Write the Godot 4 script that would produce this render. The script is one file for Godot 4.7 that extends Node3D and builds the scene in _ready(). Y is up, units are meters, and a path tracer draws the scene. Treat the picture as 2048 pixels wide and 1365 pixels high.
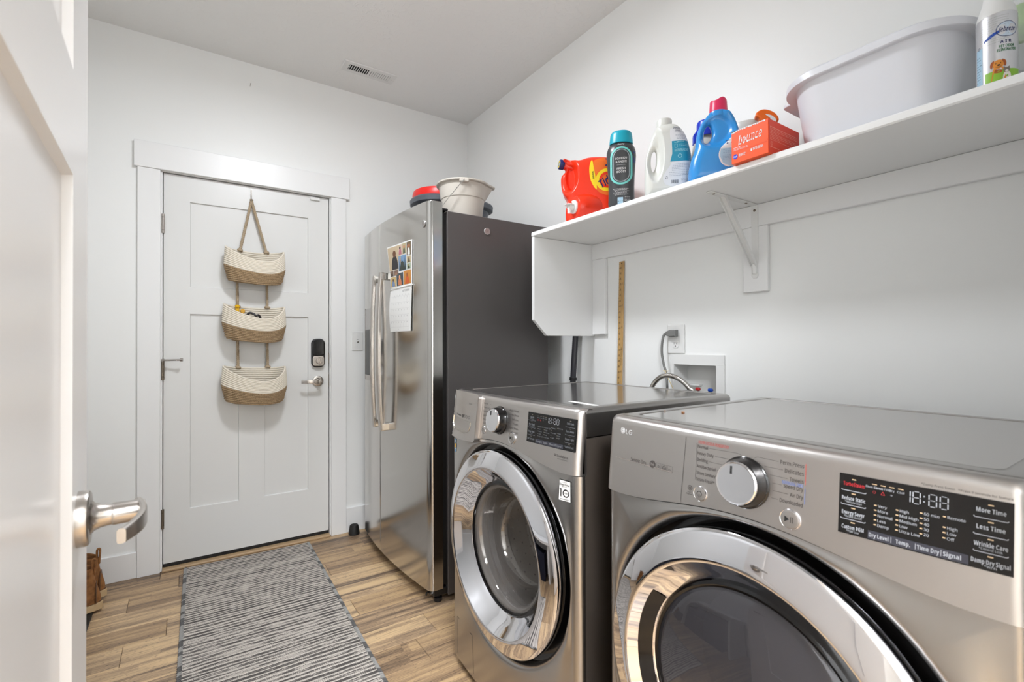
extends Node3D
# A laundry room: x runs along the door wall (the shelf wall is x = 0), y is up, z runs from the door wall (z = 0) to the camera.

const CEIL := 2.742
const LEFT := -2.36
const FRONT := 3.0
const SHELF_TOP := 1.668

var M := {}
var rng := RandomNumberGenerator.new()
var taken := {}
var letters := {}
var sans := SystemFont.new()
var sans_bold := SystemFont.new()
var serif_bold := SystemFont.new()


# ---------------------------------------------------------------- geometry
class Geo:
	var v := PackedVector3Array()   # triangles, counter-clockwise seen from outside
	var t := PackedVector2Array()
	var xf := Transform3D.IDENTITY
	var mapped := false

	func tri(a: Vector3, b: Vector3, c: Vector3, ta := Vector2.ZERO, tb := Vector2.ZERO, tc := Vector2.ZERO) -> void:
		if (b - a).cross(c - a).length_squared() < 1e-20:
			return
		v.append(xf * a)
		v.append(xf * b)
		v.append(xf * c)
		t.append(ta)
		t.append(tb)
		t.append(tc)

	func quad(a: Vector3, b: Vector3, c: Vector3, d: Vector3) -> void:
		tri(a, b, c)
		tri(a, c, d)

	func quad_uv(a: Vector3, b: Vector3, c: Vector3, d: Vector3, r := Rect2(0, 0, 1, 1)) -> void:
		mapped = true
		var e := r.end
		tri(a, b, c, Vector2(r.position.x, e.y), Vector2(e.x, e.y), Vector2(e.x, r.position.y))
		tri(a, c, d, Vector2(r.position.x, e.y), Vector2(e.x, r.position.y), r.position)

	func quad_out(a: Vector3, b: Vector3, c: Vector3, d: Vector3, outward: Vector3) -> void:
		if (b - a).cross(c - a).dot(outward) + (c - a).cross(d - a).dot(outward) < 0.0:
			quad(d, c, b, a)
		else:
			quad(a, b, c, d)

	func tri_out(a: Vector3, b: Vector3, c: Vector3, outward: Vector3) -> void:
		if (b - a).cross(c - a).dot(outward) < 0.0:
			tri(c, b, a)
		else:
			tri(a, b, c)

	func box(c: Vector3, s: Vector3, b := 0.0) -> Geo:
		var h := s * 0.5
		b = minf(b, minf(h.x, minf(h.y, h.z)) * 0.98)
		for ax in 3:
			var u := (ax + 1) % 3
			var w := (ax + 2) % 3
			for sg: float in [-1.0, 1.0]:
				var p := []
				for k in 4:
					var q := Vector3.ZERO
					q[ax] = sg * h[ax]
					q[u] = (h[u] - b) * (-1.0 if k == 0 or k == 3 else 1.0)
					q[w] = (h[w] - b) * (-1.0 if k < 2 else 1.0)
					p.append(c + q)
				var o := Vector3.ZERO
				o[ax] = sg
				quad_out(p[0], p[1], p[2], p[3], o)
		if b > 0.0:
			for ax in 3:
				var u := (ax + 1) % 3
				var w := (ax + 2) % 3
				for sa: float in [-1.0, 1.0]:
					for su: float in [-1.0, 1.0]:
						var p := []
						for k in 4:
							var q := Vector3.ZERO
							var face_a := k == 0 or k == 3
							q[ax] = sa * (h[ax] - (0.0 if face_a else b))
							q[u] = su * (h[u] - (b if face_a else 0.0))
							q[w] = (h[w] - b) * (-1.0 if k < 2 else 1.0)
							p.append(c + q)
						var o := Vector3.ZERO
						o[ax] = sa
						o[u] = su
						quad_out(p[0], p[1], p[2], p[3], o)
			for sx: float in [-1.0, 1.0]:
				for sy: float in [-1.0, 1.0]:
					for sz: float in [-1.0, 1.0]:
						var o := Vector3(sx, sy, sz)
						tri_out(c + o * Vector3(h.x, h.y - b, h.z - b), c + o * Vector3(h.x - b, h.y, h.z - b), c + o * Vector3(h.x - b, h.y - b, h.z), o)
		return self

	func span(lo: Vector3, hi: Vector3, b := 0.0) -> Geo:
		return box((lo + hi) * 0.5, (hi - lo).abs(), b)

	func loft(rings: Array, closed := true, caps := true, flip := false) -> Geo:
		for i in rings.size() - 1:
			var a: PackedVector3Array = rings[i]
			var b: PackedVector3Array = rings[i + 1]
			var n := a.size()
			for j in (n if closed else n - 1):
				var k := (j + 1) % n
				if flip:
					quad(b[j], b[k], a[k], a[j])
				else:
					quad(a[j], a[k], b[k], b[j])
		if caps and closed:
			for e in 2:
				var r: PackedVector3Array = rings[0] if e == 0 else rings[rings.size() - 1]
				var m := Vector3.ZERO
				for q in r:
					m += q
				m /= r.size()
				for j in r.size():
					if (e == 0) != flip:
						tri(m, r[(j + 1) % r.size()], r[j])
					else:
						tri(m, r[j], r[(j + 1) % r.size()])
		return self

	# profile: (radius, height along the axis); fr.y is the axis
	func lathe(profile: Array, fr: Transform3D, segs := 32, a0 := 0.0, a1 := TAU, sx := 1.0, sz := 1.0) -> Geo:
		var rings := []
		var full := absf(a1 - a0 - TAU) < 1e-5
		for p: Vector2 in profile:
			var r := PackedVector3Array()
			for j in (segs if full else segs + 1):
				var a := a0 + (a1 - a0) * j / segs
				r.append(fr * Vector3(cos(a) * p.x * sx, p.y, -sin(a) * p.x * sz))
			rings.append(r)
		return loft(rings, full, false)

	func tube(path: PackedVector3Array, r: float, segs := 8, closed := false, r_end := -1.0) -> Geo:
		var n := path.size()
		var rings := []
		var up := Vector3.ZERO
		for i in n:
			var d := (path[(i + 1) % n] - path[(i - 1 + n) % n]) if closed else (path[mini(i + 1, n - 1)] - path[maxi(i - 1, 0)])
			d = d.normalized()
			if up == Vector3.ZERO:
				up = Vector3.UP if absf(d.y) < 0.9 else Vector3.RIGHT
			up = (up - d * up.dot(d)).normalized()
			var s := d.cross(up)
			var rr := r if r_end < 0.0 else lerpf(r, r_end, float(i) / (n - 1))
			var ring := PackedVector3Array()
			for j in segs:
				var a := TAU * j / segs
				ring.append(path[i] + (up * cos(a) + s * sin(a)) * rr)
			rings.append(ring)
		if closed:
			rings.append(rings[0])
		return loft(rings, true, not closed, true)

	# a flat outline in the frame's xy plane, from z = 0 to z = depth, with a chamfer of b at both ends
	func prism(poly: PackedVector2Array, fr: Transform3D, depth: float, b := 0.0, steps := 1) -> Geo:
		var n := poly.size()
		if Geometry2D.is_polygon_clockwise(poly):
			poly.reverse()
		var nor := PackedVector2Array()
		for i in n:
			var e0 := (poly[i] - poly[(i - 1 + n) % n]).normalized()
			var e1 := (poly[(i + 1) % n] - poly[i]).normalized()
			var m := Vector2(e0.y, -e0.x) + Vector2(e1.y, -e1.x)
			m = m.normalized() / maxf(0.35, m.normalized().dot(Vector2(e0.y, -e0.x)))
			nor.append(m)
		var rings := []
		var stops := [Vector2(0, 0), Vector2(0, depth)]
		if b > 0.0:
			stops = []
			for k in steps + 1:
				var a := PI / 2 * k / steps
				stops.append(Vector2(b * (1.0 - sin(a)), b * (1.0 - cos(a))))
			for k in steps + 1:
				var a := PI / 2 * (1.0 - float(k) / steps)
				stops.append(Vector2(b * (1.0 - sin(a)), depth - b * (1.0 - cos(a))))
		for s: Vector2 in stops:
			var r := PackedVector3Array()
			for i in n:
				var q := poly[i] - nor[i] * s.x
				r.append(fr * Vector3(q.x, q.y, s.y))
			rings.append(r)
		loft(rings, true, false)
		var ids := Geometry2D.triangulate_polygon(poly)
		for i in range(0, ids.size(), 3):
			var f: PackedVector3Array = rings[0]
			var l: PackedVector3Array = rings[rings.size() - 1]
			tri_out(f[ids[i]], f[ids[i + 1]], f[ids[i + 2]], -fr.basis.z)
			tri_out(l[ids[i]], l[ids[i + 1]], l[ids[i + 2]], fr.basis.z)
		return self

	func mesh(crease := 38.0) -> ArrayMesh:
		var n := v.size() / 3
		var area := PackedVector3Array()
		var unit := PackedVector3Array()
		area.resize(n)
		unit.resize(n)
		for f in n:
			var w := (v[f * 3 + 1] - v[f * 3]).cross(v[f * 3 + 2] - v[f * 3])
			area[f] = w
			unit[f] = w.normalized()
		var pos := PackedVector3Array()
		var nrm := PackedVector3Array()
		pos.resize(n * 3)
		nrm.resize(n * 3)
		var tex := PackedVector2Array()
		tex.resize(n * 3)
		var ids := PackedInt32Array()
		ids.resize(n * 3)
		var first := PackedInt32Array()
		var list := PackedInt32Array()
		if crease > 0.0:
			var table := {}
			var count := PackedInt32Array()
			for i in n * 3:
				var key := Vector3i((v[i] * 20000.0).round())
				var id: int = table.get(key, -1)
				if id < 0:
					id = count.size()
					table[key] = id
					count.append(0)
				ids[i] = id
				count[id] += 1
			first.resize(count.size() + 1)
			var s := 0
			for i in count.size():
				first[i] = s
				s += count[i]
				count[i] = first[i]
			first[count.size()] = s
			list.resize(s)
			for i in n * 3:
				list[count[ids[i]]] = i / 3
				count[ids[i]] += 1
		var limit := cos(deg_to_rad(crease))
		for f in n:
			for k in 3:
				var i := f * 3 + k
				var o := f * 3 + (0 if k == 0 else 3 - k)
				pos[o] = v[i]
				tex[o] = t[i]
				var w := unit[f]
				if crease > 0.0:
					w = Vector3.ZERO
					for q in range(first[ids[i]], first[ids[i] + 1]):
						var g := list[q]
						if unit[g].dot(unit[f]) > limit:
							w += area[g]
					w = w.normalized()
				nrm[o] = w
		var arrays := []
		arrays.resize(Mesh.ARRAY_MAX)
		arrays[Mesh.ARRAY_VERTEX] = pos
		arrays[Mesh.ARRAY_NORMAL] = nrm
		if mapped:
			arrays[Mesh.ARRAY_TEX_UV] = tex
		var m := ArrayMesh.new()
		m.add_surface_from_arrays(Mesh.PRIMITIVE_TRIANGLES, arrays)
		return m


func rrect(w: float, h: float, r: float, n := 5) -> PackedVector2Array:
	var out := PackedVector2Array()
	for c in 4:
		var m := Vector2((w / 2 - r) * (1 if c == 0 or c == 3 else -1), (h / 2 - r) * (1 if c < 2 else -1))
		for k in n + 1:
			var a := PI / 2 * (c + float(k) / n)
			out.append(m + Vector2(cos(a), sin(a)) * r)
	return out


func disc(r: float, n := 24, sx := 1.0) -> PackedVector2Array:
	var out := PackedVector2Array()
	for k in n:
		out.append(Vector2(cos(TAU * k / n) * r * sx, sin(TAU * k / n) * r))
	return out


func smooth_path(pts: Array, per := 8) -> PackedVector3Array:
	var c := Curve3D.new()
	var n := pts.size()
	for i in n:
		var d: Vector3 = (pts[mini(i + 1, n - 1)] - pts[maxi(i - 1, 0)]) / 6.0
		c.add_point(pts[i], -d, d)
	var out := PackedVector3Array()
	for i in n - 1:
		for k in per:
			out.append(c.sample(i, float(k) / per))
	out.append(pts[n - 1])
	return out


# a frame whose x, y, z are the three given axes
func frame(o: Vector3, x: Vector3, y: Vector3, z: Vector3) -> Transform3D:
	return Transform3D(Basis(x, y, z), o)


# ---------------------------------------------------------------- nodes
func numbered(called: String) -> String:
	var n: int = taken.get(called, 0)
	taken[called] = n + 1
	return called if n == 0 else "%s_%03d" % [called, n]


func at(base: Vector3) -> Geo:
	var g := Geo.new()
	g.xf = Transform3D(Basis.IDENTITY, -base)
	return g


func thing(called: String, label: String, category: String, base: Vector3, group := "") -> Node3D:
	var o := Node3D.new()
	o.name = numbered(called)
	add_child(o)
	o.position = base
	o.set_meta("label", label)
	o.set_meta("category", category)
	if group:
		o.set_meta("group", group)
	return o


func part(called: String, g: Geo, m: Material, parent: Node3D, crease := 38.0) -> MeshInstance3D:
	var o := MeshInstance3D.new()
	o.name = called
	o.mesh = g.mesh(crease)
	o.mesh.surface_set_material(0, m)
	parent.add_child(o, true)
	return o


func piece(called: String, mesh: Mesh, m: Material, parent: Node3D, where: Transform3D) -> MeshInstance3D:
	var o := MeshInstance3D.new()
	o.name = called
	o.mesh = mesh
	o.material_override = m
	o.transform = where
	parent.add_child(o, true)
	return o


func struct(called: String, label: String, category: String, base := Vector3.ZERO) -> Node3D:
	var o := thing(called, label, category, base)
	o.set_meta("kind", "structure")
	return o


func solid(called: String, label: String, category: String, g: Geo, m: Material, crease := 38.0) -> MeshInstance3D:
	var o := part(called, g, m, self, crease)
	o.set_meta("label", label)
	o.set_meta("category", category)
	o.set_meta("kind", "structure")
	return o


# ---------------------------------------------------------------- lettering
func glyphs(s: String, f: Font) -> Array:
	var key := s + "|" + str(f.get_instance_id())
	if not letters.has(key):
		var tm := TextMesh.new()
		tm.font = f
		tm.font_size = 48
		tm.pixel_size = 1.0 / 34.0
		tm.depth = 0.0
		tm.curve_step = 3.0
		tm.horizontal_alignment = HORIZONTAL_ALIGNMENT_LEFT
		tm.text = "H"
		var mid := tm.get_aabb().get_center().y
		tm.text = s
		var a := tm.get_mesh_arrays()
		var pts: PackedVector3Array = a[Mesh.ARRAY_VERTEX]
		var ids = a[Mesh.ARRAY_INDEX]
		var out := PackedVector2Array()
		if ids == null or ids.is_empty():
			for q in pts:
				out.append(Vector2(q.x, q.y - mid))
		else:
			for i in ids:
				out.append(Vector2(pts[i].x, pts[i].y - mid))
		var lo := 1e9
		var hi := -1e9
		for q in out:
			lo = minf(lo, q.x)
			hi = maxf(hi, q.x)
		letters[key] = [out, lo, hi]
	return letters[key]


# letters h high round (x, y) in the plane that «to» maps into the scene; align -1 left, 0 centre, 1 right; fit > 0 sets the width
func write(g: Geo, s: String, to: Callable, x: float, y: float, h: float, align := 0, fit := 0.0, f: Font = null, slant := 0.0, turn := 0.0) -> void:
	var d := glyphs(s, f if f else sans)
	var wide: float = d[2] - d[1]
	var k := h if fit <= 0.0 else fit / wide
	var x0: float = -wide * k * (align + 1) / 2.0
	var pts: PackedVector2Array = d[0]
	var q := PackedVector3Array()
	for p in pts:
		var l := Vector2(x0 + (p.x - d[1]) * k + p.y * h * slant, p.y * h)
		if turn != 0.0:
			l = l.rotated(turn)
		q.append(to.call(Vector2(x, y) + l))
	for i in range(0, q.size() - 2, 3):
		if (pts[i + 1] - pts[i]).cross(pts[i + 2] - pts[i]) > 0.0:
			g.tri(q[i], q[i + 1], q[i + 2])
		else:
			g.tri(q[i], q[i + 2], q[i + 1])


func stroke(g: Geo, to: Callable, pts: Array, w: float, closed := false) -> void:
	var n := pts.size()
	for i in (n if closed else n - 1):
		var a: Vector2 = pts[i]
		var b: Vector2 = pts[(i + 1) % n]
		var d := (b - a).normalized()
		var s := Vector2(-d.y, d.x) * w * 0.5
		g.quad(to.call(a - s), to.call(b - s), to.call(b + s), to.call(a + s))


func patch(g: Geo, to: Callable, poly: PackedVector2Array) -> void:
	var ids := Geometry2D.triangulate_polygon(poly)
	for i in range(0, ids.size(), 3):
		var a := poly[ids[i]]
		var b := poly[ids[i + 1]]
		var c := poly[ids[i + 2]]
		if (b - a).cross(c - a) < 0.0:
			g.tri(to.call(a), to.call(c), to.call(b))
		else:
			g.tri(to.call(a), to.call(b), to.call(c))


func bar(g: Geo, to: Callable, x0: float, y0: float, x1: float, y1: float, nx := 1) -> void:
	for i in nx:
		var a := lerpf(x0, x1, float(i) / nx)
		var b := lerpf(x0, x1, float(i + 1) / nx)
		g.quad(to.call(Vector2(a, y0)), to.call(Vector2(b, y0)), to.call(Vector2(b, y1)), to.call(Vector2(a, y1)))


func ring2(g: Geo, to: Callable, c: Vector2, r0: float, r1: float, n := 28, sx := 1.0, a0 := 0.0, a1 := TAU) -> void:
	for i in n:
		var a := a0 + (a1 - a0) * i / n
		var b := a0 + (a1 - a0) * (i + 1) / n
		var p := Vector2(cos(a) * sx, sin(a))
		var q := Vector2(cos(b) * sx, sin(b))
		if r0 <= 0.0:
			g.tri(to.call(c), to.call(c + p * r1), to.call(c + q * r1))
		else:
			g.quad(to.call(c + p * r0), to.call(c + p * r1), to.call(c + q * r1), to.call(c + q * r0))


# ---------------------------------------------------------------- materials
func mat(called: String, srgb: Color, rough := 0.5, metal := 0.0) -> StandardMaterial3D:
	var m := StandardMaterial3D.new()
	m.resource_name = called
	m.albedo_color = srgb
	m.roughness = rough
	m.metallic = metal
	m.cull_mode = BaseMaterial3D.CULL_DISABLED
	M[called] = m
	return m


func noise_tex(freq: float, octaves := 3, seed_n := 1, size := 512, ramp: Gradient = null, kind := FastNoiseLite.TYPE_SIMPLEX_SMOOTH) -> NoiseTexture2D:
	var n := FastNoiseLite.new()
	n.noise_type = kind
	n.seed = seed_n
	n.frequency = freq
	n.fractal_octaves = octaves
	var x := NoiseTexture2D.new()
	x.width = size
	x.height = size
	x.seamless = true
	x.noise = n
	if ramp:
		x.color_ramp = ramp
	return x


func relief(m: StandardMaterial3D, tex: Texture2D, cm: float, scale: float) -> void:
	m.heightmap_enabled = true
	m.heightmap_texture = tex
	m.heightmap_scale = cm
	m.uv1_triplanar = true
	m.uv1_world_triplanar = true
	m.uv1_scale = Vector3.ONE * scale


func grad(offsets: Array, colors: Array) -> Gradient:
	var g := Gradient.new()
	g.offsets = PackedFloat32Array(offsets)
	g.colors = PackedColorArray(colors)
	return g


func plank_image(k: int) -> ImageTexture:
	var w := 1024
	var h := 128
	var a := FastNoiseLite.new()
	a.seed = 11 + k
	a.noise_type = FastNoiseLite.TYPE_SIMPLEX_SMOOTH
	a.fractal_octaves = 3
	a.frequency = 1.0
	var c := FastNoiseLite.new()
	c.seed = 71 + k
	c.noise_type = FastNoiseLite.TYPE_SIMPLEX_SMOOTH
	c.fractal_octaves = 2
	c.frequency = 1.0
	var im := Image.create(w, h, false, Image.FORMAT_RGB8)
	var light := Color(0.835, 0.715, 0.55)
	var mid := Color(0.66, 0.555, 0.44)
	var dark := Color(0.41, 0.345, 0.285)
	var tone: float = [0.20, 0.52, 0.34, 0.60, 0.26, 0.44][k]
	var cuts := RandomNumberGenerator.new()
	cuts.seed = 400 + k
	var strips := []          # bands of another board tone that run along the plank
	for i in 5:
		strips.append([cuts.randf() * 0.15, cuts.randf_range(0.008, 0.03), cuts.randf_range(-0.40, 0.48), cuts.randf() * 0.9, cuts.randf_range(0.3, 1.2)])
	for y in h:
		for x in w:
			var u := x / 853.0          # metres
			var s := y / 877.0
			var warp := a.get_noise_2d(u * 2.2, s * 8.0) * 0.006
			var band := tanh(a.get_noise_2d(u * 1.0, (s + warp) * 26.0) * 2.6)
			var grain := a.get_noise_2d(u * 5.0 + 50.0, (s + warp) * 190.0)
			var fine := c.get_noise_2d(u * 14.0, s * 620.0)
			var v := tone + band * 0.27 + grain * 0.40 + fine * 0.22
			for e: Array in strips:
				var off: float = absf(s + warp * 0.6 - e[0])
				if off < e[1] and u > e[3] and u < e[3] + e[4]:
					v += e[2] * clampf((e[1] - off) * 700.0, 0.0, 1.0)
			var cut := c.get_noise_2d(u * 75.0 + s * 16.0, s * 9.0 + 30.0)   # faint saw marks across the grain
			v += maxf(0.0, cut - 0.2) * 0.22 * maxf(0.0, a.get_noise_2d(u * 3.0 + 20.0, s * 3.0) + 0.3)
			var dots := c.get_noise_2d(u * 40.0 + 9.0, s * 150.0 + 7.0)
			if dots > 0.46:
				v += (dots - 0.46) * 2.2
			var col := light.lerp(mid, clampf(v * 2.0, 0.0, 1.0)) if v < 0.5 else mid.lerp(dark, clampf(v * 2.0 - 1.0, 0.0, 1.0))
			im.set_pixel(x, y, col)
	return ImageTexture.create_from_image(im)


# woven stripes: u across the rug, v along it; returns colour and height
func rug_images() -> Array:
	var w := 512
	var h := 2048
	var col := Image.create(w, h, false, Image.FORMAT_RGB8)
	var hgt := Image.create(w, h, false, Image.FORMAT_RGB8)
	var cream := Color(0.80, 0.765, 0.725)
	var grey := Color(0.55, 0.525, 0.50)
	var black := Color(0.25, 0.235, 0.225)
	var n := FastNoiseLite.new()
	n.seed = 3
	n.frequency = 1.0
	n.fractal_octaves = 2
	var r := RandomNumberGenerator.new()
	r.seed = 5
	var y0 := 0
	var band := 0
	while y0 < h:
		var rows := [r.randi_range(8, 12), 5, 5, 5 if r.randf() < 0.7 else 0]
		var bias := r.randf_range(-0.25, 0.25)
		var yy := 0
		for sub in 4:
			for t: int in rows[sub]:
				var y := y0 + yy
				yy += 1
				if y >= h:
					continue
				var bump := sin(PI * (t + 0.5) / rows[sub])
				for x in w:
					var c := cream
					var z := bump
					if sub == 0:
						var wave := sin(x * 1.05 + band) * 0.5 + 0.5
						z = bump * (0.75 + 0.25 * wave)
						if (t == 0 or t == rows[0] - 1) and wave < 0.45:
							c = grey
					else:
						# how dark the sunk rows are drifts along the rug
						var kk := n.get_noise_2d(x * 0.012 + sub * 31.0, band * 5.1) * 0.9 + bias
						var step := (x / 3 + band + sub) % 2 == 0
						if kk > 0.10:
							c = black if (step or t % 3 != 0) else grey
						elif kk > -0.16:
							c = black if step and t > 0 and t < 4 else grey
						elif kk > -0.42:
							c = black if step and t > 0 and t < 4 else cream
						else:
							c = grey if step and t % 2 == 0 else cream
						z = bump * 0.45
					var fuzz := n.get_noise_2d(x * 0.9, y * 0.9 + 100.0)
					c = c.lightened(maxf(0.0, fuzz) * 0.16).darkened(maxf(0.0, -fuzz) * 0.20)
					col.set_pixel(x, y, c)
					hgt.set_pixel(x, y, Color(z, z, z))
		y0 += yy
		band += 1
	return [ImageTexture.create_from_image(col), ImageTexture.create_from_image(hgt)]


func make_materials() -> void:
	sans.font_names = PackedStringArray(["Droid Sans"])
	sans_bold.font_names = PackedStringArray(["Droid Sans"])
	sans_bold.font_weight = 700
	serif_bold.font_names = PackedStringArray(["Droid Serif"])
	serif_bold.font_weight = 700
	var wall := mat("wall_paint", Color(0.945, 0.947, 0.938), 0.42)
	wall.metallic_specular = 0.45
	relief(wall, noise_tex(0.02, 4, 4, 512), 0.025, 1.6)
	var ceil := mat("ceiling_paint", Color(0.945, 0.945, 0.937), 0.6)
	var flow := noise_tex(0.0105, 2, 9, 1024, grad([0.0, 0.465, 0.495, 0.505, 0.535, 1.0], [Color(0.35, 0.35, 0.35), Color(0.3, 0.3, 0.3), Color(0.95, 0.95, 0.95), Color(0.95, 0.95, 0.95), Color(0.3, 0.3, 0.3), Color(0.4, 0.4, 0.4)]))
	flow.noise.domain_warp_enabled = true
	flow.noise.domain_warp_amplitude = 40.0
	flow.noise.domain_warp_frequency = 0.012
	relief(ceil, flow, 0.10, 1.5)
	mat("trim_paint", Color(0.935, 0.935, 0.93), 0.33)
	mat("door_paint", Color(0.885, 0.885, 0.875), 0.33)
	mat("near_door_paint", Color(0.90, 0.895, 0.89), 0.25)
	mat("shelf_paint", Color(0.935, 0.935, 0.93), 0.4)
	mat("white_plastic", Color(0.90, 0.90, 0.89), 0.35)
	mat("tub_plastic", Color(0.87, 0.875, 0.895), 0.35)
	mat("dark_gap", Color(0.05, 0.045, 0.04), 0.6)
	mat("black_rubber", Color(0.07, 0.07, 0.07), 0.55)
	mat("black_gloss", Color(0.045, 0.04, 0.04), 0.12)
	mat("black_plastic", Color(0.08, 0.08, 0.085), 0.35)
	mat("chrome", Color(0.90, 0.90, 0.915), 0.035, 1.0)
	mat("bright_metal", Color(0.80, 0.79, 0.77), 0.22, 1.0)
	mat("nickel", Color(0.74, 0.715, 0.69), 0.27, 1.0)
	mat("nickel_dark", Color(0.55, 0.51, 0.46), 0.35, 1.0)
	mat("oak_strip", Color(0.70, 0.59, 0.45), 0.5)
	var steel := mat("appliance_steel", Color(0.695, 0.685, 0.675), 0.27, 1.0)
	relief(steel, noise_tex(0.09, 2, 21, 256), 0.004, 3.0)
	steel.uv1_scale = Vector3(6, 90, 6)
	var panel := mat("panel_steel", Color(0.765, 0.748, 0.735), 0.33, 1.0)
	relief(panel, noise_tex(0.09, 2, 22, 256), 0.004, 3.0)
	panel.uv1_scale = Vector3(6, 90, 6)
	mat("appliance_side", Color(0.40, 0.365, 0.335), 0.38, 0.7)
	mat("appliance_top", Color(0.68, 0.665, 0.65), 0.14, 0.9)
	var door := mat("fridge_steel", Color(0.765, 0.757, 0.742), 0.15, 1.0)
	relief(door, noise_tex(0.09, 2, 23, 256), 0.002, 3.0)
	door.uv1_scale = Vector3(60, 4, 60)
	mat("fridge_side", Color(0.30, 0.285, 0.28), 0.42)
	mat("grey_ink", Color(0.27, 0.25, 0.24), 0.5)
	mat("dark_ink", Color(0.10, 0.10, 0.10), 0.5)
	mat("red_ink", Color(0.72, 0.30, 0.27), 0.5)
	mat("blue_ink", Color(0.40, 0.47, 0.68), 0.5)
	mat("white_ink", Color(0.80, 0.80, 0.80), 0.5)
	mat("display_ink", Color(0.60, 0.61, 0.63), 0.5)
	mat("display_red", Color(0.62, 0.13, 0.16), 0.5)
	mat("display_amber", Color(0.74, 0.64, 0.50), 0.5)
	mat("display_grey", Color(0.20, 0.20, 0.23), 0.25)
	mat("paper", Color(0.92, 0.92, 0.91), 0.7)
	mat("stainless_drum", Color(0.62, 0.60, 0.58), 0.3, 1.0)
	mat("gasket", Color(0.36, 0.35, 0.35), 0.4)
	var glass := mat("door_glass", Color(0.52, 0.50, 0.48, 0.30), 0.02, 0.45)
	glass.transparency = BaseMaterial3D.TRANSPARENCY_ALPHA
	var smoked := mat("smoked_glass", Color(0.28, 0.275, 0.29, 0.66), 0.02, 0.4)
	smoked.transparency = BaseMaterial3D.TRANSPARENCY_ALPHA
	var clear := mat("clear_film", Color(0.93, 0.94, 0.94, 0.35), 0.12)
	clear.transparency = BaseMaterial3D.TRANSPARENCY_ALPHA
	mat("cotton_rope", Color(0.90, 0.865, 0.80), 0.85)
	var jute := mat("jute_rope", Color(0.70, 0.60, 0.47), 0.9)
	jute.albedo_texture = noise_tex(0.11, 2, 31, 256, grad([0.0, 0.4, 0.6, 1.0], [Color(0.45, 0.42, 0.38), Color(0.75, 0.73, 0.7), Color(1, 1, 1), Color(1.0, 0.98, 0.9)]))
	jute.uv1_triplanar = true
	jute.uv1_world_triplanar = true
	jute.uv1_scale = Vector3(9, 9, 9)
	mat("strap_rope", Color(0.68, 0.61, 0.51), 0.9)
	mat("rug_edge_light", Color(0.58, 0.575, 0.56), 0.9)
	mat("rug_edge_dark", Color(0.36, 0.355, 0.35), 0.9)
	var suede := mat("boot_leather", Color(0.66, 0.46, 0.26), 0.75)
	suede.albedo_texture = noise_tex(0.02, 4, 41, 256, grad([0.0, 0.5, 1.0], [Color(0.55, 0.5, 0.45), Color(0.85, 0.82, 0.8), Color(1, 1, 1)]))
	suede.uv1_triplanar = true
	suede.uv1_scale = Vector3(5, 5, 5)
	mat("boot_sole", Color(0.80, 0.69, 0.53), 0.7)
	mat("display_dim", Color(0.40, 0.41, 0.43), 0.5)
	mat("amber_dim", Color(0.42, 0.40, 0.36), 0.5)
	mat("badge_grey", Color(0.70, 0.69, 0.68), 0.4, 0.6)
	mat("navy_cloth", Color(0.10, 0.12, 0.20), 0.85)
	mat("lamp_glow", Color(0.95, 0.95, 0.95), 0.5)
	var yard := mat("ruler_wood", Color(0.80, 0.65, 0.42), 0.5)
	yard.albedo_texture = noise_tex(0.02, 3, 51, 256, grad([0.0, 1.0], [Color(0.85, 0.83, 0.8), Color(1, 1, 1)]))
	yard.uv1_triplanar = true
	yard.uv1_scale = Vector3(30, 1.5, 30)
	mat("bucket_beige", Color(0.735, 0.71, 0.67), 0.45)
	mat("bucket_slate", Color(0.31, 0.33, 0.36), 0.4)
	mat("mop_red", Color(0.86, 0.13, 0.10), 0.35)
	mat("detergent_red", Color(0.93, 0.21, 0.09), 0.28)
	mat("label_yellow", Color(0.96, 0.83, 0.12), 0.4)
	mat("label_orange", Color(0.93, 0.42, 0.12), 0.4)
	mat("label_navy", Color(0.09, 0.13, 0.38), 0.4)
	mat("charcoal_plastic", Color(0.24, 0.245, 0.255), 0.3)
	mat("cap_teal", Color(0.07, 0.63, 0.72), 0.32)
	mat("mint_print", Color(0.45, 0.80, 0.77), 0.4)
	mat("silver_print", Color(0.60, 0.64, 0.66), 0.4)
	mat("jug_pearl", Color(0.865, 0.87, 0.845), 0.3)
	mat("label_white", Color(0.90, 0.905, 0.91), 0.4)
	mat("label_teal", Color(0.10, 0.57, 0.68), 0.4)
	mat("cap_blue", Color(0.06, 0.22, 0.80), 0.3)
	mat("jug_blue", Color(0.20, 0.58, 0.87), 0.25)
	mat("cap_pink", Color(0.87, 0.18, 0.37), 0.35)
	mat("label_pale_blue", Color(0.66, 0.79, 0.87), 0.4)
	mat("carton_orange", Color(0.96, 0.33, 0.05), 0.4)
	mat("carton_red", Color(0.88, 0.25, 0.13), 0.4)
	mat("trigger_orange", Color(0.95, 0.42, 0.03), 0.3)
	mat("can_silver", Color(0.83, 0.83, 0.84), 0.28, 0.6)
	mat("leaf_green", Color(0.55, 0.75, 0.22), 0.4)
	mat("text_green", Color(0.16, 0.45, 0.25), 0.4)
	mat("fur_gold", Color(0.86, 0.55, 0.20), 0.5)
	mat("fur_rust", Color(0.66, 0.33, 0.11), 0.5)
	mat("fur_grey", Color(0.52, 0.48, 0.43), 0.5)
	mat("fur_white", Color(0.92, 0.90, 0.87), 0.5)
	mat("valve_red", Color(0.70, 0.10, 0.12), 0.4)
	mat("valve_blue", Color(0.05, 0.28, 0.68), 0.4)
	mat("cord_grey", Color(0.46, 0.46, 0.45), 0.5)
	mat("twine", Color(0.86, 0.79, 0.62), 0.8)
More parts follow.
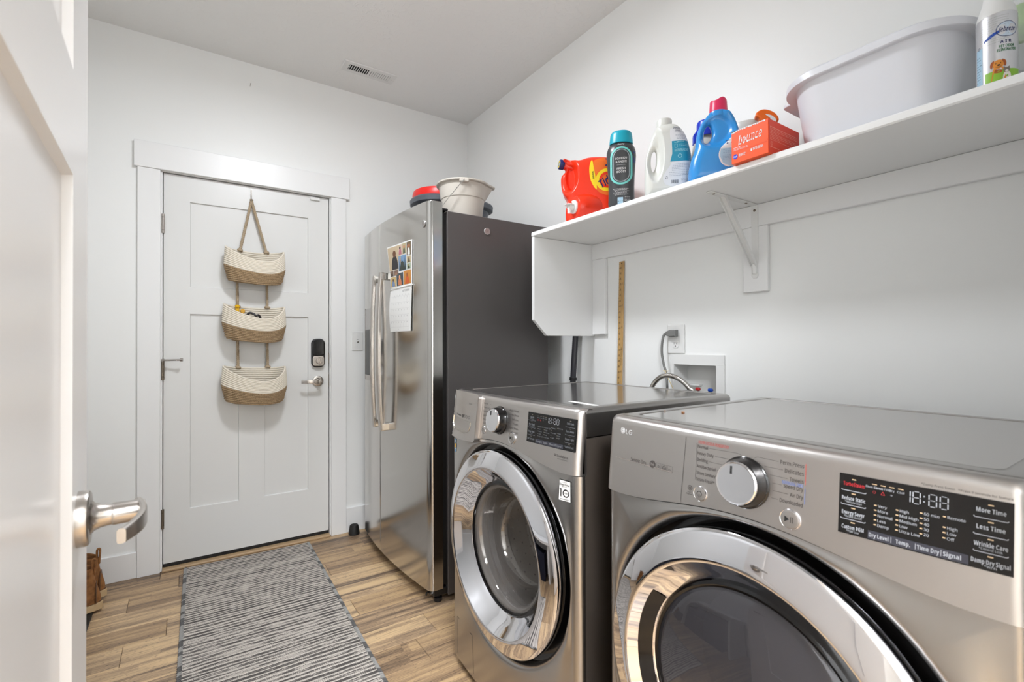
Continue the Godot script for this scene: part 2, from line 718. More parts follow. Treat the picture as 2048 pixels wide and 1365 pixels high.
	mat("vent_dark", Color(0.10, 0.10, 0.09), 0.7)
	mat("crumb_brown", Color(0.55, 0.33, 0.12), 0.8)


# ---------------------------------------------------------------- the scene
func _ready() -> void:
	# camera: 17 mm lens, level, turned 34 degrees towards the shelf wall
	var cam := Camera3D.new()
	cam.name = "camera"
	var look := CameraAttributesPhysical.new()
	look.frustum_focal_length = 17.0
	look.frustum_focus_distance = 2.2
	look.exposure_aperture = 7.0
	cam.attributes = look
	add_child(cam)
	cam.fov = 70.42
	cam.near = 0.03
	cam.transform = frame(Vector3(-1.6805, 1.1577, 3.064), Vector3(0.82926, -0.00347, 0.55885), Vector3(-0.00101, 0.99997, 0.0077), Vector3(-0.55886, -0.00694, 0.82923))
	var env := Environment.new()
	env.background_mode = Environment.BG_COLOR
	env.background_color = Color(0.02, 0.02, 0.02)
	env.tonemap_mode = Environment.TONE_MAPPER_LINEAR
	env.tonemap_exposure = 0.625
	env.sdfgi_enabled = true
	env.ssao_enabled = true
	env.ssil_enabled = true
	var world := WorldEnvironment.new()
	world.name = "environment"
	world.environment = env
	add_child(world)
	rng.seed = 7
	make_materials()
	# two lamps out of view; the hall one is placed to light the room
	unseen_ceiling_lamp(Vector3(-1.27, CEIL, 1.42), "round frosted ceiling lamp, out of view in the middle of the laundry room ceiling", 4.4, Color(0.925, 0.94, 0.965), 0.06)
	unseen_ceiling_lamp(Vector3(-1.95, CEIL, 4.15), "unseen ceiling lamp in the hall behind the camera, placed to light the room through the doorway", 30.0, Color(0.925, 0.94, 0.965), 0.2, 2.4)
	room()
	back_door()
	near_door()
	floor_planks()
	vent()
	fridge()
	machines()
	shelf()
	wall_fittings()
	behind_washer()
	baskets()
	rug_and_boots()
	unseen_bench()
	on_fridge()
	on_shelf()


func unseen_ceiling_lamp(p: Vector3, label: String, energy: float, tint: Color, sideways: float, size := 1.0) -> void:
	var o := thing("unseen_ceiling_lamp", label, "lamp", p)
	var g := Geo.new()
	g.lathe([Vector2(0, -0.001), Vector2(0.17, -0.001), Vector2(0.175, -0.006), Vector2(0.175, -0.024), Vector2(0.165, -0.028)], Transform3D.IDENTITY, 40)
	for i in g.v.size():
		g.v[i] *= Vector3(size, 1, size)
	part("lamp_base", g, M.nickel, o)
	g = Geo.new()
	var pr := []
	for k in 9:
		var a := PI / 2 * k / 8
		pr.append(Vector2(cos(a) * 0.16, -0.026 - sin(a) * 0.085))
	g.lathe(pr, Transform3D.IDENTITY, 40)
	for i in g.v.size():
		g.v[i] *= Vector3(size, 1, size)
	var m: StandardMaterial3D = M.lamp_glow.duplicate()
	m.emission_enabled = true
	m.emission = tint
	m.emission_energy_multiplier = 5.0
	part("lamp_diffuser", g, m, o)
	# the area light below sends most light down; a weak omni goes sideways
	var l := AreaLight3D.new()
	l.name = "lamp_light"
	l.rotation.x = -PI / 2
	l.position = Vector3(0, -0.118, 0)
	l.area_size = Vector2(0.30, 0.30) * size
	l.light_color = tint
	l.light_energy = energy
	l.shadow_enabled = true
	var side := OmniLight3D.new()
	side.name = "lamp_glow_light"
	side.position = Vector3(0, -0.065, 0)
	side.light_color = tint
	side.light_energy = energy * sideways
	side.light_size = 0.05
	side.omni_range = 12.0
	side.omni_attenuation = 2.0
	side.shadow_enabled = true
	o.add_child(side)
	l.area_range = 12.0
	l.area_attenuation = 2.0
	o.add_child(l)


func room() -> void:
	var g := Geo.new()
	g.span(Vector3(-2.5, 0, -0.12), Vector3(-1.79, CEIL, 0))
	g.span(Vector3(-0.9496, 0, -0.12), Vector3(0.12, CEIL, 0))
	g.span(Vector3(-1.79, 2.07, -0.12), Vector3(-0.9496, CEIL, 0))
	solid("wall_back", "plain white painted wall around the white panelled door with the baskets", "wall", g, M.wall_paint)
	# the shelf wall, with a hole for the washer supply box
	g = Geo.new()
	var b0 := Vector2(1.775, 0.90)
	var b1 := Vector2(1.972, 1.074)
	g.span(Vector3(0, 0, 0), Vector3(0.12, CEIL, b0.x))
	g.span(Vector3(0, 0, b1.x), Vector3(0.12, CEIL, FRONT))
	g.span(Vector3(0, 0, b0.x), Vector3(0.12, b0.y, b1.x))
	g.span(Vector3(0, b1.y, b0.x), Vector3(0.12, CEIL, b1.x))
	solid("wall_right", "plain white painted wall behind the shelf and the two laundry machines", "wall", g, M.wall_paint)
	solid("wall_left", "plain white painted wall behind the open door on the left", "wall", Geo.new().span(Vector3(LEFT - 0.12, 0, 0), Vector3(LEFT, CEIL, FRONT)), M.wall_paint)
	g = Geo.new()
	g.span(Vector3(-2.5, 0, FRONT), Vector3(-1.80, CEIL, FRONT + 0.115))
	g.span(Vector3(-0.96, 0, FRONT), Vector3(0.12, CEIL, FRONT + 0.115))
	g.span(Vector3(-1.80, 2.07, FRONT), Vector3(-0.96, CEIL, FRONT + 0.115))
	solid("wall_front", "white wall with the doorway in which the camera stands", "wall", g, M.wall_paint)
	solid("ceiling", "white textured ceiling with a small louvred air vent", "ceiling", Geo.new().span(Vector3(-2.5, CEIL, -0.12), Vector3(0.12, CEIL + 0.1, FRONT + 0.115)), M.ceiling_paint)
	# unseen hall behind the camera, built to carry lamp light through the doorway
	g = Geo.new()
	g.span(Vector3(-3.2, 0, 4.9), Vector3(0.6, CEIL, 5.0))
	g.span(Vector3(-3.3, 0, FRONT + 0.115), Vector3(-3.2, CEIL, 5.0))
	g.span(Vector3(0.6, 0, FRONT + 0.115), Vector3(0.7, CEIL, 5.0))
	solid("wall_unseen_hall", "unseen white walls of the hall behind the camera", "wall", g, M.wall_paint)
	solid("ceiling_unseen_hall", "unseen white ceiling of the hall behind the camera", "ceiling", Geo.new().span(Vector3(-3.3, CEIL, FRONT + 0.115), Vector3(0.7, CEIL + 0.1, 5.0)), M.trim_paint)
	solid("floor_unseen_hall", "unseen light oak floor of the hall behind the camera", "floor", Geo.new().span(Vector3(-3.3, -0.05, FRONT + 0.115), Vector3(0.7, 0.0, 5.0)), M.oak_strip)
	# skirting
	solid("baseboard_back", "flat white baseboard between the boots and the door casing", "baseboard", Geo.new().span(Vector3(LEFT, 0, 0.0), Vector3(-1.8845, 0.128, 0.014), 0.002), M.trim_paint)
	solid("baseboard_corner", "flat white baseboard between the door casing and the refrigerator", "baseboard", Geo.new().span(Vector3(-0.8605, 0, 0.0), Vector3(0, 0.15, 0.014), 0.002), M.trim_paint)
	solid("baseboard_left", "flat white baseboard along the left wall behind the boots", "baseboard", Geo.new().span(Vector3(LEFT, 0, 0.014), Vector3(LEFT + 0.014, 0.128, FRONT), 0.002), M.trim_paint)
	# casing of the door in the back wall
	solid("trim_1", "white flat casing board left of the back door", "trim", Geo.new().span(Vector3(-1.8835, 0, 0), Vector3(-1.79, 2.058, 0.018), 0.0015), M.trim_paint)
	solid("trim_2", "white flat casing board right of the back door", "trim", Geo.new().span(Vector3(-0.9496, 0, 0), Vector3(-0.8614, 2.058, 0.018), 0.0015), M.trim_paint)
	solid("trim_3", "wide white head casing across the top of the back door", "trim", Geo.new().span(Vector3(-1.8974, 2.0583, 0), Vector3(-0.84, 2.1904, 0.024), 0.002), M.trim_paint)
	g = Geo.new()
	g.span(Vector3(-1.79, 0.0, -0.12), Vector3(-1.7815, 2.062, 0.0))
	g.span(Vector3(-0.9555, 0.0, -0.12), Vector3(-0.9496, 2.062, 0.0))
	g.span(Vector3(-1.79, 2.056, -0.12), Vector3(-0.9496, 2.07, 0.0))
	g.span(Vector3(-1.79, 0.0, -0.075), Vector3(-1.765, 2.062, -0.052))
	g.span(Vector3(-0.972, 0.0, -0.075), Vector3(-0.9496, 2.062, -0.052))
	g.span(Vector3(-1.79, 2.04, -0.075), Vector3(-0.9496, 2.062, -0.052))
	solid("trim_4", "white jamb lining the opening of the back door", "trim", g, M.trim_paint)
	var sill := Geo.new()
	sill.span(Vector3(-1.7815, 0.0, -0.075), Vector3(-0.9555, 0.013, 0.026), 0.003)
	solid("trim_5", "low oak threshold strip under the back door", "trim", sill, M.oak_strip)
	g = Geo.new()
	g.span(Vector3(-1.893, 0, FRONT - 0.016), Vector3(-1.80, 2.06, FRONT))
	g.span(Vector3(-0.96, 0, FRONT - 0.016), Vector3(-0.867, 2.06, FRONT))
	g.span(Vector3(-1.90, 2.06, FRONT - 0.02), Vector3(-0.86, 2.19, FRONT))
	solid("trim_6", "white casing round the doorway in which the camera stands", "trim", g, M.trim_paint)


# rails and stiles of a flat panelled door in a frame whose z is the room side
func door_grid(g: Geo, fr: Transform3D, us: Array, vs: Array, holes: Array, thick: float) -> void:
	var keep := g.xf
	g.xf = keep * fr
	for i in us.size() - 1:
		for j in vs.size() - 1:
			if Vector2i(i, j) in holes:
				var a := Vector3(us[i], vs[j], 0)
				var b := Vector3(us[i + 1], vs[j], 0)
				var c := Vector3(us[i + 1], vs[j + 1], 0)
				var d := Vector3(us[i], vs[j + 1], 0)
				var mid := (a + c) * 0.5
				var q := []
				for e: Vector3 in [a, b, c, d]:
					q.append(e + Vector3(signf(mid.x - e.x) * 0.0025, signf(mid.y - e.y) * 0.0025, -0.010))
				g.quad(a, b, q[1], q[0])
				g.quad(b, c, q[2], q[1])
				g.quad(c, d, q[3], q[2])
				g.quad(d, a, q[0], q[3])
			else:
				g.quad(Vector3(us[i], vs[j], 0), Vector3(us[i + 1], vs[j], 0), Vector3(us[i + 1], vs[j + 1], 0), Vector3(us[i], vs[j + 1], 0))
	var lo := Vector2(us[0], vs[0])
	var hi := Vector2(us[us.size() - 1], vs[vs.size() - 1])
	var p := [Vector2(lo.x, lo.y), Vector2(hi.x, lo.y), Vector2(hi.x, hi.y), Vector2(lo.x, hi.y)]
	for k in 4:
		var a: Vector2 = p[k]
		var b: Vector2 = p[(k + 1) % 4]
		g.quad(Vector3(a.x, a.y, -thick), Vector3(b.x, b.y, -thick), Vector3(b.x, b.y, 0), Vector3(a.x, a.y, 0))
	g.quad(Vector3(lo.x, hi.y, -thick), Vector3(hi.x, hi.y, -thick), Vector3(hi.x, lo.y, -thick), Vector3(lo.x, lo.y, -thick))
	g.xf = keep


# a lever handle; z of the frame is out of the door, x the way the lever points
func lever(o: Node3D, fr: Transform3D, r: float) -> void:
	var out := fr * Transform3D(Basis(Vector3(1, 0, 0), Vector3(0, 0, 1), Vector3(0, -1, 0)), Vector3.ZERO)
	var g := Geo.new()
	g.lathe([Vector2(0, 0.0), Vector2(r, 0.0), Vector2(r, 0.007), Vector2(r * 0.97, 0.0105), Vector2(r * 0.90, 0.012), Vector2(r * 0.62, 0.0125), Vector2(r * 0.50, 0.016), Vector2(r * 0.42, 0.022), Vector2(r * 0.385, 0.030), Vector2(r * 0.38, 0.034), Vector2(0.0, 0.034)], out, 48)
	var rose := part("lever_rose", g, M.nickel, o)
	g = Geo.new()
	g.lathe([Vector2(0, 0.033), Vector2(r * 0.40, 0.033), Vector2(r * 0.41, 0.036), Vector2(r * 0.39, 0.060), Vector2(r * 0.36, 0.066), Vector2(0, 0.067)], out, 32)
	# the blade: a bowed flat bar that gets lower towards its tip
	var rings := []
	for k in 13:
		var s := k / 12.0
		var x := -0.012 + 0.112 * s
		var bow := 0.0585 + 0.012 * sin(s * PI * 0.75) - 0.020 * s * s
		var hh := lerpf(0.0135, 0.0085, s)
		var w := 0.0042
		var ring := PackedVector3Array()
		for q: Vector2 in rrect(w * 2, hh * 2, 0.003, 2):
			ring.append(fr * Vector3(x, q.y + 0.001 * sin(s * 3.0), bow + q.x))
		rings.append(ring)
	g.loft(rings)
	part("lever_arm", g, M.nickel, o)


func hinge(o: Node3D, p: Vector3, m: Material, h := 0.10) -> void:
	var g := Geo.new()
	var fr := Transform3D(Basis.IDENTITY, p)
	var y := -h / 2
	var pr := [Vector2(0, y), Vector2(0.0072, y)]
	for k in 3:
		var y0: float = y + h * [0.0, 0.17, 0.83][k]
		var y1: float = y + h * [0.17, 0.83, 1.0][k]
		pr.append(Vector2(0.0072, y0 + 0.0006))
		pr.append(Vector2(0.0072, y1 - 0.0006))
		pr.append(Vector2(0.0056, y1))
	pr.append(Vector2(0, y + h))
	g.lathe(pr, fr, 16)
	g.span(p + Vector3(-0.012, -h / 2, -0.010), p + Vector3(0.0, h / 2, -0.004))
	part("hinge", g, m, o)


func back_door() -> void:
	var base := Vector3(-1.777, 0.0, -0.012)
	var o := struct("door_1", "white panelled door with a keypad lock and three hanging rope baskets", "door", base)
	var g := at(base)
	var fr := Transform3D(Basis.IDENTITY, Vector3(0, 0, -0.012))
	var us := [-1.7775, -1.6635, -1.437, -1.309, -1.0755, -0.9595]
	var vs := [0.032, 0.297, 1.325, 1.468, 1.919, 2.052]
	# lower panels are single cells, the upper panel spans three columns
	door_grid(g, fr, us, [vs[0], vs[1], vs[2], vs[3]], [Vector2i(1, 1), Vector2i(3, 1)], 0.036)
	door_grid(g, fr, [us[0], us[1], us[4], us[5]], [vs[3], vs[4], vs[5]], [Vector2i(1, 0)], 0.036)
	part("door_frame", g, M.door_paint, o, 20)
	for e: Array in [[us[1], us[2], vs[1], vs[2]], [us[3], us[4], vs[1], vs[2]], [us[1], us[4], vs[3], vs[4]]]:
		var q := at(base)
		q.span(Vector3(e[0] + 0.0005, e[2] + 0.0005, -0.032), Vector3(e[1] - 0.0005, e[3] - 0.0005, -0.022))
		part("door_panel", q, M.door_paint, o)
	g = at(base)
	g.span(Vector3(-1.777, 0.013, -0.046), Vector3(-0.960, 0.0335, -0.0115), 0.003)
	part("door_sweep", g, M.black_rubber, o)
	for y: float in [1.787, 1.030, 0.266]:
		hinge(o, Vector3(-1.780, y, -0.002) - base, M.nickel_dark if y < 1.5 else M.nickel)
	# a hinge-pin door stop on the middle hinge
	g = at(base)
	g.tube(PackedVector3Array([Vector3(-1.780, 1.083, -0.002), Vector3(-1.780, 1.083, 0.012), Vector3(-1.752, 1.083, 0.030), Vector3(-1.700, 1.084, 0.040)]), 0.0045, 10)
	g.lathe([Vector2(0, 0), Vector2(0.0085, 0), Vector2(0.0085, 0.012), Vector2(0, 0.013)], frame(Vector3(-1.706, 1.084, 0.039), Vector3.UP, Vector3(0.98, 0, 0.19), Vector3(0.19, 0, -0.98)), 14)
	g.lathe([Vector2(0, 0), Vector2(0.0075, 0), Vector2(0.0075, 0.012), Vector2(0, 0.012)], Transform3D(Basis.IDENTITY, Vector3(-1.780, 1.077, -0.002)), 14)
	part("hinge_stop", g, M.nickel, o)
	# keypad deadbolt
	var c := Vector3(-1.0225, 1.110, -0.012)
	g = at(base)
	g.prism(rrect(0.078, 0.172, 0.030, 6), Transform3D(Basis.IDENTITY, c), 0.022, 0.006, 3)
	var lock := part("keypad_lock", g, M.black_plastic, o)
	g = at(base)
	g.prism(rrect(0.066, 0.092, 0.014, 4), Transform3D(Basis.IDENTITY, c + Vector3(0.001, 0.030, 0.020)), 0.006, 0.003, 2)
	part("battery_cover", g, M.black_gloss, lock)
	g = at(base)
	var pl := PackedVector2Array()
	for q in rrect(0.066, 0.066, 0.022, 5):
		pl.append(q if q.y < 0 else Vector2(signf(q.x) * 0.033, q.y))
	g.prism(rrect(0.066, 0.060, 0.014, 4), Transform3D(Basis.IDENTITY, c + Vector3(0.001, -0.048, 0.019)), 0.005, 0.002, 2)
	part("lock_plate", g, M.nickel, lock)
	g = at(base)
	var tf := frame(c + Vector3(0.005, -0.046, 0.024), Vector3.RIGHT, Vector3.BACK, Vector3.DOWN)
	g.lathe([Vector2(0, 0), Vector2(0.021, 0), Vector2(0.021, 0.006), Vector2(0.0185, 0.010), Vector2(0, 0.0105)], tf, 28)
	g.prism(rrect(0.008, 0.034, 0.0035, 3), Transform3D(Basis.IDENTITY.rotated(Vector3.BACK, 0.25), c + Vector3(0.005, -0.046, 0.033)), 0.012, 0.002, 2)
	part("thumb_turn", g, M.nickel, lock)
	lever(o, Transform3D(Basis(Vector3(-1, 0, 0), Vector3(0, 1, 0), Vector3(0, 0, 1)), Vector3(-1.022, 0.941, -0.012) - base), 0.0315)
	# latch faces in the edge of the door, seen in the gap beside the jamb
	for y: float in [1.075, 0.944]:
		g = at(base)
		g.span(Vector3(-0.9592, y - 0.035, -0.034), Vector3(-0.9570, y + 0.035, -0.013), 0.0005)
		part("latch_plate", g, M.nickel_dark, o)
	# white magnetic contact at the top
	g = at(base)
	g.span(Vector3(-1.066, 2.028, -0.012), Vector3(-1.012, 2.046, 0.0), 0.002)
	part("door_sensor", g, M.white_plastic, o)


func near_door() -> void:
	var base := Vector3(-1.766, 0.0, 2.990)
	var o := struct("door_2", "white panelled door standing open close to the camera at far left", "door", base)
	var u := Vector3(-0.0349, 0, -0.99939)
	var fr := frame(Vector3.ZERO, u, Vector3.UP, u.cross(Vector3.UP))
	var g := Geo.new()
	door_grid(g, fr, [0.0, 0.135, 0.677, 0.81], [0.012, 0.25, 1.357, 1.48, 1.92, 2.045], [Vector2i(1, 1), Vector2i(1, 3)], 0.035)
	part("door_frame", g, M.near_door_paint, o, 20)
	for e: Array in [[0.25, 1.357], [1.48, 1.92]]:
		g = Geo.new()
		g.xf = fr
		g.span(Vector3(0.1355, e[0] + 0.0005, -0.024), Vector3(0.6765, e[1] - 0.0005, -0.010))
		part("door_panel", g, M.near_door_paint, o)
	lever(o, fr * Transform3D(Basis(Vector3(-1, 0, 0), Vector3(0, 1, 0), Vector3(0, 0, 1)), Vector3(0.724, 0.943, 0.0)), 0.034)
	for y: float in [0.25, 1.03, 1.80]:
		hinge(o, Vector3(0.004, y, 0.004), M.nickel, 0.09)


func floor_planks() -> void:
	var o := part("floor", Geo.new().span(Vector3(-2.5, -0.06, -0.12), Vector3(0.12, -0.004, FRONT + 0.115)), M.dark_gap, self)
	o.set_meta("label", "light brown wood plank floor running along the back door wall")
	o.set_meta("category", "floor")
	o.set_meta("kind", "structure")
	var kinds := []
	for k in 6:
		var tex := plank_image(k)
		for b in 2:
			var m := mat("plank_%d_%d" % [k, b], [Color(1, 1, 1), Color(0.90, 0.885, 0.87)][b], 0.42)
			m.albedo_texture = tex
			kinds.append(m)
	var row := 0
	var z := -0.05
	while z < FRONT + 0.115:
		var z0 := maxf(z, -0.119)
		var z1 := minf(z + 0.146, FRONT + 0.114)
		var lo := LEFT if z0 < FRONT else -1.80
		var hi := 0.0 if z0 < FRONT else -0.96
		var joint: float = {0: -1.787, 4: -1.746, 5: -1.88}.get(row, rng.randf_range(-2.3, -1.2))
		var x := joint - 1.22
		while x < hi:
			var a := maxf(x, lo)
			var b := minf(x + 1.22, hi)
			if b - a > 0.01:
				var g := Geo.new()
				var e := 0.0006
				var u0 := rng.randf() * 0.3
				var du := (b - a) / 1.2
				g.mapped = true
				g.span(Vector3(a + e, -0.004, z0 + e), Vector3(b - e, 0.0, z1 - e), 0.0012)
				for i in g.v.size():
					var q := g.v[i]
					g.t[i] = Vector2(u0 + (q.x - a) / 1.2, (q.z - z) / 0.146)
				part("plank", g, kinds[rng.randi() % kinds.size()], o, 0)
			x += 1.22
		z += 0.146
		row += 1


func vent() -> void:
	var base := Vector3(-0.80, CEIL, 0.284)
	var o := thing("ceiling_vent", "white louvred air vent in the textured ceiling", "vent", base)
	var w := 0.152
	var d := 0.058
	var g := Geo.new()
	# a stamped frame with a rectangular opening
	var s := [Vector2(w, d), Vector2(w - 0.004, d - 0.004), Vector2(0.118, 0.030), Vector2(0.116, 0.028)]
	var hgt := [-0.0005, -0.005, -0.006, 0.004]
	for k in 3:
		var a: Vector2 = s[k]
		var b: Vector2 = s[k + 1]
		for c in 4:
			var e: Vector2 = [Vector2(-1, -1), Vector2(1, -1), Vector2(1, 1), Vector2(-1, 1)][c]
			var f: Vector2 = [Vector2(1, -1), Vector2(1, 1), Vector2(-1, 1), Vector2(-1, -1)][c]
			g.quad(Vector3(a.x * e.x, hgt[k], a.y * e.y), Vector3(a.x * f.x, hgt[k], a.y * f.y), Vector3(b.x * f.x, hgt[k + 1], b.y * f.y), Vector3(b.x * e.x, hgt[k + 1], b.y * e.y))
	g.box(Vector3(0.0, -0.003, 0), Vector3(0.012, 0.004, 0.062))
	part("vent_frame", g, M.white_plastic, o, 20)
	part("vent_slot_shadow", Geo.new().box(Vector3(0, -0.0008, 0), Vector3(0.234, 0.0012, 0.058)), M.vent_dark, o)  # dark sheet painted in for the shadow behind the slats
	for side in 2:
		for k in 9:
			var x := (-0.112 + k * 0.0122) if side == 0 else (0.014 + k * 0.0122)
			var q := Geo.new()
			# open blades on one side, nearly shut ones on the other
			q.xf = Transform3D(Basis(Vector3.BACK, 0.35 if side == 0 else -0.12), Vector3(x, -0.0042, 0))
			q.box(Vector3.ZERO, Vector3(0.0050 if side == 0 else 0.0098, 0.001, 0.060))
			part("slat", q, M.white_plastic, o)
	for k: float in [-0.132, 0.132]:
		var q := Geo.new()
		q.lathe([Vector2(0, -0.009), Vector2(0.003, -0.0085), Vector2(0.004, -0.006)], Transform3D(Basis.IDENTITY, Vector3(k, 0, 0)), 12)
		part("screw", q, M.white_plastic, o)
	var q := Geo.new()
	q.box(Vector3(-0.121, -0.008, 0.012), Vector3(0.004, 0.012, 0.008), 0.001)
	part("damper_lever", q, M.white_plastic, o)


func fridge_front(z: float) -> float:
	return -0.826 + 0.034 * pow((z - 0.60) / 0.47, 2.0)


func fridge() -> void:
	var base := Vector3(-0.42, 0, 0.635)
	var o := thing("refrigerator", "tall side-by-side stainless refrigerator with dark grey sides", "refrigerator", base)
	var g := at(base)
	g.span(Vector3(-0.700, 0.028, 0.184), Vector3(-0.122, 1.764, 1.089), 0.003)
	part("cabinet", g, M.fridge_side, o)
	g = at(base)
	g.span(Vector3(-0.728, 0.075, 0.20), Vector3(-0.698, 1.755, 1.075))
	part("door_gasket", g, M.dark_gap, o)
	# the two doors: a curved section swept upwards
	for k in 2:
		var z0: float = [0.180, 0.5435][k]
		var z1: float = [0.5375, 1.092][k]
		var poly := PackedVector2Array()
		var r := 0.030
		var n := 22
		for i in n + 1:
			var z := lerpf(z0 + (r if k == 0 else 0.003), z1 - (r if k == 1 else 0.003), float(i) / n)
			poly.append(Vector2(fridge_front(z), z))
		if k == 1:
			for i in range(1, 9):
				var a := PI / 2 * i / 8
				poly.append(Vector2(fridge_front(z1 - r) + 0.020 * (1 - cos(a)) + 0.013 * sin(a) * 0.3, z1 - r + r * sin(a)))
		else:
			poly.append(Vector2(fridge_front(z1) + 0.003, z1))
		poly.append(Vector2(-0.7265, z1))
		poly.append(Vector2(-0.7265, z0))
		if k == 0:
			for i in range(7, 0, -1):
				var a := PI / 2 * i / 8
				poly.append(Vector2(fridge_front(z0 + r) + 0.020 * (1 - cos(a)), z0 + r - r * sin(a)))
		else:
			poly.append(Vector2(fridge_front(z0) + 0.003, z0))
		g = at(base)
		g.prism(poly, frame(Vector3(0, 0.066, 0), Vector3.RIGHT, Vector3.BACK, Vector3.UP), 1.734, 0.003, 2)
		var d := part(["freezer_door", "fridge_door"][k], g, M.fridge_steel, o, 30)
		# bowed handle with square end blocks
		var zc: float = [0.516, 0.657][k]
		var wide: float = [0.026, 0.034][k]
		var off: float = [0.030, 0.042][k]
		var hx := fridge_front(zc)
		g = at(base)
		var rings := []
		for i in 33:
			var s := i / 32.0
			var y := lerpf(0.722, 1.525, s)
			var bow := off + 0.015 * (1.0 - pow(absf(s * 2 - 1), 2.2))
			var ring := PackedVector3Array()
			for q: Vector2 in rrect(wide, 0.018, 0.004, 3):
				ring.append(Vector3(hx - bow + 0.009 + q.y, y, zc + q.x))
			rings.append(ring)
		g.loft(rings)
		var handle := part("door_handle", g, M.nickel, d, 30)
		for y: float in [0.741, 1.506]:
			g = at(base)
			g.span(Vector3(hx - off + 0.004, y - 0.018, zc - wide * 0.5 - 0.001), Vector3(hx + 0.006, y + 0.018, zc + wide * 0.5 + 0.001), 0.003)
			part("handle_bracket", g, M.bright_metal, handle)
		g = at(base)
		g.span(Vector3(-0.7255, 1.7645, z0 + 0.02 if k == 0 else z1 - 0.085), Vector3(-0.694, 1.776, z0 + 0.07 if k == 0 else z1 - 0.006), 0.003)
		part("hinge_cover", g, M.black_plastic, o)
	# ice and water dispenser in the freezer door
	g = at(base)
	var pts := []
	for s: Vector2 in [Vector2(0.228, 0.960), Vector2(0.232, 0.956), Vector2(0.412, 0.956), Vector2(0.416, 0.960)]:
		pts.append(s)
	var rim := at(base)
	var dark := at(base)
	var top := at(base)
	for i in 10:
		var za := lerpf(0.222, 0.418, i / 10.0)
		var zb := lerpf(0.222, 0.418, (i + 1) / 10.0)
		var xa := fridge_front(za) - 0.0025
		var xb := fridge_front(zb) - 0.0025
		rim.quad(Vector3(xa, 0.955, za), Vector3(xb, 0.955, zb), Vector3(xb, 0.985, zb), Vector3(xa, 0.985, za))
		rim.quad(Vector3(xa, 0.985, za), Vector3(xb, 0.985, zb), Vector3(xb + 0.055, 0.990, zb), Vector3(xa + 0.055, 0.990, za))
		dark.quad(Vector3(xa, 0.985, za), Vector3(xb, 0.985, zb), Vector3(xb, 1.245, zb), Vector3(xa, 1.245, za))
		top.quad(Vector3(xa, 1.245, za), Vector3(xb, 1.245, zb), Vector3(xb, 1.365, zb), Vector3(xa, 1.365, za))
	var disp := part("water_dispenser", dark, M.black_plastic, o)
	part("drip_tray", rim, M.nickel, disp)
	part("dispenser_panel", top, M.appliance_steel, disp)
	g = at(base)
	g.span(Vector3(fridge_front(0.222) - 0.003, 0.955, 0.218), Vector3(fridge_front(0.222) + 0.01, 1.37, 0.224), 0.001)
	part("dispenser_edge", g, M.nickel_dark, disp)
	# round badges on the door and on the side
	for k in 2:
		var fr := frame(Vector3(fridge_front(1.045) - 0.0005, 1.701, 1.045), Vector3(0.11, 0, 0.99), Vector3(-0.99, 0, 0.11), Vector3.UP) if k == 0 else frame(Vector3(-0.4915, 1.697, 1.089), Vector3.RIGHT, Vector3.BACK, Vector3.DOWN)
		g = at(base)
		g.lathe([Vector2(0.0165, 0), Vector2(0.0165, 0.003), Vector2(0.0150, 0.0045), Vector2(0.0135, 0.0035), Vector2(0, 0.0035)], fr, 32)
		var badge := part("round_badge", g, M.badge_grey, o)
		g = at(base)
		var to := func(q: Vector2) -> Vector3: return fr * Vector3(q.x, 0.0038, q.y)
		for a in 3:
			ring2(g, to, Vector2(0.004 * cos(a * 2.1), 0.004 * sin(a * 2.1)), 0.0045, 0.0055, 18)
		ring2(g, to, Vector2.ZERO, 0.0112, 0.0120, 24)
		part("emblem", g, M.nickel_dark, badge)
	# the undercarriage: kick plate, front feet and rollers
	g = at(base)
	g.span(Vector3(-0.69, 0.030, 0.20), Vector3(-0.675, 0.075, 1.07))
	part("kick_plate", g, M.black_plastic, o)
	for z: float in [0.215, 1.055]:
		g = at(base)
		g.span(Vector3(-0.765, 0.030, z - 0.022), Vector3(-0.690, 0.062, z + 0.022), 0.004)
		g.lathe([Vector2(0, 0), Vector2(0.017, 0), Vector2(0.019, 0.004), Vector2(0.019, 0.018), Vector2(0.008, 0.020), Vector2(0.008, 0.04)], Transform3D(Basis.IDENTITY, Vector3(-0.735, 0.0, z)), 20)
		g.tube(PackedVector3Array([Vector3(-0.765, 0.046, z - 0.012), Vector3(-0.785, 0.044, z - 0.012), Vector3(-0.788, 0.034, z - 0.012)]), 0.004, 8)
		var foot := part("front_foot", g, M.black_plastic, o)
		g = at(base)
		g.lathe([Vector2(0, 0), Vector2(0.006, 0), Vector2(0.006, 0.014), Vector2(0, 0.014)], frame(Vector3(-0.765, 0.044, z + 0.002), Vector3.BACK, Vector3.LEFT, Vector3.UP), 6)
		part("levelling_bolt", g, M.bright_metal, foot)
	for z: float in [0.30, 0.97]:
		g = at(base)
		g.lathe([Vector2(0, -0.012), Vector2(0.028, -0.012), Vector2(0.028, 0.012), Vector2(0, 0.012)], frame(Vector3(-0.25, 0.028, z), Vector3.RIGHT, Vector3.BACK, Vector3.UP), 24)
		part("roller", g, M.black_rubber, o)
	# the wall calendar stuck to the fridge door
	calendar()


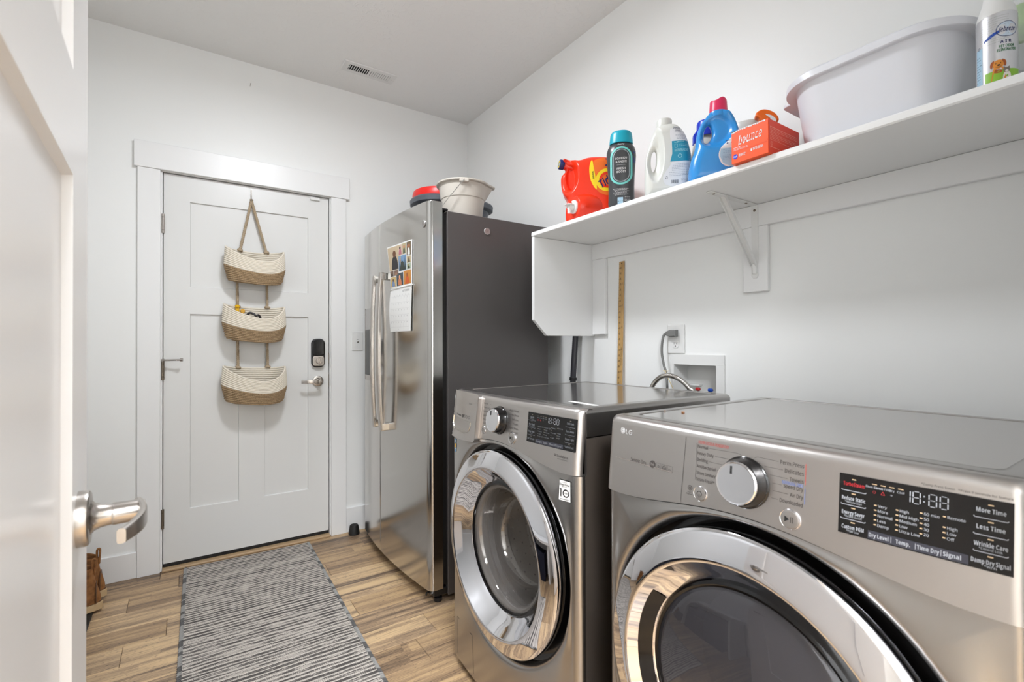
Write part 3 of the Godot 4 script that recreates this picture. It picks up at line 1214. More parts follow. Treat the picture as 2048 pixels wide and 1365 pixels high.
func calendar() -> void:
	var base := Vector3(-0.826, 1.20, 0.83)
	var o := thing("wall_calendar", "photo collage wall calendar hanging on the stainless refrigerator door", "calendar", base)
	var spread := func(z: float, y: float, lift: float) -> Vector3: return Vector3(fridge_front(z) - 0.0015 - lift, y, z)
	# the two leaves, each a thin curved sheet: corners (z left, z right) at the top and the bottom, and how far they curl off the door
	var leaves := [[0.690, 0.948, 1.648, 0.712, 0.945, 1.438, 0.004, 0.003], [0.714, 0.944, 1.434, 0.715, 0.935, 1.222, 0.004, 0.006]]
	for k in 2:
		var e: Array = leaves[k]
		var sheet := func(q: Vector2) -> Vector3:
			var top_z := lerpf(e[0], e[1], q.x)
			var low_z := lerpf(e[3], e[4], q.x)
			var curl: float = (0.010 * pow(1 - q.x, 3) * (q.y * q.y) if k == 0 else 0.007 * sin(q.y * PI) * (1 - q.x)) + lerpf(e[7], e[6], q.y)
			return spread.call(lerpf(low_z, top_z, q.y), lerpf(e[5], e[2], q.y), curl)
		var lifted := func(d: float) -> Callable: return func(q: Vector2) -> Vector3: return sheet.call(q) - Vector3(d, 0, 0)
		var g := at(base)
		for depth: float in [0.0, -0.0022]:
			for i in 14:
				for j in 10:
					var f: Callable = lifted.call(depth)
					var a := Vector2(i / 14.0, j / 10.0)
					g.quad(f.call(a), f.call(a + Vector2(1 / 14.0, 0)), f.call(a + Vector2(1 / 14.0, 0.1)), f.call(a + Vector2(0, 0.1)))
		for j in 10:
			for x: float in [0.0, 1.0]:
				var f0: Callable = lifted.call(0.0)
				var f1: Callable = lifted.call(-0.0022)
				g.quad(f0.call(Vector2(x, j / 10.0)), f0.call(Vector2(x, (j + 1) / 10.0)), f1.call(Vector2(x, (j + 1) / 10.0)), f1.call(Vector2(x, j / 10.0)))
		var leaf := part(["photo_leaf", "month_leaf"][k], g, M.paper, o, 60)
		var on: Callable = lifted.call(0.0005)
		if k == 0:
			# a collage of snapshots: background, then simple figures
			var shots := [[0.02, 0.42, 0.55, 0.97, Color(0.78, 0.70, 0.58), Color(0.10, 0.10, 0.13), Color(0.42, 0.26, 0.16)], [0.43, 0.73, 0.64, 0.97, Color(0.80, 0.72, 0.66), Color(0.72, 0.45, 0.50), Color(0.30, 0.22, 0.18)],
				[0.62, 0.73, 0.78, 0.97, Color(0.70, 0.65, 0.50), Color(0.35, 0.38, 0.30), Color(0.75, 0.55, 0.42)], [0.80, 0.67, 0.97, 0.97, Color(0.42, 0.36, 0.26), Color(0.90, 0.90, 0.88), Color(0.62, 0.42, 0.30)],
				[0.45, 0.36, 0.78, 0.71, Color(0.45, 0.58, 0.72), Color(0.16, 0.20, 0.18), Color(0.16, 0.20, 0.18)], [0.80, 0.50, 0.97, 0.65, Color(0.72, 0.66, 0.52), Color(0.40, 0.36, 0.28), Color(0.55, 0.40, 0.28)],
				[0.80, 0.36, 0.97, 0.49, Color(0.66, 0.70, 0.62), Color(0.20, 0.24, 0.16), Color(0.60, 0.50, 0.20)], [0.03, 0.28, 0.20, 0.41, Color(0.45, 0.36, 0.28), Color(0.18, 0.14, 0.12), Color(0.60, 0.44, 0.34)],
				[0.22, 0.28, 0.43, 0.41, Color(0.50, 0.40, 0.34), Color(0.62, 0.46, 0.36), Color(0.30, 0.20, 0.15)], [0.03, 0.03, 0.31, 0.26, Color(0.80, 0.69, 0.46), Color(0.45, 0.55, 0.70), Color(0.28, 0.18, 0.12)],
				[0.33, 0.03, 0.64, 0.32, Color(0.22, 0.27, 0.30), Color(0.80, 0.50, 0.34), Color(0.88, 0.62, 0.46)], [0.66, 0.03, 0.97, 0.34, Color(0.78, 0.52, 0.22), Color(0.80, 0.35, 0.14), Color(0.62, 0.36, 0.20)]]
			for s: Array in shots:
				var c := Vector2((s[0] + s[2]) / 2, (s[1] + s[3]) / 2)
				var w: float = s[2] - s[0]
				var h: float = s[3] - s[1]
				var q := at(base)
				bar(q, on, s[0], s[1], s[2], s[3], 4)
				var photo := part("snapshot", q, tint(s[4]), leaf, 60)
				var over: Callable = lifted.call(0.0009)
				q = at(base)
				var fig := PackedVector2Array()
				for a in 15:
					fig.append(Vector2(c.x + cos(PI * a / 14.0) * w * 0.28, s[1] + 0.01 + sin(PI * a / 14.0) * h * 0.60))
				patch(q, over, fig)
				if s[5] == s[6]:
					for a in 5:
						patch(q, over, PackedVector2Array([Vector2(s[0] + w * (0.08 + a * 0.17), s[1] + 0.01), Vector2(s[0] + w * (0.26 + a * 0.17), s[1] + 0.01), Vector2(s[0] + w * (0.17 + a * 0.17), s[1] + h * (0.70 + 0.2 * sin(a * 2.0)))]))
				else:
					var over2: Callable = lifted.call(0.0012)
					var head := at(base)
					ring2(head, over2, Vector2(c.x, s[1] + h * 0.68), 0.0, h * 0.15, 14, h * 0.8 / maxf(w, 0.01) if w < h else 0.9)
					part("head_print", head, tint(s[6]), photo, 60)
				part("figure_print", q, tint(s[5]), photo, 60)
		else:
			var q := at(base)
			for i in 8:
				bar(q, on, 0.06 + i * 0.126, 0.10, 0.0625 + i * 0.126, 0.80)
			for j in 6:
				bar(q, on, 0.06, 0.10 + j * 0.14, 0.942, 0.1025 + j * 0.14, 8)
			part("month_grid", q, tint(Color(0.72, 0.72, 0.72)), leaf, 0)
			q = at(base)
			write(q, "SEPTEMBER", on, 0.93, 0.915, 0.045, 1, 0.32)
			for i in 7:
				write(q, "SMTWTFS"[i], on, 0.123 + i * 0.126, 0.825, 0.028)
			for d in 30:
				write(q, str(d + 1), on, 0.08 + ((d + 5) % 7) * 0.126, 0.77 - ((d + 5) / 7) * 0.14, 0.025, -1)
			write(q, "h", on, 0.45, 0.05, 0.03)
			part("month_print", q, tint(Color(0.58, 0.58, 0.58)), leaf, 0)
	var g := at(base)
	var fold := PackedVector3Array()
	for i in 15:
		fold.append(spread.call(lerpf(0.706, 0.951, i / 14.0), lerpf(1.431, 1.4375, i / 14.0), 0.004))
	g.tube(fold, 0.0035, 8)
	part("fold_edge", g, M.paper, o)


func tint(c: Color) -> StandardMaterial3D:
	var key := "print_" + c.to_html(false)
	return M[key] if M.has(key) else mat(key, c, 0.45)


# ---------------------------------------------------------------- washer and dryer
const SEAM_LOW := 0.825

var mz := 0.0    # z of the middle of the machine that is being built


func front_x(d: float) -> float:
	return -0.886 + 0.016 * pow(absf(d) / 0.343, 2.0)


# the control panel leans back a little
func panel_x(d: float, y: float) -> float:
	return front_x(d) + (y - 0.915) * 0.095


# the lower front bulges towards the door opening
func body_x(q: Vector2) -> float:
	var p := Vector2(q.x, q.y - 0.534)
	var dir := p.normalized()
	var reach := edge_reach(dir)
	var inner := minf(0.332, lerpf(0.312, reach, 0.55))
	return front_x(clampf(q.x, -0.319, 0.319)) - 0.006 * smoothstep(0.0, 1.0, clampf((reach - p.length()) / maxf(1e-5, reach - inner), 0.0, 1.0)) * clampf((reach - 0.312) / 0.03, 0.0, 1.0)


# how far the lower front reaches from the middle of the door opening
func edge_reach(dir: Vector2) -> float:
	var reach := 1e9
	if absf(dir.x) > 1e-6:
		reach = minf(reach, 0.319 / absf(dir.x))
	if dir.y < -1e-6:
		reach = minf(reach, (0.534 - 0.048) / -dir.y)
	if dir.y > 1e-6:
		var a := 0.2
		var b := 0.6
		for it in 30:
			var t := (a + b) * 0.5
			if 0.534 + t * dir.y < seam_y(t * dir.x) - 0.0008:
				a = t
			else:
				b = t
		reach = minf(reach, a)
	return maxf(reach, 0.320)


func seam_y(d: float) -> float:
	var s := absf(d) / 0.30
	return SEAM_LOW + 0.034 * pow(maxf(0.0, cos(minf(s, 1.0) * PI) * 0.5 + 0.5), 0.85)


# the section of the front, from the left side round both corners to the right side: (offset from the middle, x)
func front_section() -> PackedVector2Array:
	var out := PackedVector2Array()
	var r := 0.024
	var xr := front_x(0.343 - r)
	for k in 7:
		var a := PI / 2 * k / 6
		out.append(Vector2(-0.343 + r - r * cos(a), xr + r - r * sin(a)))
	for k in range(1, 28):
		var d := lerpf(-0.343 + r, 0.343 - r, k / 28.0)
		out.append(Vector2(d, front_x(d)))
	for k in 7:
		var a := PI / 2 * (1.0 - k / 6.0)
		out.append(Vector2(0.343 - r + r * cos(a), xr + r - r * sin(a)))
	return out


func machine(o: Node3D, base: Vector3, washer: bool) -> void:
	var z := base.z
	mz = z
	var top := 0.994
	var back := -0.205
	var sec := front_section()
	# side, back and base of the cabinet
	var g := at(base)
	var cab := PackedVector2Array([Vector2(-0.846, z - 0.3425), Vector2(back, z - 0.3425), Vector2(back, z + 0.3425), Vector2(-0.846, z + 0.3425)])
	g.prism(cab, frame(Vector3(0, 0.030, 0), Vector3.RIGHT, Vector3.BACK, Vector3.UP), 0.888, 0.0)
	var body := at(base)
	# a hollow box: leave the front open
	for s: float in [-1.0, 1.0]:
		body.span(Vector3(-0.846, 0.030, z + s * 0.3425 - s * 0.004), Vector3(back, 0.918, z + s * 0.3425))
	body.span(Vector3(back - 0.004, 0.030, z - 0.34), Vector3(back, 0.918, z + 0.34))
	body.span(Vector3(-0.846, 0.030, z - 0.34), Vector3(back, 0.034, z + 0.34))
	part("cabinet", body, M.appliance_side, o)
	# lid: a slab with round edges and a recessed centre
	g = at(base)
	var lo := Vector3(-0.850, 0.922, z - 0.3435)
	var hi := Vector3(back, top, z + 0.3435)
	var prof := []
	for k in 7:
		var a := PI / 2 * k / 6
		prof.append(Vector2(0.014 * (1 - cos(a)), top - 0.014 + 0.014 * sin(a)))
	var rings := []
	rings.append(loop(lo, hi, 0.0, lo.y, 0.012))
	for q: Vector2 in prof:
		rings.append(loop(lo, hi, q.x, q.y, 0.012))
	rings.append(loop(lo, hi, 0.034, top, 0.02))
	rings.append(loop(lo, hi, 0.036, top - 0.0022, 0.02))
	rings.append(loop(lo, hi, 0.040, top - 0.0022, 0.02))
	rings.append(loop(lo, hi, 0.0415, top - 0.0012, 0.02))
	g.loft(rings, true, false)
	var lid := part("top_cover", g, M.appliance_steel, o, 30)
	g = at(base)
	var plate: PackedVector3Array = loop(lo, hi, 0.0418, top - 0.0011, 0.02)
	for i in range(1, plate.size() - 1):
		g.tri(plate[0], plate[i + 1], plate[i])
	part("top_plate", g, M.appliance_top, lid, 0)
	# control panel: rows from the seam up and round the top edge
	g = at(base)
	rings = []
	var r := 0.016
	for row in 14:
		var ring := PackedVector3Array()
		for q in sec:
			var inset := clampf((0.343 - absf(q.x)) / 0.024, 0.0, 1.0)
			var y0 := seam_y(q.x)
			if row == 0:
				ring.append(Vector3(q.y + 0.012, y0 + 0.0012, z + q.x * 0.998))
			elif row < 6:
				var yy := lerpf(y0 + 0.0025, top - r - 0.001, (row - 1) / 4.0)
				ring.append(Vector3(q.y + (yy - 0.915) * 0.095, yy, z + q.x))
			elif row < 13:
				var a := PI / 2 * (row - 5) / 7.0
				ring.append(Vector3(q.y + (top - r - 0.916) * 0.095 + r * (1 - cos(a)), top - 0.001 - r + r * sin(a), z + q.x * (1.0 - 0.010 * (1 - cos(a)) * (1.0 - inset))))
			else:
				ring.append(Vector3(minf(q.y + 0.060, -0.815), top - 0.0012, z + q.x * 0.995))
		rings.append(ring)
	g.loft(rings, false, false, true)
	for q: float in [-1.0, 1.0]:
		g.span(Vector3(-0.847, 0.826, z + q * 0.343 - q * 0.002), Vector3(-0.842, 0.985, z + q * 0.343))
	var panel := part("control_panel", g, M.panel_steel, o, 32)
	# dark strip in the seam, painting the shadow line under the panel
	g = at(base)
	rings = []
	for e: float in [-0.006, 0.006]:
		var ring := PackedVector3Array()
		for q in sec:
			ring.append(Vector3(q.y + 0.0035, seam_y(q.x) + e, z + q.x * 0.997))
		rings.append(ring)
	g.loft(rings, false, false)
	part("panel_seam_shadow", g, M.dark_gap, o, 0)
	# lower front with the round door opening
	g = at(base)
	var yc := 0.534
	var rc := 0.312
	var n := 168
	var low := 0.048
	rings = []
	for k in 13:
		rings.append(PackedVector3Array())
	# even steps, and the four corners exactly
	var angles := []
	for j in n:
		angles.append(TAU * j / n)
	for c: Vector2 in [Vector2(0.319, SEAM_LOW - 0.0008 - yc), Vector2(-0.319, SEAM_LOW - 0.0008 - yc), Vector2(0.319, low - yc), Vector2(-0.319, low - yc)]:
		angles.append(fposmod(c.angle(), TAU))
	angles.sort()
	for a: float in angles:
		var dir := Vector2(cos(a), sin(a))
		# the outer edge: sides, bottom and the seam curve
		var reach := edge_reach(dir)
		for k in 13:
			var rr := 0.0
			var sink := 0.0
			if k < 7:
				rr = lerpf(reach, minf(rc + 0.020, lerpf(rc, reach, 0.55)), k / 6.0)
				sink = 0.006 * smoothstep(0.0, 1.0, k / 6.0) * clampf((reach - rc) / 0.03, 0.0, 1.0) * -1.0
			elif k < 12:
				var a2 := PI / 2 * (k - 6) / 5.0
				var r0 := minf(rc + 0.020, lerpf(rc, reach, 0.55))
				rr = lerpf(r0, rc, sin(a2))
				sink = lerpf(-0.006 * clampf((reach - rc) / 0.03, 0.0, 1.0), 0.014, 1 - cos(a2))
			else:
				rr = rc - 0.0005
				sink = 0.030
			var q := dir * rr
			rings[k].append(Vector3(front_x(clampf(q.x, -0.319, 0.319)) + sink, yc + q.y, z + q.x))
	g.loft(rings, true, false, false)
	# rounded strips down both sides and the kick below
	for s: float in [-1.0, 1.0]:
		var strips := []
		for y: float in [low, 0.30, 0.55, SEAM_LOW - 0.0008]:
			var ring := PackedVector3Array()
			for k in 9:
				var a := PI / 2 * k / 8
				var xr := front_x(0.319)
				ring.append(Vector3(xr + 0.024 * (1 - cos(a)), y, z + s * (0.319 + 0.024 * sin(a))))
			strips.append(ring)
		g.loft(strips, false, false, s < 0)
	var kick := []
	for y: Vector2 in [Vector2(low, 0.0), Vector2(low - 0.012, 0.002), Vector2(low - 0.018, 0.008), Vector2(low - 0.019, 0.03)]:
		var ring := PackedVector3Array()
		for q in sec:
			ring.append(Vector3(q.y + y.y, y.x, z + q.x))
		kick.append(ring)
	g.loft(kick, false, false)
	part("front_panel", g, M.appliance_steel, o, 40)
	for sx: float in [-0.80, -0.27]:
		for s: float in [-0.29, 0.29]:
			g = at(base)
			g.lathe([Vector2(0, 0), Vector2(0.022, 0), Vector2(0.022, 0.008), Vector2(0.009, 0.011), Vector2(0.009, 0.032), Vector2(0, 0.032)], Transform3D(Basis.IDENTITY, Vector3(sx, 0, z + s)), 16)
			part("foot", g, M.black_rubber, o)
	# dark gap round the door
	var axis := frame(Vector3(0, yc, z), Vector3.BACK, Vector3.LEFT, Vector3.UP)   # lathe height runs towards the room
	g = at(base)
	g.lathe([Vector2(rc + 0.001, 0.866), Vector2(rc - 0.001, 0.855), Vector2(0.262, 0.850), Vector2(0.245, 0.845)], axis, 96)
	part("door_recess", g, M.black_gloss, o)
	# the round door: chrome rim, glass and what shows behind it
	g = at(base)
	g.lathe([Vector2(0.270, 0.856), Vector2(0.290, 0.866), Vector2(0.2965, 0.878), Vector2(0.2985, 0.893), Vector2(0.2975, 0.9005), Vector2(0.294, 0.9045), Vector2(0.289, 0.9068), Vector2(0.270, 0.9138), Vector2(0.254, 0.9190), Vector2(0.2475, 0.9203), Vector2(0.2435, 0.9195), Vector2(0.2405, 0.9172),
		Vector2(0.228, 0.902), Vector2(0.212, 0.888), Vector2(0.202, 0.8815), Vector2(0.199, 0.878)] if not washer else
		[Vector2(0.270, 0.856), Vector2(0.290, 0.866), Vector2(0.2965, 0.878), Vector2(0.2985, 0.893), Vector2(0.2975, 0.9005), Vector2(0.294, 0.9045), Vector2(0.289, 0.9068), Vector2(0.270, 0.9138), Vector2(0.254, 0.9190), Vector2(0.2475, 0.9203), Vector2(0.2435, 0.9195), Vector2(0.2405, 0.9172),
		Vector2(0.226, 0.899), Vector2(0.209, 0.882), Vector2(0.198, 0.873), Vector2(0.195, 0.868)], axis, 144)
	var rim := part("door_ring", g, M.chrome, o, 28)
	g = at(base)
	g.lathe([Vector2(0.2005, 0.8795), Vector2(0.196, 0.884), Vector2(0.191, 0.882), Vector2(0.189, 0.874)] if not washer else [Vector2(0.1965, 0.869), Vector2(0.192, 0.873), Vector2(0.187, 0.871), Vector2(0.185, 0.862)], axis, 96)
	part("glass_seal", g, M.black_gloss, rim)
	g = at(base)
	if washer:
		g.lathe([Vector2(0.186, 0.866), Vector2(0.180, 0.866), Vector2(0.172, 0.860), Vector2(0.166, 0.845), Vector2(0.155, 0.800), Vector2(0.146, 0.775), Vector2(0.132, 0.763), Vector2(0.08, 0.757), Vector2(0.0, 0.755)], axis, 80)
		part("door_glass", g, M.door_glass, rim, 50)
		g = at(base)
		g.lathe([Vector2(0.262, 0.852), Vector2(0.205, 0.842), Vector2(0.192, 0.835), Vector2(0.190, 0.815), Vector2(0.205, 0.800), Vector2(0.200, 0.785), Vector2(0.215, 0.770)], axis, 80)
		part("door_boot", g, M.gasket, o, 50)
		drum(o, base, axis)
	else:
		g.lathe([Vector2(0.192, 0.880), Vector2(0.186, 0.888), Vector2(0.170, 0.894), Vector2(0.140, 0.900), Vector2(0.10, 0.9045), Vector2(0.05, 0.907), Vector2(0.0, 0.908)], axis, 96)
		part("door_glass", g, M.smoked_glass, rim, 50)
		g = at(base)
		g.lathe([Vector2(0.198, 0.876), Vector2(0.190, 0.860), Vector2(0.175, 0.800), Vector2(0.165, 0.770), Vector2(0.0, 0.765)], axis, 64)
		part("door_liner", g, M.gasket, rim, 40)
		# grip pocket in the left of the ring
		g = at(base)
		for i in 18:
			var a0 := lerpf(2.55, 3.75, i / 18.0)
			var a1 := lerpf(2.55, 3.75, (i + 1) / 18.0)
			var f := func(a: float, q: Vector2) -> Vector3: return axis * Vector3(cos(a) * q.x, q.y, sin(a) * -q.x)
			g.quad(f.call(a0, Vector2(0.226, 0.9012)), f.call(a1, Vector2(0.226, 0.9012)), f.call(a1, Vector2(0.203, 0.8835)), f.call(a0, Vector2(0.203, 0.8835)))
		part("grip_pocket", g, M.black_gloss, rim)


# a rounded rectangle round lo..hi in the xz plane, inset, at height y
func loop(lo: Vector3, hi: Vector3, inset: float, y: float, r: float) -> PackedVector3Array:
	var out := PackedVector3Array()
	var c := (lo + hi) * 0.5
	for q in rrect(hi.x - lo.x - inset * 2, hi.z - lo.z - inset * 2, r, 4):
		out.append(Vector3(c.x + q.x, y, c.z + q.y))
	return out


func drum(o: Node3D, base: Vector3, axis: Transform3D) -> void:
	var g := at(base)
	g.lathe([Vector2(0.215, 0.770), Vector2(0.25, 0.760), Vector2(0.252, 0.740), Vector2(0.252, 0.420), Vector2(0.24, 0.400), Vector2(0.08, 0.385), Vector2(0.0, 0.384)], axis, 64)
	var d := part("drum", g, M.stainless_drum, o, 40)
	# rows of round holes in the drum wall
	var h := at(base)
	for i in 40:
		for j in 9:
			var a := TAU * (i + 0.5 * (j % 2)) / 40
			var y := 0.45 + j * 0.032
			var c := axis * Vector3(cos(a) * 0.2512, y, sin(a) * 0.2512)
			var n := axis.basis * Vector3(cos(a), 0, sin(a))
			var s := axis.basis * Vector3(-sin(a), 0, cos(a))
			var t := axis.basis.y
			for k in 6:
				var p0 := TAU * k / 6
				var p1 := TAU * (k + 1) / 6
				h.tri(c, c + (s * cos(p0) + t * sin(p0)) * 0.0035, c + (s * cos(p1) + t * sin(p1)) * 0.0035)
	part("drum_holes", h, M.dark_gap, d, 0).set_meta("kind", "stuff")
	for k in 3:
		var a := 0.5 + TAU * k / 3
		g = at(base)
		var rings := []
		for i in 9:
			var s := i / 8.0
			var ring := PackedVector3Array()
			for q: Vector2 in [Vector2(-0.055, 0), Vector2(-0.03, 0.03), Vector2(-0.012, 0.052), Vector2(0.012, 0.052), Vector2(0.03, 0.03), Vector2(0.055, 0)]:
				var rr := 0.251 - q.y * (0.7 + 0.3 * sin(s * PI))
				var b := a + q.x / 0.25
				ring.append(axis * Vector3(cos(b) * rr, lerpf(0.42, 0.74, s), sin(b) * rr))
			rings.append(ring)
		g.loft(rings)
		part("drum_paddle", g, M.stainless_drum, d, 50)


func knob(o: Node3D, base: Vector3, c: Vector2, r: float) -> void:
	var x := panel_x(c.x, c.y)
	var n := Vector3(-1, 0.095, 0).normalized()
	var fr := frame(Vector3(x, c.y, base.z + c.x), Vector3.BACK, n, Vector3.BACK.cross(n))
	var g := at(base)
	g.lathe([Vector2(r * 1.05, -0.001), Vector2(r * 1.05, 0.002), Vector2(r, 0.0035), Vector2(r * 0.97, 0.006), Vector2(r * 0.90, 0.022), Vector2(r * 0.86, 0.0245)], fr, 64)
	var k := part("dial", g, M.black_gloss, o, 30)
	g = at(base)
	g.lathe([Vector2(r * 0.865, 0.0235), Vector2(r * 0.86, 0.0275), Vector2(r * 0.83, 0.0292), Vector2(r * 0.79, 0.0285), Vector2(0, 0.0285)], fr, 64)
	var face := part("dial_face", g, M.chrome, k, 20)
	g = at(base)
	g.xf = g.xf * frame(fr.origin, Vector3.BACK, fr.basis.z, n)
	g.box(Vector3(-r * 0.20, -r * 0.50, 0.029), Vector3(0.0035, 0.0135, 0.001), 0.0004)
	part("dial_mark", g, M.dark_ink, face)


func push_button(o: Node3D, base: Vector3, c: Vector2, r: float, sign_kind: int) -> void:
	var n := Vector3(-1, 0.095, 0).normalized()
	var fr := frame(Vector3(panel_x(c.x, c.y), c.y, base.z + c.x), Vector3.BACK, n, Vector3.BACK.cross(n))
	var g := at(base)
	g.lathe([Vector2(r * 1.12, 0.0), Vector2(r * 1.12, 0.0015), Vector2(r * 1.05, 0.0028), Vector2(r * 0.98, 0.0020)], fr, 40)
	var b := part("button_ring", g, M.chrome, o, 40)
	g = at(base)
	g.lathe([Vector2(r * 0.98, 0.001), Vector2(r * 0.95, 0.0028), Vector2(r * 0.88, 0.0034), Vector2(0, 0.0036)], fr, 40)
	var face := part("push_button", g, M.panel_steel, b, 40)
	g = at(base)
	var to := func(q: Vector2) -> Vector3: return fr * Vector3(q.x, 0.0040, q.y)
	if sign_kind == 0:
		ring2(g, to, Vector2.ZERO, r * 0.34, r * 0.42, 20, 1.0, PI * 0.70, PI * 2.30)
		bar(g, to, -r * 0.05, r * 0.02, r * 0.05, r * 0.5)
	else:
		patch(g, to, PackedVector2Array([Vector2(-r * 0.5, r * 0.32), Vector2(-r * 0.5, -r * 0.32), Vector2(0, 0)]))
		bar(g, to, r * 0.12, -r * 0.32, r * 0.18, r * 0.32)
		bar(g, to, r * 0.33, -r * 0.32, r * 0.39, r * 0.32)
	part("button_sign", g, M.dark_ink, face, 0)


func digits(g: Geo, to: Callable, x: float, y: float, w: float, h: float) -> void:
	var s := w * 0.15
	for yy: float in [0.0, 0.5, 1.0]:
		bar(g, to, x + s * 1.2, y + h * yy - s * 0.35, x + w - s * 1.2, y + h * yy + s * 0.35)
	for xx: float in [0.0, 1.0]:
		for yy: float in [0.0, 0.5]:
			bar(g, to, x + w * xx - s * 0.5, y + h * yy + s * 0.7, x + w * xx + s * 0.5, y + h * (yy + 0.5) - s * 0.7)


func display(o: Node3D, base: Vector3, lo: Vector2, hi: Vector2, words: Dictionary) -> void:
	var z := base.z
	var on := func(lift: float) -> Callable: return func(q: Vector2) -> Vector3: return Vector3(panel_x(q.x, q.y) - lift, q.y, z + q.x)
	var g := at(base)
	var face: Callable = on.call(0.0016)
	var flush: Callable = on.call(-0.001)
	bar(g, face, lo.x, lo.y, hi.x, hi.y, 6)
	for e: Array in [[Vector2(lo.x, lo.y), Vector2(hi.x, lo.y)], [Vector2(hi.x, lo.y), Vector2(hi.x, hi.y)], [Vector2(hi.x, hi.y), Vector2(lo.x, hi.y)], [Vector2(lo.x, hi.y), Vector2(lo.x, lo.y)]]:
		g.quad(flush.call(e[0]), flush.call(e[1]), face.call(e[1]), face.call(e[0]))
	var d := part("display", g, M.black_gloss, o, 20)
	var to: Callable = on.call(0.0021)
	var over: Callable = on.call(0.0024)
	var w := hi.x - lo.x
	var h := hi.y - lo.y
	# (u, v) over the display: u to the right, v upwards, both 0..1
	var at_uv := func(u: float, v: float) -> Vector2: return Vector2(lo.x + u * w, lo.y + v * h)
	var strip := at(base)
	var a: Vector2 = at_uv.call(0.205, 0.02)
	var b: Vector2 = at_uv.call(0.785, 0.155)
	bar(strip, to, a.x, a.y, b.x, b.y, 4)
	part("label_strip", strip, M.display_grey, d, 20)
	var ink := at(base)
	var red := at(base)
	var amber := at(base)
	var k := 0
	for s: String in words.bottom:
		var c: Vector2 = at_uv.call([0.275, 0.425, 0.570, 0.700][k], 0.088)
		write(ink, s, over, c.x, c.y, h * 0.062, 0, w * [0.125, 0.085, 0.125, 0.095][k], sans_bold)
		if k < 3:
			var e: Vector2 = at_uv.call([0.352, 0.497, 0.640][k], 0.088)
			bar(ink, over, e.x, e.y - h * 0.045, e.x + w * 0.003, e.y + h * 0.045)
		k += 1
	for side in 2:
		k = 0
		for s: Array in (words.left if side == 0 else words.right):
			var u := 0.103 if side == 0 else 0.892
			var v: float = [0.84, 0.60, 0.36, 0.12][k]
			var c: Vector2 = at_uv.call(u, v)
			var first: bool = side == 0 and k == 0 and words.hot
			write(red if first else ink, s[0], over, c.x, c.y, h * 0.062, 0, w * s[1], sans_bold)
			if s.size() > 2:
				write(ink, s[2], over, c.x, c.y - h * 0.062, h * 0.035, 0, w * s[3])
			bar(amber, over, c.x - w * 0.014, c.y + h * 0.075, c.x + w * 0.014, c.y + h * 0.090)
			if k < 3:
				stroke(ink, over, [c + Vector2(-w * 0.085, -h * 0.095), c + Vector2(-w * 0.080, -h * 0.112), c + Vector2(w * 0.080, -h * 0.112), c + Vector2(w * 0.085, -h * 0.095)], h * 0.010)
			k += 1
	k = 0
	for col: Array in words.columns:
		var j := 0
		for s: String in col:
			if s:
				var c: Vector2 = at_uv.call([0.262, 0.398, 0.540, 0.668][k], 0.575 - j * 0.078 + [0.0, 0.0, 0.035, 0.055][k])
				bar(amber, over, c.x - w * 0.020, c.y - h * 0.006, c.x - w * 0.004, c.y + h * 0.010)
				write(ink, s, over, c.x + w * 0.004, c.y, h * 0.043, -1)
			j += 1
		k += 1
	for i in 4:
		var c: Vector2 = at_uv.call(0.240 + i * 0.055, 0.905)
		bar(amber, over, c.x - w * 0.016, c.y, c.x + w * 0.016, c.y + h * 0.012)
		write(ink, words.tiny[i], over, c.x, c.y - h * 0.045, h * 0.035)
	var hc: Vector2 = at_uv.call(0.240, 0.785)
	ring2(red, over, hc, w * 0.0085, w * 0.0105, 14)
	var tc: Vector2 = at_uv.call(0.295, 0.785)
	stroke(red, over, [tc + Vector2(-w * 0.012, -h * 0.02), tc + Vector2(w * 0.012, -h * 0.02), tc + Vector2(0, h * 0.03)], w * 0.003, true)
	var wc: Vector2 = at_uv.call(0.350, 0.77)
	for i in 3:
		ring2(ink, over, wc, w * 0.004 * (i + 0.6), w * 0.004 * (i + 1.0), 8, 1.0, PI * 0.25, PI * 0.75)
	# the time in segments
	var seg := at(base)
	for i in 3:
		var c: Vector2 = at_uv.call([0.478, 0.570, 0.632][i], 0.735)
		digits(seg, over, c.x, c.y, w * 0.042, h * 0.185)
	var one: Vector2 = at_uv.call(0.462, 0.735)
	bar(seg, over, one.x - w * 0.003, one.y + h * 0.01, one.x + w * 0.003, one.y + h * 0.085)
	bar(seg, over, one.x - w * 0.003, one.y + h * 0.10, one.x + w * 0.003, one.y + h * 0.175)
	for v: float in [0.78, 0.86]:
		var c: Vector2 = at_uv.call(0.543, v)
		bar(seg, over, c.x - w * 0.004, c.y, c.x + w * 0.004, c.y + h * 0.018)
	part("time_digits", seg, M.display_ink, d, 0).set_meta("kind", "stuff")
	part("display_lettering", ink, M.display_ink if words.hot else M.display_dim, d, 0)
	part("red_lettering", red, M.display_red, d, 0)
	part("indicator_marks", amber, M.display_amber if words.hot else M.amber_dim, d, 0).set_meta("kind", "stuff")


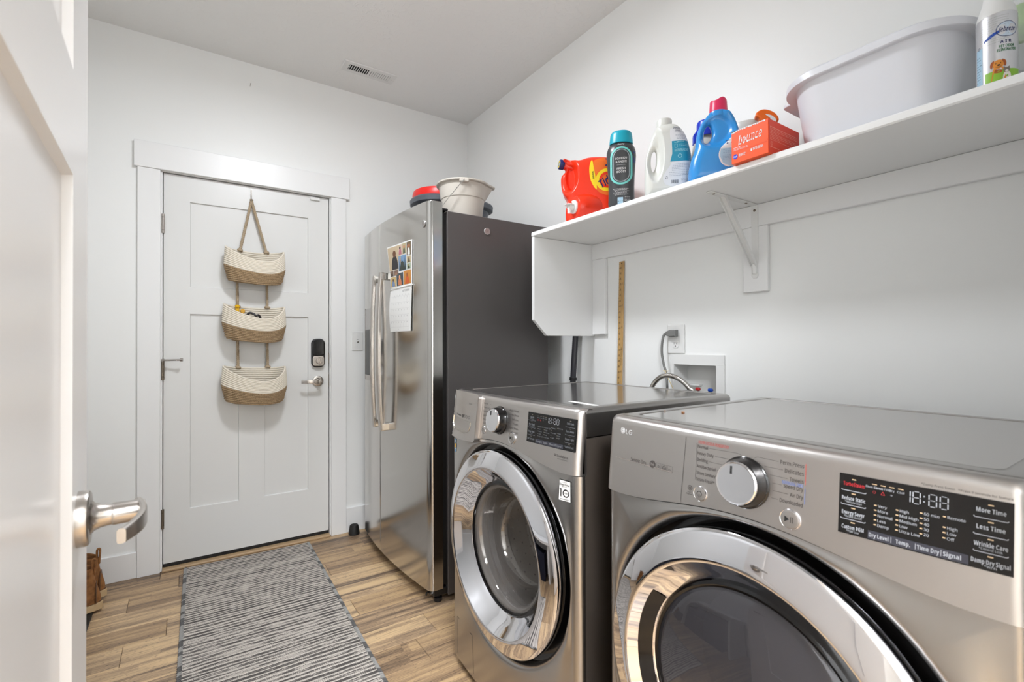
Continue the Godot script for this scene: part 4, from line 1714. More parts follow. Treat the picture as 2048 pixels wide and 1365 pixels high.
func machines() -> void:
	# ---- washer
	var base := Vector3(-0.53, 0, 1.812)
	var o := thing("washer", "front-loading graphite steel washer with detergent drawer, between refrigerator and dryer", "washing machine", base)
	machine(o, base, true)
	var z := base.z
	var to := func(q: Vector2) -> Vector3: return Vector3(panel_x(q.x, q.y) - 0.0006, q.y, z + q.x)
	knob(o, base, Vector2(0.003, 0.926), 0.041)
	push_button(o, base, Vector2(-0.088, 0.884), 0.0115, 0)
	push_button(o, base, Vector2(0.076, 0.883), 0.0160, 1)
	display(o, base, Vector2(0.146, 0.886), Vector2(0.336, 0.968), {"hot": false, "left": [["Steam", 0.08, "Allergiene", 0.09], ["Pre Wash", 0.13, "*Remote Start", 0.13], ["Delay Wash", 0.14, "*Clean", 0.07], ["Add Garments", 0.16]],
		"right": [["Cold Wash", 0.13], ["Extra Rinse", 0.15], ["Rinse + Spin", 0.16], ["*Control Lock", 0.17]], "bottom": ["Temp.", "Spin", "Soil", "Signal"], "tiny": ["Wash", "Rinse", "Spin", "Lock"],
		"columns": [["Extra Hot", "Hot", "Warm", "Cool", "Tap Cold"], ["Extra High", "High", "Medium", "Low", "No Spin"], ["Heavy", ".", "Normal", ".", "Light"], ["Remote", "", "High", "Low", "Off"]]})
	var ink := at(base)
	var names_l := ["Normal", "Heavy Duty", "Bedding", "Sanitary", "Allergiene", "Tub Clean"]
	var names_r := ["Bright Whites", "Perm.Press", "Delicates", "Towels", "Speed Wash", "Downloaded"]
	for k in 6:
		write(ink, names_l[k], to, -0.098, 0.968 - k * 0.0125, 0.0055, -1, 0.0, sans)
		write(ink, names_r[k], to, 0.100, 0.962 - k * 0.0125, 0.0055, 1, 0.0, sans)
		var w := 0.012 if k in [0, 5] else 0.005
		stroke(ink, to, [Vector2(-0.058, 0.968 - k * 0.0125), Vector2(-0.047, 0.966 - k * 0.0125)], 0.0006)
		stroke(ink, to, [Vector2(0.050 - w * 0.2, 0.962 - k * 0.0125), Vector2(0.060, 0.962 - k * 0.0125)], 0.0006)
	write(ink, "TrueBalance", to, 0.292, 0.868, 0.0062, 0, 0.040, sans)
	write(ink, "Anti-Vibration System", to, 0.293, 0.861, 0.003, 0, 0.036, sans)
	ring2(ink, to, Vector2(0.2655, 0.869), 0.0020, 0.0035, 6)
	stroke(ink, to, [Vector2(-0.1075, 0.984), Vector2(-0.1085, 0.856)], 0.0012)
	part("panel_lettering", ink, M.grey_ink, o, 0)
	# detergent drawer, proud of the panel at its left end
	var g := at(base)
	var sec := []
	var poly := PackedVector2Array()
	for q: Vector2 in [Vector2(-0.345, 0.832), Vector2(-0.124, 0.842), Vector2(-0.118, 0.990), Vector2(-0.342, 0.990)]:
		poly.append(q)
	var rings := []
	for s: Vector2 in [Vector2(0.030, 0.0), Vector2(0.006, 0.0), Vector2(0.0015, -0.0015), Vector2(0.0, -0.005)]:
		rings.append([s.x, s.y])
	var path := PackedVector2Array()
	for k in 4:
		var a := poly[k]
		var p0 := poly[(k + 3) % 4]
		var p1 := poly[(k + 1) % 4]
		var r := 0.010
		for i in 6:
			var t := i / 5.0
			var e0 := a + (p0 - a).normalized() * r
			var e1 := a + (p1 - a).normalized() * r
			path.append(e0.lerp(a, t).lerp(a.lerp(e1, t), t))
	var dense := PackedVector2Array()
	for k in path.size():
		var a := path[k]
		var b := path[(k + 1) % path.size()]
		var m := int(a.distance_to(b) / 0.008) + 1
		for i in m:
			dense.append(a.lerp(b, float(i) / m))
	path = dense
	var hollow := PackedVector2Array()
	for q: Vector2 in [Vector2(-0.322, 0.872), Vector2(-0.306, 0.861), Vector2(-0.195, 0.857), Vector2(-0.165, 0.866), Vector2(-0.152, 0.884), Vector2(-0.150, 0.9005), Vector2(-0.318, 0.9045)]:
		hollow.append(q)
	var drawer_x := func(q: Vector2) -> float: return panel_x(clampf(q.x, -0.319, 0.3), q.y) - 0.0165 + 0.018 * pow(clampf((-0.19 - q.x) / 0.15, 0.0, 1.1), 1.6) + maxf(0.0, -0.325 - q.x) * 0.6 + maxf(0.0, q.y - 0.978) * 0.35
	var mid := Vector2(-0.236, 0.884)
	var outer := []
	for s: Array in rings:
		var ring := PackedVector3Array()
		for q in path:
			var c := Vector2(-0.232, 0.912)
			var qq: Vector2 = q + (c - q).normalized() * -s[1] * -1.0 if s[1] != 0.0 else q
			ring.append(Vector3(drawer_x.call(q) + s[0], qq.y, z + qq.x))
		outer.append(ring)
	g.loft(outer, true, false)
	# the face between its outline and the grip hole
	var n := path.size()
	var hole := PackedVector2Array()
	for k in n:
		var d := (path[k] - mid).normalized()
		var best := 1.0
		for i in hollow.size():
			var hit = Geometry2D.segment_intersects_segment(mid, mid + d * 0.4, hollow[i], hollow[(i + 1) % hollow.size()])
			if hit != null:
				best = mid.distance_to(hit)
				break
		hole.append(mid + d * best)
	var face := [outer[outer.size() - 1]]
	for s: float in [0.33, 0.66, 1.0]:
		var ring := PackedVector3Array()
		for k in n:
			var f: Vector3 = face[0][k]
			var q := Vector2(f.z - z, f.y).lerp(hole[k], s)
			ring.append(Vector3(drawer_x.call(q), q.y, z + q.x))
		face.append(ring)
	g.loft(face, true, false)
	var drawer := part("detergent_drawer", g, M.panel_steel, o, 40)
	g = at(base)
	var cup := []
	for s: Vector2 in [Vector2(1.0, 0.0), Vector2(0.985, -0.002), Vector2(0.96, 0.004), Vector2(0.86, 0.016), Vector2(0.55, 0.021), Vector2(0.0, 0.022)]:
		var ring := PackedVector3Array()
		for k in n:
			var q := mid.lerp(hole[k], s.x)
			ring.append(Vector3(drawer_x.call(q) + s.y, q.y, z + q.x))
		cup.append(ring)
	g.loft(cup, true, false)
	part("drawer_grip", g, M.bright_metal, drawer, 50)
	g = at(base)
	var dr := func(q: Vector2) -> Vector3: return Vector3(drawer_x.call(q) - 0.0008, q.y, z + q.x)
	write(g, "TurboWash", dr, -0.150, 0.960, 0.0055, 1, 0.024, sans)
	write(g, "SteamWash", dr, -0.255, 0.9135, 0.006, 0, 0.045, sans_bold)
	for k in 4:
		ring2(g, dr, Vector2(-0.215 + k * 0.0165, 0.914), 0.0 if k == 0 else 0.0045, 0.0056, 12)
	part("drawer_lettering", g, M.grey_ink, drawer, 0)
	g = at(base)
	maker_mark(g, dr, Vector2(-0.318, 0.968), 0.0068)
	part("maker_mark", g, M.white_ink, drawer, 0)
	# stickers
	g = at(base)
	var st := func(q: Vector2) -> Vector3: return Vector3(front_x(minf(q.x, 0.319)) - 0.0066, q.y, z + q.x)
	g = at(base)
	var over := func(lift: float) -> Callable: return func(q: Vector2) -> Vector3: return Vector3(body_x(q) - 0.0014 - lift, q.y, z + q.x)
	bar(g, over.call(0.0), 0.2785, 0.755, 0.3185, 0.809, 6)
	var sticker := part("warranty_sticker", g, M.dark_ink, o, 0)
	g = at(base)
	bar(g, over.call(0.0003), 0.2800, 0.7565, 0.3170, 0.8075, 6)
	part("sticker_face", g, M.paper, sticker, 0)
	g = at(base)
	var sf: Callable = over.call(0.0009)
	write(g, "INVERTER", sf, 0.2985, 0.8035, 0.0022)
	write(g, "Direct Drive", sf, 0.2985, 0.7975, 0.0052, 0, 0.033, sans_bold)
	write(g, "M O T O R", sf, 0.2985, 0.7920, 0.0024, 0, 0.016, sans_bold)
	bar(g, sf, 0.2855, 0.7660, 0.2888, 0.7865)
	stroke(g, sf, [Vector2(0.2832, 0.7835), Vector2(0.2870, 0.7860)], 0.0024)
	ring2(g, sf, Vector2(0.3030, 0.7760), 0.0072, 0.0104, 36)
	write(g, "YEAR", sf, 0.3030, 0.7760, 0.0034, 0, 0.0095, sans_bold)
	write(g, "WARRANTY", sf, 0.2985, 0.7605, 0.0026, 0, 0.028, sans_bold)
	part("sticker_lettering", g, M.dark_ink, sticker, 0)
	g = at(base)
	bar(g, over.call(0.0), -0.3185, 0.772, -0.304, 0.818)
	var tag2 := part("energy_sticker", g, tint(Color(0.30, 0.58, 0.78)), o, 0)
	g = at(base)
	bar(g, over.call(0.0003), -0.3185, 0.787, -0.304, 0.802)
	part("yellow_band", g, tint(Color(0.90, 0.72, 0.30)), tag2, 0)
	g = at(base)
	for y: float in [0.776, 0.781, 0.806, 0.812]:
		bar(g, over.call(0.0003), -0.317, y, -0.306, y + 0.0022)
	part("sticker_print", g, M.paper, tag2, 0)
	# white strip and dark latch on the lid
	g = at(base)
	g.xf = g.xf * Transform3D(Basis(Vector3.UP, -0.06), Vector3(-0.765, 0.9931, z + 0.246))
	g.box(Vector3.ZERO, Vector3(0.016, 0.0006, 0.115))
	part("paper_strip", g, M.paper, o)
	# pump hatch outlines low on the front
	g = at(base)
	for e: Array in [[-0.300, 0.185, -0.300, 0.055], [-0.300, 0.185, -0.170, 0.185], [-0.170, 0.185, -0.170, 0.055]]:
		stroke(g, over.call(-0.0006), [Vector2(e[0], e[1]), Vector2(e[2], e[3])], 0.0012)
	part("pump_hatch", g, M.dark_gap, o, 0)
	# ---- dryer
	base = Vector3(-0.53, 0, 2.598)
	o = thing("dryer", "front-loading graphite steel dryer nearest the camera, with sensor dry printing", "dryer", base)
	machine(o, base, false)
	z = base.z
	to = func(q: Vector2) -> Vector3: return Vector3(panel_x(q.x, q.y) - 0.0006, q.y, 2.598 + q.x)
	knob(o, base, Vector2(-0.001, 0.9195), 0.0415)
	push_button(o, base, Vector2(-0.085, 0.879), 0.0125, 0)
	push_button(o, base, Vector2(0.076, 0.8795), 0.0145, 1)
	display(o, base, Vector2(0.143, 0.882), Vector2(0.3225, 0.9668), {"hot": true, "left": [["TurboSteam", 0.145], ["Reduce Static", 0.160, "*Remote Start", 0.115], ["Energy Saver", 0.155, "*Default On/Off", 0.125], ["Custom PGM", 0.150, "*PGM Save", 0.085]],
		"right": [["More Time", 0.145], ["Less Time", 0.140], ["Wrinkle Care", 0.165, "*Control Lock", 0.115], ["Damp Dry Signal", 0.190, "*Wi-Fi", 0.060]], "bottom": ["Dry Level", "Temp.", "Time Dry", "Signal"], "tiny": ["Flow Sense", "Clean Filter", "Dry", "Cool"],
		"columns": [["Very", "More", "Normal", "Less", "Damp"], ["High", "Mid High", "Medium", "Low", "Ultra Low"], ["60 min", "50", "40", "30", "20"], ["Remote", "", "High", "Low", "Off"]]})
	ink = at(base)
	names_l = ["Normal", "Heavy Duty", "Bedding", "Antibacterial", "Steam Sanitary™", "Steam Fresh™"]
	names_r = ["Perm.Press", "Delicates", "Towels", "Speed Dry", "Air Dry", "Downloaded"]
	var wl := [0.0215, 0.034, 0.0225, 0.039, 0.0435, 0.038]
	var wr := [0.036, 0.0285, 0.021, 0.0295, 0.0195, 0.0345]
	for k in 6:
		var yl := 0.9645 - k * 0.0120
		var yr := 0.9655 - k * 0.0120
		write(ink, names_l[k], to, -0.0955, yl, 0.0058, -1, wl[k], sans)
		write(ink, names_r[k], to, 0.0935, yr, 0.0062, 1, wr[k], sans)
		var from: float = -0.0955 + wl[k] + 0.003
		var e := -sqrt(maxf(0.0, 0.0455 * 0.0455 - pow(yl - 0.9195, 2)))
		if k == 0:
			stroke(ink, to, [Vector2(from, yl), Vector2(-0.018, yl + 0.0015), Vector2(-0.011, yl + 0.0005), Vector2(-0.008, yl - 0.0015)], 0.0005)
		elif from < e - 0.002:
			stroke(ink, to, [Vector2(from, yl), Vector2(e - 0.001, yl)], 0.0005)
		from = 0.0935 - wr[k] - 0.003
		e = sqrt(maxf(0.0, 0.0455 * 0.0455 - pow(yr - 0.9195, 2)))
		if k == 0:
			stroke(ink, to, [Vector2(from, yr), Vector2(0.020, yr + 0.0008), Vector2(0.015, yr - 0.0015)], 0.0005)
		elif from > e + 0.002:
			stroke(ink, to, [Vector2(from, yr), Vector2(e + 0.002, yr)], 0.0005)
	stroke(ink, to, [Vector2(-0.0975, 0.970), Vector2(-0.0975, 0.902)], 0.0005)
	write(ink, "Sensor Dry", to, -0.242, 0.9075, 0.0085, 0, 0.044, sans)
	# round he mark, three little framed signs, and the smart care mark by the power button
	ring2(ink, to, Vector2(-0.202, 0.9090), 0.0, 0.0075, 20)
	for k in 3:
		var c := Vector2(-0.186 + k * 0.0145, 0.9083)
		stroke(ink, to, [c + Vector2(-0.006, -0.006), c + Vector2(0.006, -0.006), c + Vector2(0.006, 0.006), c + Vector2(-0.006, 0.006)], 0.0004, true)
	stroke(ink, to, [Vector2(-0.1755, 0.9050), Vector2(-0.1755, 0.9090), Vector2(-0.1715, 0.9125), Vector2(-0.1675, 0.9090), Vector2(-0.1675, 0.9050)], 0.0009, true)
	bar(ink, to, -0.1725, 0.905, -0.1705, 0.908)
	ring2(ink, to, Vector2(-0.186, 0.9078), 0.0014, 0.0022, 10)
	stroke(ink, to, [Vector2(-0.1612, 0.9062), Vector2(-0.158, 0.9075), Vector2(-0.1545, 0.9068)], 0.0008)
	ring2(ink, to, Vector2(-0.108, 0.8845), 0.0040, 0.0048, 18)
	ring2(ink, to, Vector2(-0.108, 0.8845), 0.0014, 0.0022, 12)
	write(ink, "Smart", to, -0.109, 0.8765, 0.0024)
	write(ink, "Diagnosis", to, -0.109, 0.8730, 0.0024)
	write(ink, "*Damp Press Down   *Press 3 seconds for feature", to, 0.3215, 0.9715, 0.0028, 1, 0.085)
	part("panel_lettering", ink, M.grey_ink, o, 0)
	g = at(base)
	bar(g, to, -0.307, 0.9025, -0.150, 0.9042, 6)
	part("panel_line", g, tint(Color(0.50, 0.47, 0.45)), o, 0)
	g = at(base)
	write(g, "he", to, -0.202, 0.9090, 0.0055, 0, 0.009, sans_bold)
	part("round_mark", g, M.panel_steel, o, 0)
	var red := at(base)
	write(red, "STEAM CYCLE & SENSOR DRY", to, -0.0945, 0.9735, 0.0042, -1, 0.062, sans)
	bar(red, to, -0.0945, 0.9705, -0.0325, 0.9709, 3)
	bar(red, to, 0.0957, 0.937, 0.0964, 0.9695)
	part("red_lettering", red, M.red_ink, o, 0)
	var blue := at(base)
	write(blue, "MANUAL DRY", to, 0.0935, 0.9355, 0.0042, 1, 0.032, sans)
	bar(blue, to, 0.0957, 0.908, 0.0964, 0.932)
	bar(blue, to, 0.0615, 0.9325, 0.0935, 0.9329, 2)
	part("blue_lettering", blue, M.blue_ink, o, 0)
	g = at(base)
	maker_mark(g, to, Vector2(-0.2935, 0.9645), 0.0068)
	write(g, "LG", to, -0.2745, 0.9635, 0.0105, 0, 0.0185, sans)
	part("maker_mark", g, M.white_ink, o, 0)
	# seam between the fascia's plain left third and the rest
	g = at(base)
	stroke(g, to, [Vector2(-0.1225, 0.978), Vector2(-0.128, 0.850)], 0.0007)
	part("fascia_seam", g, M.grey_ink, o, 0)
	for c: Vector3 in [Vector3(-0.70, 0.995, 2.335), Vector3(-0.715, 0.995, 2.295)]:
		var crumb := thing("crumb", "small brown crumb lying on the dryer top, %s" % ("the larger of the two" if c.x > -0.71 else "the smaller of the two"), "crumb", c, "crumbs on the dryer top")
		var q := Geo.new()
		var f := 1.0 if c.x > -0.71 else 0.6
		q.box(Vector3(0, -0.0004, 0), Vector3(0.004, 0.003, 0.006) * f, 0.001)
		q.box(Vector3(0.003, -0.0004, 0.002) * f, Vector3(0.003, 0.003, 0.003) * f, 0.001)
		part("crumb_body", q, M.crumb_brown, crumb)


# a filled disc with the letter-shaped cut of the maker's round mark left open
func maker_mark(g: Geo, to: Callable, c: Vector2, r: float) -> void:
	ring2(g, to, c, r * 0.80, r, 28)
	ring2(g, to, c, 0.0, r * 0.62, 20, 1.0, PI * 0.55, PI * 1.0)
	ring2(g, to, c, r * 0.30, r * 0.66, 20, 1.0, PI * 1.05, PI * 1.95)
	ring2(g, to, c + Vector2(r * 0.28, r * 0.25), 0.0, r * 0.42, 16)


# ---------------------------------------------------------------- shelf and the fittings of the shelf wall
func shelf() -> void:
	var base := Vector3(-0.19, 1.197, 2.13)
	var o := thing("wall_shelf", "long white wall shelf with a clipped-corner end panel, above the laundry machines", "shelf", base)
	var g := at(base)
	g.span(Vector3(-0.376, SHELF_TOP - 0.021, 1.286), Vector3(-0.0005, SHELF_TOP, 2.998), 0.0035)
	part("shelf_board", g, M.shelf_paint, o)
	g = at(base)
	var poly := PackedVector2Array([Vector2(-0.374, 1.646), Vector2(-0.374, 1.269), Vector2(-0.302, 1.197), Vector2(-0.001, 1.197), Vector2(-0.001, 1.646)])
	g.prism(poly, frame(Vector3(0, 0, 1.288), Vector3.RIGHT, Vector3.UP, Vector3.BACK), 0.019, 0.0012)
	part("end_panel", g, M.shelf_paint, o)
	for e: Array in [["wall_rail", 1.570, 1.6465, 1.3075, 2.998], ["wall_cleat", 1.2035, 1.5695, 1.3075, 1.396], ["bracket_board", 1.340, 1.5695, 2.087, 2.1755]]:
		g = at(base)
		g.span(Vector3(-0.019, e[1], e[3]), Vector3(-0.0005, e[2], e[4]), 0.002)
		part(e[0], g, M.shelf_paint, o)
	# folded steel bracket
	var z := 2.133
	g = at(base)
	var plate := PackedVector2Array()
	for q: Vector2 in [Vector2(-0.012, 0.0), Vector2(-0.012, -0.25), Vector2(-0.006, -0.258), Vector2(0.006, -0.258), Vector2(0.012, -0.25), Vector2(0.012, 0.0)]:
		plate.append(q)
	g.prism(plate, frame(Vector3(-0.0192, 1.645, z), Vector3.BACK, Vector3.UP, Vector3.LEFT), 0.0028, 0.0008)
	plate = PackedVector2Array()
	plate.append(Vector2(-0.012, 0.0))
	plate.append(Vector2(0.012, 0.0))
	for k in 9:
		var a := PI * k / 8
		plate.append(Vector2(cos(a) * 0.012, 0.262 + sin(a) * 0.012))
	g.prism(plate, frame(Vector3(-0.019, 1.6465, z), Vector3.BACK, Vector3.LEFT, Vector3.DOWN), 0.0028, 0.0008)
	var b := part("shelf_bracket", g, M.white_plastic, o)
	g = at(base)
	var p0 := Vector3(-0.214, 1.643, z)
	var p1 := Vector3(-0.028, 1.432, z)
	var dir := (p1 - p0).normalized()
	var side := dir.cross(Vector3.BACK)
	var sect := PackedVector2Array([Vector2(-0.0105, -0.006), Vector2(0.0105, -0.006), Vector2(0.0105, 0.006), Vector2(0.0085, 0.006), Vector2(0.0085, -0.003), Vector2(-0.0085, -0.003), Vector2(-0.0085, 0.006), Vector2(-0.0105, 0.006)])
	g.prism(sect, frame(p0, Vector3.BACK, side, dir), p0.distance_to(p1), 0.0)
	g.tube(PackedVector3Array([p1 + Vector3(0, 0.006, 0), p1 + Vector3(0.004, -0.012, 0), p1 + Vector3(0.0045, -0.030, 0)]), 0.0085, 10)
	part("bracket_strut", g, M.white_plastic, b)
	for e: Array in [[Vector3(-0.0222, 1.626, z), Vector3.LEFT], [Vector3(-0.0222, 1.408, z), Vector3.LEFT], [Vector3(-0.262, 1.6435, z), Vector3.DOWN], [Vector3(-0.075, 1.6435, z), Vector3.DOWN]]:
		var n: Vector3 = e[1]
		var x := Vector3.BACK
		g = at(base)
		g.lathe([Vector2(0, 0.0022), Vector2(0.0024, 0.0021), Vector2(0.0044, 0.0010), Vector2(0.0046, 0)], frame(e[0], x, n, x.cross(n)), 14)
		part("screw", g, M.nickel_dark, b)


func wall_fittings() -> void:
	# light switch between the casing and the refrigerator
	var base := Vector3(-0.788, 1.181, 0.0)
	var o := thing("light_switch", "white toggle light switch on the wall beside the refrigerator", "switch", base)
	var g := at(base)
	g.prism(rrect(0.070, 0.117, 0.004, 3), Transform3D(Basis.IDENTITY, base), 0.006, 0.003, 2)
	part("switch_plate", g, M.white_plastic, o)
	g = at(base)
	g.box(base + Vector3(0, 0, 0.0062), Vector3(0.0105, 0.0235, 0.001))
	part("toggle_slot", g, M.cord_grey, o)
	g = at(base)
	g.xf = g.xf * Transform3D(Basis(Vector3.RIGHT, -0.5), base + Vector3(0, 0.001, 0.008))
	g.box(Vector3.ZERO, Vector3(0.0085, 0.010, 0.020), 0.002)
	part("toggle", g, M.white_plastic, o)
	for y: float in [-0.030, 0.030]:
		g = at(base)
		g.lathe([Vector2(0, 0.0012), Vector2(0.0030, 0.0006), Vector2(0.0034, 0)], frame(base + Vector3(0, y, 0.006), Vector3.RIGHT, Vector3.BACK, Vector3.DOWN), 12)
		part("screw", g, M.white_plastic, o)
	# tiny bent nail left high in the wall
	base = Vector3(-1.384, 2.615, 0.0)
	o = thing("wall_nail", "tiny grey nail left in the wall above the back door", "nail", base)
	g = Geo.new()
	g.tube(PackedVector3Array([Vector3(0, 0, 0), Vector3(0, -0.001, 0.008), Vector3(0.001, 0.004, 0.014), Vector3(0.001, 0.011, 0.015)]), 0.0012, 6)
	part("nail_shank", g, M.nickel_dark, o)
	# duplex outlet with the washer's plug in its upper socket
	base = Vector3(0.0, 1.1775, 1.787)
	o = thing("wall_outlet", "white duplex outlet with a grey plug in its upper socket, above the washer", "outlet", base)
	var fr := frame(base, Vector3.BACK, Vector3.UP, Vector3.LEFT)
	g = at(base)
	g.prism(rrect(0.084, 0.121, 0.004, 3), fr, 0.0065, 0.0035, 2)
	part("outlet_plate", g, M.white_plastic, o)
	for y: float in [-0.0225, 0.0225]:
		g = at(base)
		var face := PackedVector2Array()
		for k in 24:
			var a := TAU * k / 24
			face.append(Vector2(cos(a) * 0.0165, clampf(sin(a) * 0.0175, -0.0140, 0.0140) + y))
		g.prism(face, fr * Transform3D(Basis.IDENTITY, Vector3(0, 0, 0.006)), 0.0022, 0.0006)
		var s := part("socket", g, M.white_plastic, o)
		g = at(base)
		var to := func(q: Vector2) -> Vector3: return fr * Vector3(q.x, q.y, 0.0085)
		bar(g, to, -0.0068, y + 0.0005, -0.0052, y + 0.0085)
		bar(g, to, 0.0052, y + 0.0005, 0.0066, y + 0.0075)
		ring2(g, to, Vector2(0, y - 0.0065), 0.0, 0.0026, 12)
		part("socket_slots", g, M.dark_gap, s, 0)
	base = Vector3(-0.03, 0.60, 1.79)
	o = thing("power_cord", "grey power cord and angled plug hanging from the wall outlet", "cord", base)
	g = at(base)
	var pf := frame(Vector3(-0.0085, 1.2005, 1.787), Vector3.BACK, Vector3.UP, Vector3.LEFT)
	var plug := PackedVector2Array([Vector2(0.017, 0.014), Vector2(0.017, -0.013), Vector2(-0.008, -0.015), Vector2(-0.030, -0.008), Vector2(-0.030, 0.008), Vector2(-0.012, 0.014)])
	g.prism(plug, pf, 0.026, 0.005, 3)
	part("plug", g, M.cord_grey, o)
	g = at(base)
	g.tube(smooth_path([Vector3(-0.022, 1.2005, 1.760), Vector3(-0.026, 1.196, 1.746), Vector3(-0.030, 1.170, 1.7395), Vector3(-0.032, 1.120, 1.738), Vector3(-0.032, 1.070, 1.748), Vector3(-0.034, 1.030, 1.762), Vector3(-0.045, 0.95, 1.775), Vector3(-0.06, 0.70, 1.79), Vector3(-0.07, 0.4, 1.80), Vector3(-0.06, 0.01, 1.82)], 10), 0.0052, 10)
	part("cord", g, M.cord_grey, o)
	g = at(base)
	g.tube(smooth_path([Vector3(-0.040, 1.047, 1.757), Vector3(-0.046, 1.040, 1.768), Vector3(-0.044, 1.018, 1.778), Vector3(-0.038, 0.985, 1.792), Vector3(-0.032, 0.960, 1.80)], 8), 0.0018, 6)
	g.tube(smooth_path([Vector3(-0.040, 1.047, 1.752), Vector3(-0.048, 1.046, 1.776), Vector3(-0.046, 1.048, 1.782)], 6), 0.0018, 6)
	part("cord_tie", g, M.twine, o)
	# recessed supply box
	base = Vector3(0.0, 0.98, 1.883)
	o = thing("washer_supply_box", "white recessed washer supply box with a red and a blue valve", "outlet box", base)
	g = at(base)
	var a0 := Vector2(1.762, 0.885)
	var a1 := Vector2(2.003, 1.114)
	var b0 := Vector2(1.777, 0.902)
	var b1 := Vector2(1.969, 1.0725)
	for e: Array in [[a0.x, a0.y, a1.x, b0.y], [a0.x, b1.y, a1.x, a1.y], [a0.x, b0.y, b0.x, b1.y], [b1.x, b0.y, a1.x, b1.y]]:
		g.span(Vector3(-0.006, e[1], e[0]), Vector3(-0.0002, e[3], e[2]), 0.0008)
	part("box_flange", g, M.white_plastic, o)
	g = at(base)
	g.span(Vector3(0.086, b0.y - 0.002, b0.x - 0.002), Vector3(0.088, b1.y + 0.0015, b1.x + 0.003))
	g.span(Vector3(0.0, b0.y - 0.002, b0.x - 0.002), Vector3(0.087, b1.y + 0.0015, b0.x - 0.0002))
	g.span(Vector3(0.0, b0.y - 0.002, b1.x + 0.0002), Vector3(0.087, b1.y + 0.0015, b1.x + 0.003))
	g.span(Vector3(0.0, b0.y - 0.002, b0.x), Vector3(0.087, b0.y, b1.x))
	g.span(Vector3(0.0, b1.y, b0.x), Vector3(0.087, b1.y + 0.0014, b1.x))
	g.span(Vector3(0.06, 0.985, b0.x), Vector3(0.087, 0.991, 1.85))
	part("box_recess", g, M.white_plastic, o)
	for k in 2:
		var c := Vector3(0.035, 0.902, [1.862, 1.918][k])
		g = at(base)
		g.lathe([Vector2(0.012, 0), Vector2(0.012, 0.03), Vector2(0.016, 0.034), Vector2(0.016, 0.046), Vector2(0.006, 0.05), Vector2(0.006, 0.065), Vector2(0, 0.065)], Transform3D(Basis.IDENTITY, c), 16)
		var valve := part("valve", g, M.bright_metal, o)
		g = at(base)
		g.box(c + Vector3(0, 0.072, 0), Vector3(0.014, 0.013, 0.021), 0.004)
		part("valve_handle", g, [M.valve_red, M.valve_blue][k], valve)


